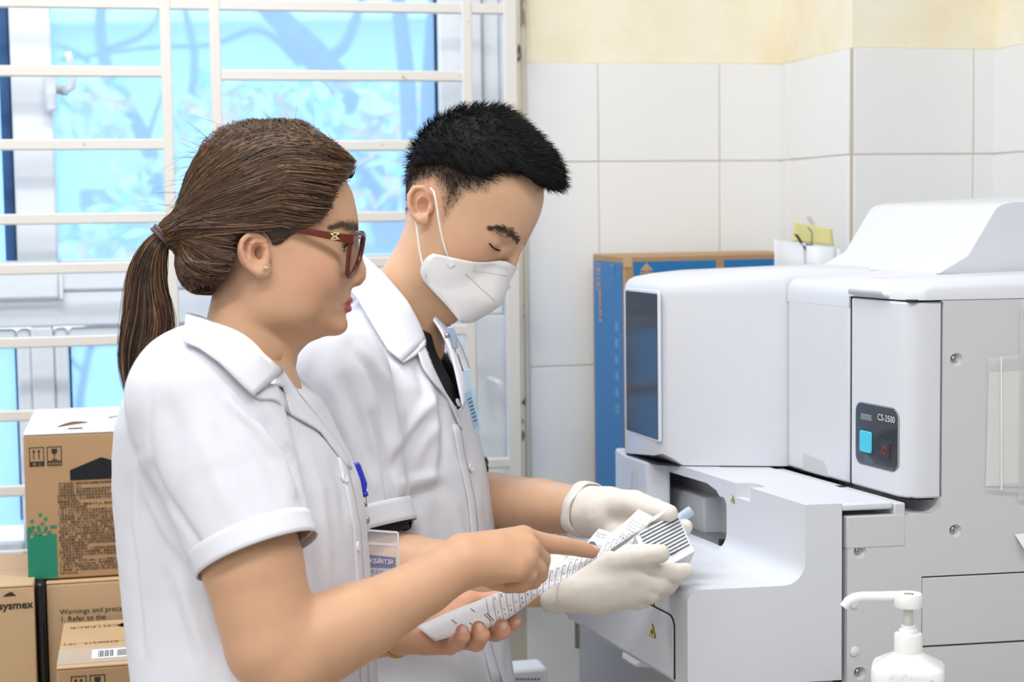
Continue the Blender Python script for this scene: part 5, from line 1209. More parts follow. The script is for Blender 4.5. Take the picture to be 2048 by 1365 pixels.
# roots over the hair surface, marched backwards to the tie
NS = 16000; pick = rng.integers(0, len(v), NS*2); root = v[pick].astype(f32); keep = (root[:, 1] < .055); root = root[keep][:NS]; NS = len(root)
K = 22; path = np.zeros((NS, K, 3), f32); cur = root.copy(); lift0 = rng.uniform(.0002, .0045, NS).astype(f32)
wav = rng.normal(0, 1, (NS, 3)).astype(f32)
fh = lambda l: w_hair(l, False)
for k in range(K):
    g = grad(fh, cur); cur = cur-(fh(cur)-lift0*(1-.6*k/K))[:, None]*g; path[:, k] = cur
    to = TIE.astype(f32)-cur; dist = np.linalg.norm(to, axis=1, keepdims=True); t = to-(to*g).sum(1, keepdims=True)*g; t /= np.maximum(np.linalg.norm(t, axis=1, keepdims=True), 1e-6)
    t[:, 2] += .35*np.clip(dist[:, 0]/.12, 0, 1)*(cur[:, 0] > .02); t = t-(t*g).sum(1, keepdims=True)*g
    step = np.minimum(dist, .0105); cur = cur+t*step+wav*.00045
_bad = ((path[:, :, 0]-np.interp(path[:, :, 2], hl_z, hl_x)) > .0035).any(1) | (w_ear(path.reshape(-1, 3), -1).reshape(NS, K) < .0015).any(1); path = path[~_bad]; NS = len(path)
cols = hair_cols(NS, rng, srgb(78, 56, 40), .3, srgb(128, 94, 62), .18)
strands('hair_strands', WH.world(path.reshape(-1, 3)).reshape(NS, K, 3), rng.uniform(.00022, .00052, NS), .25, M_HAIR, woman, cols)
# fine flyaway hairs and the frizz at the forehead
NF = 200; pick = rng.integers(0, len(v), NF*4); root = v[pick]; root = root[(root[:, 2] > HZ(440)) & (root[:, 1] < .05)][:NF]; NF = len(root); K2 = 9; path = np.zeros((NF, K2, 3)); g = grad(fh, root.astype(f32)); dirv = np.stack([-.8+rng.normal(0, .5, NF), rng.normal(0, .5, NF), rng.normal(.1, .5, NF)], 1)
for k in range(K2): path[:, k] = root+g*(.001+.009*rng.random((NF, 1))*0+.0004*k)+dirv*.0030*k-np.array([0, 0, .00012])*k*k
strands('flyaway_hairs', WH.world(path.reshape(-1, 3)).reshape(NF, K2, 3), .00022, .3, M_HAIR, woman, hair_cols(NF, rng, srgb(60, 44, 34), .2))
NF = 420; th = .52+.48*rng.random(NF); hu = np.interp(th, [0, .5, .8, 1], [694, 672, 648, 640]); hv = np.interp(th, [0, .5, .8, 1], [352, 365, 400, 430]); yy = rng.uniform(-.078, -.062, NF); root = np.stack([L(a, b, 0) for a, b in zip(hu, hv)]); root[:, 1] = yy; root = root.astype(f32)
for _ in range(4): gg = grad(w_head, root); root = root-w_head(root)[:, None]*gg
K2 = 12; path = np.zeros((NF, K2, 3)); cur = root.copy(); wv = rng.normal(0, 1, (NF, 3))
for k in range(K2):
    g = grad(w_head, cur); sd = np.minimum(w_head(cur), 9); tgt = .001+.006*math.sin(k/K2*2.2); cur = cur-((sd-tgt)*.6)[:, None]*g; path[:, k] = cur; cur = cur+np.array([-.0055, 0, .0042], f32)+(wv*.0006).astype(f32)
strands('hairline_hairs', WH.world(path.reshape(-1, 3)).reshape(NF, K2, 3), .0002, .3, M_HAIR, woman, hair_cols(NF, rng, srgb(58, 42, 32), .25, srgb(120, 88, 60), .2))
# ponytail
gl_ = [(352, 466), (336, 470), (318, 492), (305, 525), (298, 574), (303, 620), (303, 660), (291, 705), (282, 755), (276, 806)]; gw = np.array([10, 13, 22, 30, 38, 47, 53, 50, 36, 12])*WH.s*1.0
NP = 7000; K = 26; tt = np.linspace(0, 1, K); gi = np.linspace(0, 1, len(gl_)); gx = np.interp(tt, gi, [a for a, b in gl_]); gy = np.interp(tt, gi, [b for a, b in gl_]); gwi = np.interp(tt, gi, gw)
ker = np.array([1, 2, 1])/4.
for _ in range(3): gx[1:-1] = np.convolve(gx, ker, 'valid'); gy[1:-1] = np.convolve(gy, ker, 'valid'); gwi[1:-1] = np.convolve(gwi, ker, 'valid')
ctr = np.stack([L(a, b, 0) for a, b in zip(gx, gy)]); tan = np.gradient(ctr, axis=0); tan /= np.linalg.norm(tan, axis=1, keepdims=True); sd_ = np.array([0, 1., 0]); nn_ = np.cross(tan, sd_)
rr = np.sqrt(rng.random(NP))*1.0; th = rng.uniform(0, 2*math.pi, NP); ln = np.clip(rng.normal(.97, .07, NP), .6, 1.03); ln = np.where(rr > .9, ln*.97, ln)
ph = rng.uniform(0, 6.28, (NP, 2)); am = rng.normal(0, .10, (NP, 2)); clump = .16*np.sin(3*th+1.0)
path = np.zeros((NP, K, 3))
for k in range(K):
    tk = ln*tt[k]; ci = np.stack([np.interp(tk, tt, ctr[:, a]) for a in range(3)], 1); ni = np.stack([np.interp(tk, tt, nn_[:, a]) for a in range(3)], 1); wi = np.interp(tk, tt, gwi)
    a_ = rr*np.cos(th)+(am[:, 0]*np.sin(4*tk+ph[:, 0])+clump*np.sin(5*tk+1))*np.minimum(1, tk*3); b_ = rr*np.sin(th)+am[:, 1]*np.sin(4*tk+ph[:, 1])*np.minimum(1, tk*3)
    path[:, k] = ci+ni*(a_*wi)[:, None]+sd_*(b_*wi*.8)[:, None]
pcol = hair_cols(NP, rng, srgb(58, 41, 30), .3, srgb(142, 104, 70), .24)
strands('ponytail', WH.world(path.reshape(-1, 3)).reshape(NP, K, 3), rng.uniform(.00025, .00055, NP), .3, M_HAIR, woman, pcol)
def w_tail(l): return s_chain(l, [ctr[i] for i in range(0, K, 3)], [gwi[i]*.78 for i in range(0, K, 3)], .004)
v2, q2_ = mesh_sdf(w_tail, *bounds(ctr, .03), .003); np_mesh('ponytail_core', WH.world(v2), q2_, M_HAIRC, woman)
# hair tie
b_ = MB(); c_ = L(331, 474); pts = []
tn = nrm(L(318, 490)-L(344, 462)); s1 = np.array([0, 1, 0]); s2 = np.cross(tn, s1)
for w_ in (-.002, .0015):
    pts = [WH.world(c_+tn*w_*1.2+(s1*math.cos(a)*.0130+s2*math.sin(a)*.0128)) for a in np.linspace(0, 2*math.pi, 25)]; b_.tube(pts, .0026, 8, False)
sub_of(b_.build('hair_tie', mat('hair_tie', srgb(92, 72, 74), .7), None, smooth=True), woman)
# eyebrow
def brow(fr, body, pts, n, ln, r, colr, parent, sgn, slope, seed, seglen=.0012):
    rg = np.random.default_rng(seed); t = rg.random(n); pu = np.interp(t, np.linspace(0, 1, len(pts)), [a[0] for a in pts]); pv = np.interp(t, np.linspace(0, 1, len(pts)), [a[1] for a in pts]); pw = np.interp(t, np.linspace(0, 1, len(pts)), [a[2] for a in pts]); py = np.interp(t, np.linspace(0, 1, len(pts)), [a[3] for a in pts])
    off_ = rg.normal(0, .5, n)*pw; root = np.stack([fr.L(a, b+o, y) for a, b, o, y in zip(pu, pv, off_, py)]).astype(f32)
    for _ in range(5): g = grad(body, root); root = root-body(root)[:, None]*g
    K2 = 5; path = np.zeros((n, K2, 3)); cur = root.copy(); dv = np.array(slope, f32)+rg.normal(0, .25, (n, 3)).astype(f32)
    for k in range(K2):
        g = grad(body, cur); cur = cur-((body(cur)-.0006-.0001*k)[:, None])*g; path[:, k] = cur; cur = cur+dv*ln/K2
    return strands('eyebrow', fr.world(path.reshape(-1, 3)).reshape(n, K2, 3), r, .3, M_HAIR, parent, np.tile(np.array(colr), (n, 1)))
for sg in (-1, 1): brow(WH, w_head, [(665, 462, 3, sg*.052), (682, 455, 6, sg*.043), (700, 455, 8, sg*.030), (712, 460, 8, sg*.016)], 620, .0065, .00016, srgb(104, 84, 74), woman, sg, (-.9, sg*.5, .1), 5+sg)
# eyes
M_EYEW = mat('eye_white', srgb(226, 220, 214), .15); M_IRIS = mat('iris_dark', srgb(34, 24, 20), .1)
def eyeball(fr, c, look, parent, r=.0121):
    bm = bmesh.new(); bmesh.ops.create_uvsphere(bm, u_segments=20, v_segments=14, radius=r); me = bpy.data.meshes.new('eyeball'); bm.to_mesh(me); bm.free(); me.polygons.foreach_set('use_smooth', [True]*len(me.polygons)); me.materials.append(M_EYEW)
    me.transform(Matrix.Translation(Vector(fr.world(c)))); o = bpy.data.objects.new('eyeball', me); COL.objects.link(o); sub_of(o, parent)
    lw = nrm(fr.world(np.asarray(c)+np.asarray(look))-fr.world(c)); b_ = MB(); b_.lathe([(.0057, r*.885), (.0050, r*.925), (.003, r*.985), (0, r*1.005)], fr.world(c), lw, 18); o2 = b_.build('iris', M_IRIS, None, smooth=True); sub_of(o2, parent)
for c in EYE_W: eyeball(WH, c, (.9, 0, -.30), woman)
for sg, c in zip((-1, 1), EYE_W):
    n = 60; rg = np.random.default_rng(8); a = np.linspace(-1, 1, n); root = np.stack([c[0]+.0125*np.cos(a*.75), c[1]+.0118*np.sin(a*1.1), c[2]+.0022-.002*a*a], 1); path = np.stack([root+np.stack([np.full(n, .8), .5*a, np.full(n, -.15+.25*k)], 1)*.0016*k for k in range(5)], 1)
    strands('eyelashes', WH.world(path.reshape(-1, 3)).reshape(n, 5, 3), .0004, .3, M_HAIR, woman, np.tile(np.array(srgb(30, 22, 20)), (n, 1)))
# earring
b_ = MB(); ec = WH.world(np.array([(537-540)*WH.s, -.0775, (500-541)*WH.s])); b_.lathe([(0, 0), (.0022, .001), (.0025, .002), (.0016, .0032), (0, .0036)], ec, -CF, 10); sub_of(b_.build('earring', mat('crystal', srgb(235, 235, 240), .05, metal=.8), None), woman)
# trousers and shoes
def w_trs(p): return w_legs(p)-.012
lo_[2] = .05; hi_[2] = .80; v2, q2_ = mesh_sdf(w_trs, lo_, hi_, .012); np_mesh('trousers', v2, q2_, mat('dark_trousers', srgb(44, 46, 58), .8), woman)
def shoe(c, fx, fy, parent):
    f = lambda p: smax(smin(s_ell(p, c+fx*.05+ZZ*.03, (.13, .13, .05), np.stack([fx, fy, ZZ], 1)*np.array([1, 1, 1])), s_ell(p, c-fx*.03+ZZ*.06, (.055, .055, .05)), .03), np.abs((p-c.astype(f32))@fy.astype(f32))-.045, .02)
    f2 = lambda p: smax(f(p), -(p[:, 2]-.001), .004)
    v_, q_ = mesh_sdf(f2, c-np.array([.22, .22, .03]), c+np.array([.22, .22, .14]), .007); np_mesh('shoe', v_, q_, mat('black_shoe', srgb(30, 28, 28), .4), parent)
for sg in (-1, 1): c = WB.world([0, sg*.085, 0]); c[2] = 0; shoe(c, nrm(np.array([WB.hx[0], WB.hx[1], 0])), nrm(np.array([WB.hy[0], WB.hy[1], 0])), woman)
print('woman done', _t.time()-_t0)
# ================================================================== the man
_t0 = _t.time()
SK2 = np.array(srgb(213, 170, 136)); SK2R = np.array(srgb(210, 146, 120)); STUB = np.array(srgb(96, 74, 58))
MH = Frame(940, 420, 2.30, math.radians(14))
L = MH.L; X = MH.X; Z = MH.Z
_rows = [(640, 902, 850, 14), (632, 918, 848, 24), (622, 930, 846, 33), (610, 942, 842, 40), (596, 955, 838, 46), (580, 966, 834, 51), (560, 980, 828, 56), (540, 997, 824, 61), (520, 1016, 820, 65.5), (508, 1033, 818, 68.5), (498, 1040, 816, 69.5), (485, 1050, 814, 71), (470, 1058, 814, 72), (450, 1065, 815, 73.5), (430, 1071, 817, 74.5), (400, 1077, 820, 76), (370, 1072, 822, 76), (340, 1060, 824, 74)]
fz2 = Z([r[0] for r in _rows]); ffr2 = X([r[1] for r in _rows]); fbk2 = X([r[2] for r in _rows]); fw2 = np.array([r[3] for r in _rows])*.001
fz2, ffr2, fbk2, fw2 = dense_rows(fz2, ffr2, fbk2, fw2, sig=(4, 8, 8))
a_ = math.radians(-30); RELL = np.array([[math.cos(a_), 0, -math.sin(a_)], [0, 1, 0], [math.sin(a_), 0, math.cos(a_)]])
def m_ear(l, sgn):
    E = lambda u, v, k: (lambda t: np.array([t[0], sgn*(.0735+k*.001), t[2]]))(L(u, v, -.0735))
    hel = s_chain(l, [E(868, 417, 0), E(866, 397, 4), E(853, 384, 8), E(838, 385, 11), E(829, 400, 13), E(829, 420, 13), E(835, 438, 11), E(846, 448, 8)], [.0024, .0031, .0036, .0037, .0036, .0034, .0036, .0045])
    plate = s_ell(l, E(847, 416, 5), (.0155, .0038, .0225)); lobe = s_ell(l, E(852, 447, 4), (.0085, .0045, .0075))
    anti = s_chain(l, [E(856, 397, 6), E(845, 408, 9), E(843, 424, 8), E(851, 435, 7)], [.0024, .003, .003, .0024]); trag = s_ell(l, E(867, 425, 3), (.0038, .0036, .0065))
    d = smin(smin(plate, lobe, .006), hel, .003); d = smin(d, anti, .0035); d = smax(d, -s_ell(l, E(856, 420, 9.5), (.0085, .0078, .0115)), .002); return smin(d, trag, .003)
FD = np.array([.86, 0, -.51]); FU = np.array([.51, 0, .86])        # the face looks down
def m_base(l):
    x, y, z = l[:, 0], l[:, 1], l[:, 2]
    d = rows_sdf(x, y, z, fz2, ffr2, fbk2, fw2, nf=2.15, nb=2.1, mid=.45, soft=.008)
    return smin(d, s_ell(l, L(951, 368), (.0985, .0765, .082), RELL), .014)
_ys = np.linspace(-.085, -.005, 160); _c = np.stack([L(987, 492, y) for y in _ys]).astype(f32); _k = int(np.argmax(m_base(_c) < 0)); EYE_S = _c[_k]
EYE_N = grad(m_base, EYE_S[None])[0]; EF = nrm(EYE_N*.55+FD*.6); ES = nrm(np.array([0, -1., 0])-EF*np.dot(EF, [0, -1., 0])); EU = np.cross(ES, EF); EU = EU if EU[2] > 0 else -EU
EYE_M = [EYE_S-EYE_N*.0105, (EYE_S-EYE_N*.0105)*np.array([1, -1, 1])]
EAX = [(EF, ES, EU), (EF*np.array([1, -1, 1]), ES*np.array([1, -1, 1]), EU*np.array([1, -1, 1]))]
def m_head(l):
    d = m_base(l)
    for sg, c, (ef, es, eu) in zip((-1, 1), EYE_M, EAX):
        b0 = c+ef*.0085+eu*.0160
        d = smin(d, s_chain(l, [b0+es*.009-eu*.001-ef*.004, b0-es*.004, b0-es*.014-eu*.004+ef*.002], [.004, .006, .006]), .012)
        d = smax(d, -s_chain(l, [c+es*.012+ef*.020+eu*.003, c+ef*.0215+eu*.004, c-es*.014+ef*.021+eu*.002], [.006, .0078, .0078]), .009)
        d = smin(d, s_sph(l, c, .0131), .004)
        crease = s_chain(l, [c+ef*.0105+es*.010+eu*.0035, c+ef*.0130+eu*.0062, c+ef*.0115-es*.009+eu*.0045], [.0004, .0007, .0004]); d = smax(d, -crease, .0012)
        cut_ = s_chain(l, [c+ef*.0098+es*.0105-eu*.0030, c+ef*.0125+es*.003-eu*.0056, c+ef*.0118-es*.009-eu*.0050], [.0005, .0009, .0006]); d = smax(d, -cut_, .0010)
    ns = s_chain(l, [L(1034, 499), L(1024, 524), L(1008, 548), L(1002, 556)], [.0068, .0072, .0080, .0082], .004)
    for sg in (-1, 1): ns = smin(ns, s_ell(l, L(992, 558)+np.array([0, sg*.0115, 0]), (.009, .007, .008)), .006)
    d = smin(d, ns, .008)
    for sg in (-1, 1): d = smin(d, m_ear(l, sg), .003)
    nk = s_chain(l, [L(872, 520), L(835, 570), L(795, 640), L(775, 720)], [.058, .0555, .056, .065]); d = smin(d, nk, .018)
    return smin(d, s_chain(l, [L(905, 600), L(852, 620), L(838, 690)], [.022, .028, .034]), .025)
v, q = mesh_sdf(m_head, L(690, 740)+np.array([0, -.11, 0]), L(1110, 225)+np.array([.02, .11, 0]), .0021); v = relax(v, q, 1, .4)
lm = v.astype(f32); col = np.tile(SK2, (len(v), 1)); u_, v_, _d = proj(MH.world(v))
k = np.exp(-(np.linalg.norm(lm-L(850, 415, -.085), axis=1)/.026)**2)[:, None]*.6; col = col*(1-k)+SK2R*k
k = np.exp(-(np.linalg.norm(lm-L(950, 520, -.06), axis=1)/.03)**2)[:, None]*.3; col = col*(1-k)+SK2R*k
# cropped hair on the sides: the scalp under it is darker (seen in side projection)
lu = MH.u0+(v[:, 0]*MH.c+(-.07)*MH.q)/MH.s; lv = MH.v0-v[:, 2]/MH.s
FADE = [(770, 470), (800, 435), (822, 405), (835, 380), (868, 374), (884, 395), (885, 450), (893, 458), (915, 428), (940, 402), (982, 400), (992, 372), (1040, 366), (1085, 396), (1130, 380), (1100, 260), (980, 190), (830, 230), (790, 330)]
ins = in_poly(lu, lv, FADE); dd_, _ = poly_dist(lu, lv, FADE+[FADE[0]]); k = np.where(ins, np.clip(dd_/30, 0, 1)*.92, 0)[:, None]; k *= (m_ear(lm, -1) > .002)[:, None]*(m_ear(lm, 1) > .002)[:, None]
col = col*(1-k)+np.array(srgb(38, 30, 26))*k
M_HEADP = (MH.world(v), q, col)
# arms
L2_ARM = dict(pts=PP([(790, 760, 2.50), (850, 900, 2.50), (900, 1005, 2.46), (985, 1008, 2.38), (1080, 1014, 2.29), (1180, 1022, 2.19)]), rs=[.062, .056, .047, .044, .0385, .0290])
R2_ARM = dict(pts=PP([(660, 770, 2.13), (690, 950, 2.115), (725, 1135, 2.09), (820, 1145, 2.07), (960, 1155, 2.055), (1130, 1168, 2.02)]), rs=[.062, .055, .0475, .0455, .040, .0275])
parts = [M_HEADP]
# wrists end inside the gloves; gloved hands are built like hands
R2_PALM = [(PP([(1130, 1166, 2.02), (1190, 1150, 2.01), (1262, 1133, 2.00)]), [.0275, .0265, .0165]), (PP([(1130, 1168, 2.015), (1195, 1165, 2.0), (1275, 1150, 1.985)]), [.0275, .027, .0180]),
           (PP([(1130, 1170, 2.015), (1190, 1178, 2.0), (1272, 1170, 1.982)]), [.0275, .0265, .0185]), (PP([(1132, 1174, 2.015), (1190, 1190, 2.0), (1258, 1188, 1.985)]), [.026, .024, .0170])]
R2_FING = [(PP([(1272, 1140, 1.988), (1312, 1143, 1.985), (1348, 1147, 1.998), (1372, 1142, 2.012)]), [.0155, .0135, .0118, .0098]),
           (PP([(1274, 1160, 1.980), (1312, 1168, 1.985), (1334, 1172, 2.01), (1345, 1166, 2.035)]), [.0158, .0138, .0120, .0100]),
           (PP([(1268, 1178, 1.980), (1300, 1186, 1.988), (1316, 1187, 2.015), (1322, 1178, 2.04)]), [.0150, .0132, .0115, .0098]),
           (PP([(1252, 1192, 1.985), (1276, 1202, 1.995), (1287, 1200, 2.02), (1290, 1190, 2.045)]), [.0138, .0120, .0105, .009])]
R2_THUMB = (PP([(1180, 1140, 2.005), (1235, 1120, 1.985), (1285, 1113, 1.968), (1322, 1108, 1.962)]), [.0235, .0185, .0145, .0112])
L2_PALM = [(PP([(1180, 1022, 2.19), (1225, 1018, 2.165), (1268, 1018, 2.14)]), [.0285, .0275, .020]), (PP([(1180, 1026, 2.19), (1220, 1040, 2.17), (1258, 1055, 2.14)]), [.0285, .0265, .021]), (PP([(1182, 1028, 2.19), (1222, 1052, 2.17), (1250, 1075, 2.13)]), [.026, .0245, .019])]
L2_FING = [(PP([(1268, 1030, 2.135), (1310, 1045, 2.115), (1350, 1052, 2.09), (1371, 1054, 2.07)]), [.0150, .0130, .0115, .0095]),
           (PP([(1262, 1050, 2.13), (1305, 1068, 2.105), (1345, 1070, 2.085), (1366, 1064, 2.07)]), [.0150, .0130, .0115, .0095]),
           (PP([(1256, 1068, 2.125), (1290, 1088, 2.095), (1325, 1092, 2.08), (1348, 1088, 2.07)]), [.0145, .0126, .0112, .0095]),
           (PP([(1248, 1080, 2.12), (1268, 1096, 2.09), (1290, 1104, 2.075), (1310, 1104, 2.07)]), [.0130, .0115, .0105, .009])]
L2_THUMB = (PP([(1215, 1012, 2.16), (1268, 1008, 2.115), (1308, 1020, 2.075), (1338, 1027, 2.05)]), [.0225, .0175, .0142, .0112])
for arm, palm, fing, thumb in ((R2_ARM, R2_PALM, R2_FING, R2_THUMB), (L2_ARM, L2_PALM, L2_FING, L2_THUMB)):
    pl = [(a, [r-.003 for r in b]) for a, b in palm]; fg = [(a, [r-.0028 for r in b]) for a, b in fing]; th_ = (thumb[0], [r-.0028 for r in thumb[1]])
    fn = mk_arm(arm, pl, fg, th_); lo, hi = bounds(allp(arm, palm, fing, thumb), .07); vv, qq = mesh_sdf(fn, lo, hi, .0032); vv = relax(vv, qq, 1, .5); parts.append((vv, qq, np.tile(SK2*.97, (len(vv), 1))))
MBF = Frame(790, 1000, 2.32, math.radians(14)); mfoot = MBF.O.copy(); mfoot[2] = 0
def m_legs(p):
    d = None
    for sg in (-1, 1):
        hip = MBF.world([0.0, sg*.09, -.22]); kn = hip.copy(); kn[2] = .49; an_ = kn.copy(); an_[2] = .08; an_ -= MBF.hx*.03
        e = s_chain(p, [hip, kn, an_], [.082, .060, .045]); d = e if d is None else smin(d, e, .03)
    return smin(d, s_ell(p, MBF.world([0, 0, .0]), (.10, .12, .24)), .05)
mlo = np.array([mfoot[0]-.27, mfoot[1]-.27, .02]); mhi = np.array([mfoot[0]+.27, mfoot[1]+.27, 1.4])
vv, qq = mesh_sdf(m_legs, mlo, mhi, .010); parts.append((vv, qq, np.tile(SK2, (len(vv), 1))))
man = empty('person', (mfoot[0], mfoot[1], 0), 'man in white mask, coat and latex gloves holding a tube rack', 'person')
mv, mq, mc = joinparts(parts); m_body = np_mesh('body', mv, mq, M_SKIN, man, mc); print('man body', _t.time()-_t0)
# gloves
M_LATEX = mat('latex_glove', srgb(226, 218, 208), .5, sss=.08, bump=.12, bscale=120, spec=.4)
M_LATEX.node_tree.nodes['Principled BSDF'].inputs['Subsurface Radius'].default_value = (.008, .006, .004)
for arm, palm, fing, thumb in ((R2_ARM, R2_PALM, R2_FING, R2_THUMB), (L2_ARM, L2_PALM, L2_FING, L2_THUMB)):
    w0 = arm['pts'][-1]; ax = nrm(arm['pts'][-1]-arm['pts'][-2]); st = w0-ax*.012
    fn = lambda p: smax(smin(hand_sdf(p, palm, fing, thumb, .010, .004, .008), s_cone(p, st, w0+ax*.03, .0325, .030), .01), -((p-st.astype(f32))@ax.astype(f32)), .001)
    lo, hi = bounds(np.concatenate([x[0] for x in palm]+[x[0] for x in fing]+[thumb[0]]), .045); vv, qq = mesh_sdf(fn, lo, hi, .0019); vv = relax(vv, qq, 3, .5); N = vnormals(vv, qq)
    vv = vv+N*(.0006*value_noise(vv, 120, 2)+.0003*value_noise(vv, 260, 4))[:, None]
    g = np_mesh('glove', vv, qq, M_LATEX, man)
    # rolled cuff bead with wrinkles
    a = nrm(np.cross(ax, CF)); b2 = np.cross(ax, a); n = 48; K = 5; vs = []
    for i in range(K):
        for k_ in range(n):
            th = 2*math.pi*k_/n; R_ = (.0352+.0024*math.sin(i/(K-1)*math.pi))+.0014*math.sin(3*th+1+i*.5)+.0008*math.sin(7*th); vs.append(st+ax*(.021*i/(K-1)-.006+.003*math.sin(2*th))+R_*(a*math.cos(th)+b2*math.sin(th)))
    b_ = MB(); b_.add(vs, [(i*n+k_, i*n+(k_+1) % n, (i+1)*n+(k_+1) % n, (i+1)*n+k_) for i in range(K-1) for k_ in range(n)]); o = b_.build('glove_cuff', M_LATEX, None, smooth=True, solid=.0016, off=0); sub_of(o, man)
# ---- coat and black shirt
mrow = [(640, 800, 700, 50), (690, 850, 640, 95), (730, 884, 605, 150), (770, 905, 590, 185), (815, 922, 585, 195), (870, 938, 585, 185), (930, 955, 590, 172), (1000, 968, 600, 165), (1080, 978, 610, 160), (1160, 986, 615, 160), (1260, 998, 620, 165), (1365, 1016, 620, 175), (1600, 1040, 620, 195), (1850, 1050, 620, 200)]
MT = Frame(770, 1000, 2.30, math.radians(16))
mz = MT.Z([r[0] for r in mrow])[::-1]; mf_ = MT.X([r[1] for r in mrow])[::-1]; mb_ = MT.X([r[2] for r in mrow])[::-1]; mw_ = np.array([r[3] for r in mrow])[::-1]*.001
SLV_R = (PP([(652, 765, 2.13), (680, 900, 2.12), (722, 1062, 2.105)]), [.086, .080, .0670]); SLV_L = (PP([(785, 770, 2.49), (850, 880, 2.49), (905, 960, 2.46)]), [.082, .074, .060])
def m_coat_s(p, off=0.0, cutoff=0.0):
    l = MT.to(p); d = rows_sdf(l[:, 0], l[:, 1], l[:, 2], mz, mf_, mb_, mw_, nf=2.2, nb=2.3, mid=.5, soft=.03)
    d = smin(d, s_cone(p, P(800, 640, 2.30), P(770, 720, 2.30), .066, .09), .04)
    for ch in (SLV_R, SLV_L):
        pts, rs = ch; e = s_chain(p, pts, rs); ax = nrm(pts[2]-pts[1]); e = smax(e, (p-pts[2].astype(f32))@ax.astype(f32)-.001-cutoff, .003); d = smin(d, e, .02)
    return d-off
bl = bounds([MT.world([a, b, c]) for a in (mb_.min()-.02, mf_.max()+.02) for b in (-.27, .27) for c in (mz[0], mz[-1])], .02)
v, q = mesh_sdf(m_coat_s, *bl, .0050); v = relax(v, q, 1, .5); N = vnormals(v, q)
FOLD_M = [([(700, 690), (745, 740), (770, 800), (778, 880)], 12, -.009), ([(720, 700), (770, 760), (795, 830), (800, 900)], 12, .007), ([(745, 830), (770, 900), (782, 1000), (788, 1050)], 7, -.012), ([(800, 900), (830, 850), (862, 800)], 12, .010), ([(785, 940), (815, 880), (850, 835)], 10, -.008), ([(830, 930), (850, 880), (870, 850)], 12, .006),
          ([(800, 1010), (840, 995), (880, 975)], 13, -.010), ([(800, 970), (840, 960), (876, 955)], 12, .008), ([(850, 760), (865, 830), (870, 900), (860, 960)], 12, .006), ([(880, 780), (890, 860), (885, 940)], 10, -.005), ([(640, 700), (620, 760), (630, 850), (660, 950)], 18, -.004), ([(660, 760), (690, 860), (720, 960)], 14, .005), ([(690, 760), (725, 860), (750, 950)], 12, -.005),
          ([(830, 720), (845, 760), (850, 800)], 9, -.005), ([(870, 1000), (880, 1100), (885, 1200)], 14, -.004), ([(840, 1010), (845, 1100), (850, 1200)], 14, .004), ([(905, 1000), (925, 1090), (935, 1200)], 10, .004), ([(880, 1290), (930, 1300), (975, 1280)], 5, -.004), ([(895, 1310), (925, 1340), (940, 1365)], 12, .004)]
off = fold_field(v, N, FOLD_M)+.0014*value_noise(v, 40, 13)+.0009*value_noise(v, 100, 15); v = v+N*off[:, None]; v = relax(v, q, 1, .3)
VCUT = [(722, 500), (764, 552), (810, 604), (848, 684), (868, 742), (898, 800), (918, 822), (930, 800), (912, 730), (898, 668), (896, 600), (884, 530), (800, 480)]
cx_ = v[q].mean(1); pu_, pv_, pd_ = proj(cx_); fn_ = N[q].mean(1); front = ((cx_-CAMC)*fn_).sum(1) < 0
M_COATB = bvh_of(v, q)
q3 = drop_caps(v, drop_caps(v, q, SLV_R), SLV_L); c3 = v[q3].mean(1); pu_, pv_, pd_ = proj(c3); n3 = N[q3].mean(1); fr3 = ((c3-CAMC)*n3).sum(1) < 0
q3 = q3[~(in_poly(pu_, pv_, VCUT) & (fr3 | (pv_ < 705)))]
m_coat = np_mesh('coat', v, q3, M_CLOTH, man); md = m_coat.modifiers.new('thick', 'SOLIDIFY'); md.thickness = .0012; md.offset = -1
M_BLACKC = mat('black_shirt_cloth', srgb(30, 30, 33), .85, bump=.1, bscale=600)
v2, q2_ = mesh_sdf(lambda p: smax(m_coat_s(p, -.015), ((p-P(862, 668, 2.2).astype(f32))@nrm(CU*.93+CR*.36).astype(f32)), .002), *bl, .0065); v2 = relax(v2, q2_, 1, .5); np_mesh('shirt', v2, q2_, M_BLACKC, man); M_SHIRTB = bvh_of(v2, q2_)
cuff(SLV_R, .0715, .030, 'sleeve_hem', M_CLOTH, man, seed=3); cuff(SLV_R, .0600, .022, 'shirt_sleeve', M_BLACKC, man, seed=4, back=-.010); cuff(SLV_L, .0610, .028, 'sleeve_hem', M_CLOTH, man, seed=6); cuff(SLV_L, .0555, .022, 'shirt_sleeve', M_BLACKC, man, seed=7, back=-.010)
M_BODYB = bvh_of(mv, mq); TGM = [M_COATB, M_BODYB]
drape(strip_grid([(720, 504), (768, 548), (816, 604), (840, 650), (852, 682)], [(680, 560), (715, 600), (745, 650), (776, 700), (803, 722)], 10, 18), TGM, lambda i, j: .010+.006*i, 'collar', M_CLOTH, man, .0022)
drape(strip_grid([(803, 722), (825, 705), (850, 680)], [(808, 726), (832, 712), (852, 690)], 3, 8), TGM, .012, 'collar_edge', M_CLOTH, man, .002)
drape(strip_grid([(846, 684), (866, 735), (890, 785), (912, 818), (925, 860)], [(834, 700), (845, 735), (870, 770), (895, 795), (918, 850)], 6, 18), TGM, lambda i, j: .009+.003*i*(1-j), 'lapel', M_CLOTH, man, .002)
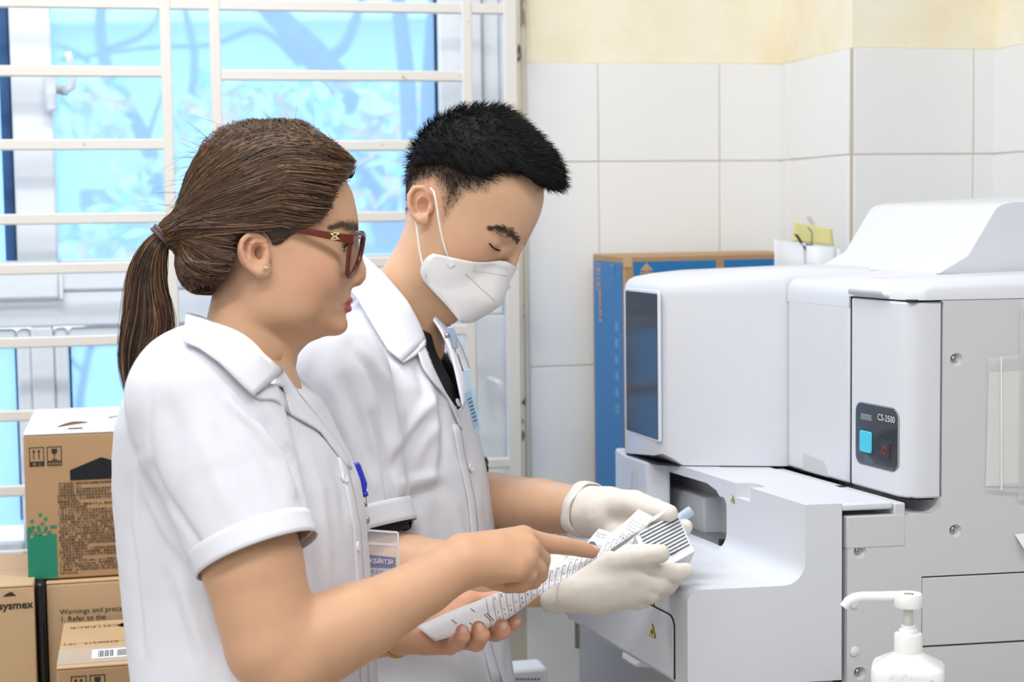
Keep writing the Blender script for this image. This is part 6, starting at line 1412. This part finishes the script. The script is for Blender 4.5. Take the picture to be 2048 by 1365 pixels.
def loft(A, B, name, m_, parent, thick=.002, rows=7, cols=18, belly=.0):
    def rsm(pl): pl = np.array(pl, float); s_ = np.r_[0, np.cumsum(np.hypot(*np.diff(pl[:, :2], axis=0).T))]; s_ /= s_[-1]; t_ = np.linspace(0, 1, cols); return np.stack([P(*k_) for k_ in np.stack([np.interp(t_, s_, pl[:, i]) for i in range(3)], 1)])
    a_, b2_ = rsm(A), rsm(B); G = np.stack([a_*(1-i/(rows-1))+b2_*(i/(rows-1))-CF*belly*math.sin(math.pi*i/(rows-1)) for i in range(rows)]); mb2 = MB(); mb2.add(G.reshape(-1, 3), [(i*cols+j, i*cols+j+1, (i+1)*cols+j+1, (i+1)*cols+j) for i in range(rows-1) for j in range(cols-1)])
    o_ = mb2.build(name, m_, None, smooth=True, solid=thick); sub_of(o_, parent); return o_
loft([(866, 640, 2.265), (880, 660, 2.25), (900, 700, 2.235), (914, 760, 2.215), (926, 818, 2.195)], [(878, 622, 2.33), (900, 652, 2.325), (924, 695, 2.30), (940, 738, 2.275), (934, 802, 2.235)], 'far_lapel', M_CLOTH, man, belly=.008)
drape(strip_grid([(920, 850), (932, 920), (950, 1000), (958, 1080), (965, 1180), (985, 1300), (1005, 1365)], [(905, 850), (918, 920), (936, 1000), (944, 1080), (950, 1180), (968, 1300), (985, 1365)], 4, 28), [M_COATB], .003, 'placket', M_CLOTH, man, .0016)
for bx, by in ((916, 806), (942, 936)): button(bx, by, [M_COATB], man, .0058, .006)
print('man coat', _t.time()-_t0)
# ---- hair
HLX, HLZ = MH.X, MH.Z
hrow = [(212, 975, 955, 8), (216, 1010, 938, 24), (222, 1026, 915, 36), (232, 1040, 888, 46), (248, 1057, 860, 60), (270, 1080, 836, 71), (295, 1103, 822, 79), (320, 1122, 815, 83), (345, 1132, 813, 84.5), (370, 1136, 814, 84), (388, 1128, 817, 81), (400, 1104, 812, 80), (420, 1040, 800, 77.5), (440, 960, 793, 75), (460, 900, 782, 70), (480, 850, 770, 60)]
hz2 = HLZ([r[0] for r in hrow])[::-1]; hf2 = HLX([r[1] for r in hrow])[::-1]-.004; hb2 = HLX([r[2] for r in hrow])[::-1]+.004; hw2 = np.array([r[3] for r in hrow])[::-1]*.001
def m_hair(l): return rows_sdf(l[:, 0], l[:, 1], l[:, 2], hz2, hf2, hb2, hw2, nf=2.5, nb=2.5, mid=.5, soft=.004)
# hair reaches: fringe line and sides
def m_cap(l):
    d = m_hair(l)+.005; u = MH.u0+(l[:, 0]*MH.c-.05*MH.q)/MH.s; vv_ = MH.v0-l[:, 2]/MH.s
    lim = np.interp(u, [780, 815, 850, 900, 940, 985, 1000, 1040, 1075, 1150], [400, 372, 352, 358, 366, 368, 356, 352, 378, 392])      # lower edge of the long hair
    return smax(d, (vv_-lim)*MH.s, .006)
v, q = mesh_sdf(m_cap, L(760, 500)+np.array([0, -.11, 0]), L(1165, 200)+np.array([.02, .11, 0]), .0032); v = relax(v, q, 2, .5)
M_BHAIRC = mat('black_hair_base', srgb(12, 12, 13), .6, spec=.2); M_BHAIR = mat('black_hair', (.01, .01, .01), .5, attr='tint', spec=.2)
np_mesh('hair', MH.world(v), q, M_BHAIRC, man)
rng = np.random.default_rng(21)
# long top hair: combed forward and up
NS = 9000; pick = rng.integers(0, len(v), NS); root = v[pick].astype(f32); K = 6; path = np.zeros((NS, K, 3), f32); g = grad(m_hair, root); fwd = np.array([.72, 0, -.25], f32)
tm = fwd-(g@fwd)[:, None]*g; wv = rng.normal(0, .35, (NS, 3)).astype(f32); ln = rng.uniform(.008, .018, NS).astype(f32)
topness = np.clip(g[:, 2]*.6+.5, 0, 1)[:, None]
dirv = g*(.30+.40*topness)+tm*.8+wv*.6; dirv /= np.linalg.norm(dirv, axis=1, keepdims=True)
for k in range(K): t = k/(K-1); path[:, k] = root-g*.003+dirv*(ln*t)[:, None]+tm*(ln*.35*t*t)[:, None]
strands('hair_strands', MH.world(path.reshape(-1, 3)).reshape(NS, K, 3), rng.uniform(.0003, .0007, NS), .2, M_BHAIR, man, hair_cols(NS, rng, srgb(15, 14, 15), .3, srgb(34, 31, 31), .10))
# short sides growing out of the skin: dense above, sparse towards the ear, temple and nape
hv_, hq_, _c = M_HEADP; lv0 = MH.to(hv_.astype(f32)); lu = MH.u0+(lv0[:, 0]*MH.c-.07*MH.q)/MH.s; lw = MH.v0-lv0[:, 2]/MH.s
dd_, _ = poly_dist(lu, lw, FADE+[FADE[0]]); ok = in_poly(lu, lw, FADE) & (lw > 285) & (m_ear(lv0, -1) > .003) & (m_ear(lv0, 1) > .003); cand = np.where(ok)[0]; wgt = np.clip(dd_[cand]/26, .02, 1); wgt /= wgt.sum()
NS = 15000; pick = rng.choice(cand, NS, p=wgt); root = lv0[pick]+rng.normal(0, .0007, (NS, 3)).astype(f32); g = grad(m_head, root); ln = (.0015+.0065*np.clip(dd_[pick]/42, 0, 1)*rng.uniform(.6, 1.2, NS)).astype(f32)
tm = np.array([.35, 0, -.75], f32); tm = tm-(g@tm)[:, None]*g; dirv = tm*.9+g*.55+rng.normal(0, .2, (NS, 3)).astype(f32); path = np.stack([root+dirv*(ln*t)[:, None] for t in (0, .5, 1)], 1)
strands('cropped_hair', MH.world(path.reshape(-1, 3)).reshape(NS, 3, 3), .00024, .3, M_BHAIR, man, hair_cols(NS, rng, srgb(34, 28, 26), .25))
# stray tuft on the crown
NS = 70; root = np.stack([L(rng.uniform(925, 975), 222, rng.uniform(-.03, .03)) for _ in range(NS)]); path = np.stack([root+np.stack([rng.normal(-.2, .5, NS)*0+np.linspace(-.8, .4, NS), rng.normal(0, .1, NS), np.full(NS, 1.)], 1)*.013*t-np.array([.004, 0, .002])*t*t for t in np.linspace(0, 1, 6)], 1)
strands('hair_tuft', MH.world(path.reshape(-1, 3)).reshape(NS, 6, 3), .00028, .3, M_BHAIR, man, hair_cols(NS, rng, srgb(26, 24, 25), .2))
# brows, lashes
Lb = lambda u, v, y: (u, v, y)
brow(MH, m_head, [(978, 462, 3, -.052), (998, 460, 7, -.043), (1015, 466, 9, -.032), (1033, 483, 8, -.018)], 600, .007, .0002, srgb(58, 47, 41), man, -1, (-.7, -.5, .3), 31)
brow(MH, m_head, [(1066, 482, 3, .050), (1060, 487, 5, .038), (1052, 492, 6, .022)], 240, .007, .00028, srgb(38, 30, 27), man, 1, (-.3, .7, .3), 33)
for sg, c, (ef, es, eu) in zip((-1, 1), EYE_M, EAX):
    n = 170; tt_ = np.linspace(0, 1, n); lp_ = np.array([c+ef*.0098+es*.0120-eu*.0026, c+ef*.0122+es*.006-eu*.0050, c+ef*.0134-eu*.0060, c+ef*.0128-es*.006-eu*.0056, c+ef*.0112-es*.0105-eu*.0044]); root = np.stack([np.interp(tt_, np.linspace(0, 1, 5), lp_[:, k]) for k in range(3)], 1)
    path = np.stack([root+(ef*.75-eu*.45+eu*.14*k)*.0015*k+es*((.6-tt_)*.0014*k)[:, None] for k in range(5)], 1)
    strands('eyelashes', MH.world(path.reshape(-1, 3)).reshape(n, 5, 3), .0008, .4, M_BHAIR, man, np.tile(np.array(srgb(24, 20, 20)), (n, 1)))
def m_trs(p): return m_legs(p)-.014
mlo[2] = .05; mhi[2] = .85; v2, q2_ = mesh_sdf(m_trs, mlo, mhi, .012); np_mesh('trousers', v2, q2_, mat('dark_trousers', srgb(44, 46, 58), .8), man)
for sg in (-1, 1): c = MBF.world([0, sg*.09, 0]); c[2] = 0; shoe(c, nrm(np.array([MBF.hx[0], MBF.hx[1], 0])), nrm(np.array([MBF.hy[0], MBF.hy[1], 0])), man)
# ---- mask
M_MASK = mat('mask_fabric', srgb(236, 234, 233), .9, bump=.06, bscale=500)
mk = empty('face_mask', MH.world(L(940, 590)), "white folded face mask on the man's nose and chin", 'face mask')
# centre line of the mask, the side seam on the cheek and a row between, for both sides
ctrl = [(1026, 527), (1024, 540), (1018, 565), (1011, 590), (1002, 611), (975, 628), (940, 646), (925, 646)]
edge = [(872, 511), (862, 516), (850, 528), (844, 545), (848, 562), (866, 582), (895, 612), (921, 643)]
R_, C_ = len(ctrl), 13; cu = np.array(ctrl, float); ed = np.array(edge, float)
def interp_pl(pl, n): s = np.r_[0, np.cumsum(np.hypot(*np.diff(pl, axis=0).T))]; s /= s[-1]; t = np.linspace(0, 1, n); return np.stack([np.interp(t, s, pl[:, 0]), np.interp(t, s, pl[:, 1])], 1)
R_ = 22; cu = interp_pl(cu, R_); ed = interp_pl(ed, R_)
mvs = []; 
for sg in (-1, 1):
    g = np.zeros((R_, C_, 3))
    for i in range(R_):
        y_e = -.066+.030*(i/(R_-1))**2.2
        c0 = MH.L(cu[i, 0], cu[i, 1], 0.0); e0 = MH.L(ed[i, 0], ed[i, 1], y_e)
        for j in range(C_):
            t = j/(C_-1); p_ = c0*(1-t)+e0*t; yb = y_e*(t**.46); p_[1] = yb; px_ = MH.u0; u_t = cu[i, 0]*(1-t)+ed[i, 0]*t; v_t = cu[i, 1]*(1-t)+ed[i, 1]*t
            q_ = MH.L(u_t, v_t, yb); g[i, j] = q_
    mvs.append(g)
gl2 = mvs[0]; gr2 = mvs[0].copy(); gr2[:, :, 1] *= -1
for i in range(R_):        # keep the sheet off the skin
    for g in (gl2, gr2):
        p_ = g[i].astype(f32); 
        for _ in range(4): sd = m_head(p_); p_ = p_+np.maximum(.0035-sd, 0)[:, None]*grad(m_head, p_)
        g[i] = p_
b_ = MB(); full = np.concatenate([gl2[:, ::-1], gr2[:, 1:]], 1); CC = full.shape[1]
b_.add(MH.world(full.reshape(-1, 3)), [(i*CC+j, i*CC+j+1, (i+1)*CC+j+1, (i+1)*CC+j) for i in range(R_-1) for j in range(CC-1)]); b_.build('mask_shell', M_MASK, mk, smooth=True, solid=.0016, off=0)
from mathutils.bvhtree import BVHTree
MASKB = BVHTree.FromPolygons([tuple(p) for p in MH.world(full.reshape(-1, 3))], b_.f)
def onmask(x, y, lift=.0016):
    r = nrm(ray(x, y)); h = MASKB.ray_cast(Vector(CAMC), Vector(r)); return None if h[0] is None else np.array(h[0])-r*lift
def stitch(pts, n, w, name, m, ln=.5):
    pl = interp_pl(np.array(pts, float), n*2); b = MB()
    for k in range(n):
        a, c = onmask(*pl[2*k]), onmask(*(pl[2*k]*(1-ln)+pl[2*k+1]*ln))
        if a is not None and c is not None: b.tube([a, c], w, 5)
    if b.v: b.build(name, m, mk)
M_ST = mat('stitch_grey', srgb(176, 174, 172), .8); M_ST2 = mat('stitch_dark', srgb(128, 126, 124), .8)
stitch([(868, 517), (900, 513), (940, 519), (1018, 537)], 52, .0003, 'weld_line', M_ST); stitch([(880, 514), (905, 517), (940, 523), (1018, 540)], 52, .0003, 'weld_line', M_ST); stitch([(948, 543), (980, 547), (1015, 553)], 24, .0004, 'weld_line', M_ST2); stitch([(950, 530), (947, 543)], 6, .0003, 'weld_line', M_ST2)
stitch([(932, 549), (960, 575), (990, 603)], 16, .0005, 'weld_line', M_ST2, .7); stitch([(876, 582), (895, 606), (915, 634)], 13, .0003, 'weld_line', M_ST, .7)
M_LOOP = mat('ear_loop', srgb(240, 240, 240), .7)
def flat_loop(pts, w=.0026):
    b = MB(); b.tube([MH.world(L(u, v_, y)) for u, v_, y in pts], w*.5, 8); return b.build('ear_loop', M_LOOP, mk, smooth=True)
flat_loop([(902, 525, -.0640), (893, 500, -.0715), (886, 470, -.0790), (881, 440, -.0835), (877, 410, -.0870), (873, 394, -.088), (866, 386, -.0835)]); flat_loop([(858, 560, -.0695), (851, 540, -.0725), (844, 505, -.0745), (840, 475, -.0755), (838, 455, -.0780), (836, 445, -.074)])
flat_loop([(902, 525, .0640), (881, 440, .0835), (866, 386, .0835)]); flat_loop([(858, 560, .0695), (844, 505, .0755), (836, 445, .074)])
for (x, y) in ((903, 527),): 
    a = [onmask(x+dx, y+dy, .002) for dx, dy in ((-9, 0), (2, -7), (8, 3), (-3, 9))]
    if all(k is not None for k in a): b = MB(); b.prism(a, -CF*.0008); b.build('loop_weld', M_LOOP, mk)
print('man done', _t.time()-_t0)
# ================================================================== eyeglasses
M_TORT = mat('tortoise_red', srgb(92, 30, 16), .2, var=.35, vscale=120, coat=.15); M_GOLD = mat('gold_trim', srgb(222, 206, 150), .25, metal=.8)
def lens_mat():
    m = bpy.data.materials.new('clear_lens'); m.use_nodes = True; nt = m.node_tree; nt.nodes.clear(); out = nt.nodes.new('ShaderNodeOutputMaterial'); tr = nt.nodes.new('ShaderNodeBsdfTransparent'); tr.inputs[0].default_value = (.95, .94, .93, 1); gl = nt.nodes.new('ShaderNodeBsdfGlossy'); gl.inputs['Roughness'].default_value = .03
    mx = nt.nodes.new('ShaderNodeMixShader'); mx.inputs[0].default_value = .10; nt.links.new(tr.outputs[0], mx.inputs[1]); nt.links.new(gl.outputs[0], mx.inputs[2]); nt.links.new(mx.outputs[0], out.inputs[0]); return m
M_LENS = lens_mat(); L = WH.L
eg = empty('eyeglasses', WH.world(L(712, 500, 0)), 'dark red framed eyeglasses worn by the woman', 'glasses')
rim = [(700, 478, .0655), (712, 471, .050), (721, 469, .030), (724, 474, .013), (722, 492, .0085), (717, 515, .0095), (708, 538, .018), (698, 553, .034), (693, 556, .046), (691, 545, .058), (693, 515, .0655), (696, 492, .0675)]
def closed_smooth(pts, n=6):
    pts = [np.asarray(p, float) for p in pts]; m = len(pts); out = []
    for i in range(m):
        p0, p1, p2, p3 = pts[i-1], pts[i], pts[(i+1) % m], pts[(i+2) % m]
        for k in range(n): t = k/n; out.append(.5*((2*p1)+(-p0+p2)*t+(2*p0-5*p1+4*p2-p3)*t*t+(-p0+3*p1-3*p2+p3)*t**3))
    return out
for sg in (-1, 1):
    loc = [np.array([(u-540)*WH.s/WH.c, sg*y, (500-v_)*WH.s]) for u, v_, y in rim]; sm = closed_smooth(loc); w_ = [WH.world(p) for p in sm]
    b = MB(); b.tube(w_+[w_[0], w_[1]], .0027, 8, False); b.build('rim', M_TORT, eg, smooth=True)
    b = MB(); c = sum(w_)/len(w_); n_ = len(w_); b.add([c]+w_, [(0, i+1, (i+1) % n_+1) for i in range(n_)]); b.build('lens', M_LENS, eg, smooth=True)
    T = lambda u, v_, y: WH.world(np.array([(u-540)*WH.s/WH.c, sg*y, (500-v_)*WH.s]))
    b = MB(); tp = [(702, 486, .0690), (690, 485, .0715), (660, 480, .0735), (625, 474, .0755), (592, 469, .0745), (560, 472, .0710)]
    if True:
        for i in range(len(tp)-1):
            pass
        vs = []; hh = [.0056, .0050, .0042, .0036, .0030, .0026]
        for (u, v_, y), h_ in zip(tp, hh):
            for dy, dz in ((.0013, h_), (-.0013, h_), (-.0013, -h_), (.0013, -h_)): vs.append(T(u, v_, y+dy)+CU*dz)
        fs = [(i*4+k, i*4+(k+1) % 4, (i+1)*4+(k+1) % 4, (i+1)*4+k) for i in range(len(tp)-1) for k in range(4)]+[(3, 2, 1, 0), tuple(range(len(vs)-4, len(vs)))]
        b.add(vs, fs); b.build('temple', M_TORT, eg, bevel=.0008)
    b = MB(); g0 = T(666, 481, .0757)
    for (dx, dz) in ((-.0045, .0030), (-.0045, -.0030), (.0045, .0034), (.0045, -.0026)): b.tube([g0, g0+CR*dx+CU*dz], .0009, 6)
    b.tube([g0+CR*-.0052+CU*.0033, g0+CR*.0052+CU*.0038], .0006, 6); b.tube([g0+CR*-.0052-CU*.0033, g0+CR*.0052-CU*.0028], .0006, 6); b.build('ornament', M_GOLD, eg, smooth=True)
b = MB(); b.tube([WH.world(L(722, 486, -.0085)), WH.world(L(725, 482, 0)), WH.world(L(722, 486, .0085))], .0021, 8); b.build('bridge', M_TORT, eg, smooth=True)
# ================================================================== tube rack and tube
M_RACK = mat('rack_white', srgb(226, 228, 232), .4); M_SLOT = mat('rack_slot', srgb(120, 122, 128), .6)
RTL, RTR, RBR, RBL = P(1273, 1069, 2.03), P(1356, 1026, 2.06), P(1386, 1098, 2.03), P(1303, 1141, 2.00)
e1 = RTR-RTL; e2 = RBR-RTR; e3 = nrm(np.cross(e1, e2)); e3 = e3 if np.dot(e3, CF) > 0 else -e3      # e3 points away from the camera
rk = empty('tube_rack', (RTL+RBR)/2+e3*.01, 'white ten-slot tube rack held in gloved hands', 'rack')
TK = .022
MB().box(RTL+e3*TK*.55, e1, e2, e3*TK*.45).build('back_plate', M_RACK, rk, bevel=.0008)
MB().box(RTL+e3*.0085+e1*.02, e1*.96, e2*.98, e3*.003).build('slot_floor', M_SLOT, rk)
NR = 10
for i in range(NR+1): MB().box(RTL+e2*(i/NR*.90-.012)+e1*.05, e1*.93, e2*.046, e3*TK*.7).build('rib', M_RACK, rk, bevel=.0006)
MB().box(RTL-e1*.03+e2*.0, e1*.10, e2*1.0, e3*TK).build('end_plate', M_RACK, rk, bevel=.001)
MB().box(RTR-e1*.03, e1*.035, e2*1.0, e3*TK).build('end_plate', M_RACK, rk, bevel=.001)
MB().box(RTL+e2*.93+e1*.02, e1*1.0, e2*.16, e3*TK*1.4-CF*.004).build('side_block', M_RACK, rk, bevel=.001)
b = MB()
for i in range(NR): b.box(RTL+e2*(i/NR*.90+.036)+e1*.16-CF*.0002+e3*.004, e1*.66, e2*.024, e3*.002)
b.build('slot_shadow_gap', M_SLOT, rk)
text_mesh('rack_number', '00617', RTL+e2*.915+e1*.50-e3*.0006, nrm(e1), -nrm(e2), .0055, M_BLK, rk)
b = MB(); b.tube([P(1322, 1064, 2.072), P(1382, 1022, 2.082)], .0066, 18); M_TUBEP = mat('clear_tube', srgb(214, 228, 242), .12, trans=.45, ior=1.2); o = b.build('sample_tube', M_TUBEP, smooth=True, org=tuple(P(1352, 1043, 2.077))); o.data.set_sharp_from_angle(angle=math.radians(50)); tag(o, 'clear plastic tube sticking out behind the tube rack', 'tube')
# ================================================================== papers
M_PAPER2 = mat('printed_paper', srgb(228, 228, 232), .75)
M_PINK = mat('print_grey', srgb(128, 124, 128), .8); M_PRINT = mat('print_dark', srgb(92, 90, 94), .8)
def ribbon(name, label, A, B, n, m_, group=None, cat_='paper'):
    """sheet between two edges; every edge point is (px, py, depth)"""
    def rs(pl):
        pl = np.array(pl, float); s = np.r_[0, np.cumsum(np.hypot(np.diff(pl[:, 0]), np.diff(pl[:, 1])))]; s /= s[-1]; t = np.linspace(0, 1, n); k = [np.interp(t, s, pl[:, i]) for i in range(3)]
        for kk in k:
            for _ in range(2): kk[1:-1] = (kk[:-2]+2*kk[1:-1]+kk[2:])/4
        return np.stack([P(a, b_, c) for a, b_, c in zip(*k)])
    Aw, Bw = rs(A), rs(B); K = 5; G = np.stack([Aw*(1-j/(K-1))+Bw*(j/(K-1)) for j in range(K)], 1); b = MB(); b.add(G.reshape(-1, 3), [(i*K+j, i*K+j+1, (i+1)*K+j+1, (i+1)*K+j) for i in range(n-1) for j in range(K-1)])
    o = b.build(name, m_, smooth=True, solid=.0004, org=tuple(G.mean((0, 1)))); tag(o, label, cat_, group); return o, G
# the long table sheet
po, PG = ribbon('result_sheet', 'long printed table sheet held in the left hand of the woman', [(833, 1254, 1.785), (900, 1224, 1.795), (960, 1201, 1.81), (1060, 1158, 1.83), (1160, 1115, 1.865), (1240, 1072, 1.895), (1335, 1018, 1.93)],
                [(870, 1283, 1.752), (920, 1270, 1.759), (965, 1262, 1.767), (1015, 1240, 1.78), (1080, 1190, 1.80), (1150, 1146, 1.825), (1220, 1100, 1.86), (1300, 1048, 1.90), (1338, 1020, 1.928)], 60, M_PAPER2)
def pg(t, s, lift=.0012):
    i = t*(PG.shape[0]-1); i0 = int(min(i, PG.shape[0]-2)); f = i-i0; row = PG[i0]*(1-f)+PG[i0+1]*f; j = s*(PG.shape[1]-1); j0 = int(min(j, PG.shape[1]-2)); g = j-j0; p_ = row[j0]*(1-g)+row[j0+1]*g; return p_-nrm(p_-CAMC)*lift
b = MB()
for k in range(25):
    t = .245+k*.0255
    if t > .9: break
    b.tube([pg(t+.055*(1-s)-.03, s) for s in (.03, .35, .7, .97)], .00025, 4)
b.build('table_lines', M_PRINT, None); sub_of(bpy.data.objects['table_lines'], po)
b = MB(); rs_ = random.Random(2)
for k in range(25):
    t = .255+k*.0255
    if t > .9: break
    for s in (.10, .62, .78):
        L_ = .10 if s < .3 else .06
        if rs_.random() < .85: b.tube([pg(t+.05*(1-s)-.028, s), pg(t+.05*(1-s-L_)-.028, s+L_)], .0007 if rs_.random() < .3 else .00045, 4)
b.build('table_entries', M_PINK, None); sub_of(bpy.data.objects['table_entries'], po)
b = MB()
for t, s, L_ in ((.115, .30, .22), (.20, .16, .16), (.225, .52, .3), (.235, .5, .3), (.16, .62, .12)): b.tube([pg(t, s), pg(t+.004, s+L_)], .0004, 4)
b.build('printed_words', M_PRINT, None); sub_of(bpy.data.objects['printed_words'], po)
# header sheet behind and the curled strip
ho_, HG = ribbon('header_sheet', 'white sheet with hospital heading and round stamp behind the table sheet', [(1137, 1118, 1.89), (1165, 1098, 1.90), (1188, 1068, 1.905), (1198, 1058, 1.91)], [(1170, 1125, 1.885), (1215, 1105, 1.895), (1235, 1085, 1.90), (1244, 1072, 1.905)], 10, M_PAPER)
hr = nrm(HG[-1, -1]-HG[-1, 0]); hu = nrm(HG[-1, 0]-HG[0, 0]); hn = np.cross(hr, hu); 
text_mesh('heading', 'BỆNH VIỆN QU\nA2 - Khoa Tru', P(1193, 1068, 1.902), hr, hu, .0040, M_PRINT, ho_, lift=.0004)
b = MB(); sc = P(1184, 1092, 1.893); b.lathe([(.0052, 0), (.0052, .0004), (.0044, .0004), (.0044, 0)], sc, hn, 20); b.lathe([(.0028, .0), (.0028, .0004), (0, .0004)], sc, hn, 6); b.build('round_stamp', M_PINK, None); sub_of(bpy.data.objects['round_stamp'], ho_)
co_, CG = ribbon('curled_strip', 'narrow curled paper strip with sample print across the glove', [(1190, 1090, 1.893), (1215, 1072, 1.895), (1250, 1045, 1.90), (1277, 1019, 1.91)], [(1228, 1104, 1.883), (1256, 1085, 1.885), (1285, 1062, 1.89), (1310, 1036, 1.90)], 14, M_PAPER)
cr_ = nrm(CG[-1, -1]-CG[-1, 0]); cu_ = nrm(CG[-1, 0]-CG[0, 0])
text_mesh('sample_print', 'Sample No. 0020\nPatient ID\nName\nSample Comment\n\nPositive\nDiff. Morph', P(1262, 1042, 1.888), cr_, cu_, .0042, M_PINK, co_, lift=.0008)
# ================================================================== badges
M_VINYL = mat('clear_vinyl', srgb(225, 225, 230), .15, alpha=.28); M_BADGE = mat('badge_card', srgb(226, 228, 236), .4); M_BBLUE = mat('badge_blue', srgb(48, 66, 150), .4); M_REEL = mat('reel_blue', srgb(30, 44, 190), .2, coat=.5); M_WHT = mat('badge_white_print', srgb(240, 240, 244), .5)
DB = 1.86
bg = empty('id_badge', P(760, 1160, DB), 'clear badge holder with blue hospital card hanging from the blue reel', 'badge')
brt = nrm(P(800, 1112, DB)-P(730, 1110, DB)); bup = CU
def BQ(x, y, k=0.0): return P(x, y, DB-k)
def bquad(name, pts, m_, th=.0008, k=0.0, bev=0): b = MB(); b.prism([BQ(x, y, k) for x, y in pts], CF*th); return b.build(name, m_, bg, bevel=bev)
bquad('badge_pocket', [(690, 1058), (794, 1066), (798, 1172), (690, 1178)], M_VINYL, .0016, .001)
bquad('pocket_rim', [(690, 1056), (795, 1064), (795, 1068), (690, 1060)], mat('vinyl_edge', srgb(226, 226, 232), .2), .002, .0015); bquad('pocket_rim', [(794, 1066), (797.5, 1066), (799, 1172), (796, 1172)], MATS['vinyl_edge'], .002, .0015); bquad('pocket_zip', [(690, 1083), (795, 1089), (795, 1093), (690, 1088)], MATS['vinyl_edge'], .002, .0015)
bquad('card', [(690, 1104), (791, 1115), (792, 1172), (690, 1178)], M_BADGE, .0006, .0)
bquad('card_header', [(690, 1105), (791, 1116), (791.5, 1138), (690, 1134)], M_BBLUE, .0004, .0006)
tr_ = nrm(BQ(791, 1131)-BQ(730, 1126))
text_mesh('badge_lettering', 'VIỆN QUÂN Y 354', BQ(727, 1125, .0026), tr_, CU, .0078, M_WHT, bg, lift=.0, bold=.0001, sx=.52); text_mesh('badge_lettering', 'BÁC SĨ CK II', BQ(738, 1147, .002), tr_, CU, .0060, M_BBLUE, bg, lift=0, sx=.55); text_mesh('badge_lettering', 'ĐINH THỊ T', BQ(731, 1161, .002), tr_, CU, .0078, M_BBLUE, bg, lift=0, sx=.48, bold=.0002)
b = MB(); b.prism([BQ(x, y, .001) for x, y in ((703, 928), (716, 924), (721, 932), (734, 968), (733, 982), (722, 986), (715, 976), (705, 945))], CF*.010); b.build('badge_reel', M_REEL, bg, bevel=.0025, seg=3)
b = MB(); b.tube([BQ(727, 983, -.003), BQ(729, 988, -.003), BQ(731, 994, -.003)], [.0032, .0042, .0038], 10); b.build('reel_tip', M_REEL, bg, smooth=True)
b = MB(); b.tube([BQ(726, 996, -.003), BQ(725, 1005, -.003), BQ(730, 1014, -.003), BQ(733, 1005, -.003), BQ(732, 994, -.003)], .0006, 6); b.lathe([(.0030, -.0005), (.0030, .0005), (.0018, .0005), (.0018, -.0005)], BQ(730, 1010, -.002), CF, 14); b.build('snap_hook', M_STEEL, bg, smooth=True)
bquad('strap', [(724, 1012), (737, 1014), (741, 1068), (726, 1068)], M_VINYL, .0008, .0); b = MB(); b.lathe([(.0046, 0), (.0046, -.0012), (.003, -.0022), (0, -.0024)], BQ(732, 1041, .0), CF, 14); b.build('strap_stud', M_STEEL, bg, smooth=True)
# the man's badge
DM = 2.17
bm_ = empty('id_badge', P(942, 830, DM), "clear narrow badge clipped to the man's far lapel", 'badge')
def MQ(x, y, k=0.0): return P(x, y, DM-k)
def mquad(name, pts, m_, th=.001, k=0.0, bev=0): b = MB(); b.prism([MQ(x, y, k) for x, y in pts], CF*th); return b.build(name, m_, bm_, bevel=bev)
mquad('badge_pocket', [(925, 740), (940, 738), (961, 860), (948, 868)], mat('badge_vinyl_blue', srgb(176, 200, 216), .2), .003, .0, .001)
mquad('card', [(928, 788), (941, 780), (957, 853), (948, 858)], mat('badge_card_blue', srgb(150, 180, 204), .4), .0005, .0008)
b = MB()
for k in range(7): b.tube([MQ(935+k*1.9, 800+k*7.2, .0012), MQ(943+k*1.9, 796+k*7.2, .0012)], .0008, 4)
b.build('card_print', mat('card_print', srgb(70, 100, 140), .6), bm_)
mquad('badge_clip', [(893, 655), (907, 652), (913, 672), (915, 698), (905, 700), (898, 676)], mat('clip_clear_blue', srgb(150, 170, 192), .15, coat=.5), .006, .004, .002)
b = MB(); b.tube([MQ(890, 672, .005), MQ(898, 671, .006)], .0035, 10); b.tube([MQ(909, 700, .001), MQ(916, 712, .001), MQ(926, 742, .0)], .0012, 6); b.build('clip_metal', M_STEEL, bm_, smooth=True)
# bracelet on the woman's left wrist
b = MB(); wc = L_ARM['pts'][-1]-(L_ARM['pts'][-1]-L_ARM['pts'][-2])*.06; ax = nrm(L_ARM['pts'][-1]-L_ARM['pts'][-2]); a1 = nrm(np.cross(ax, CF)); a2 = np.cross(ax, a1)
b.tube([wc+.0285*(a1*math.cos(t)+a2*math.sin(t)) for t in np.linspace(0, 2*math.pi, 33)], .002, 8, False); o = b.build('bracelet', mat('gold_bracelet', srgb(196, 150, 70), .25, metal=1.0), smooth=True, org=tuple(wc)); tag(o, 'thin gold bracelet on the wrist of the woman under the sheet', 'bracelet')
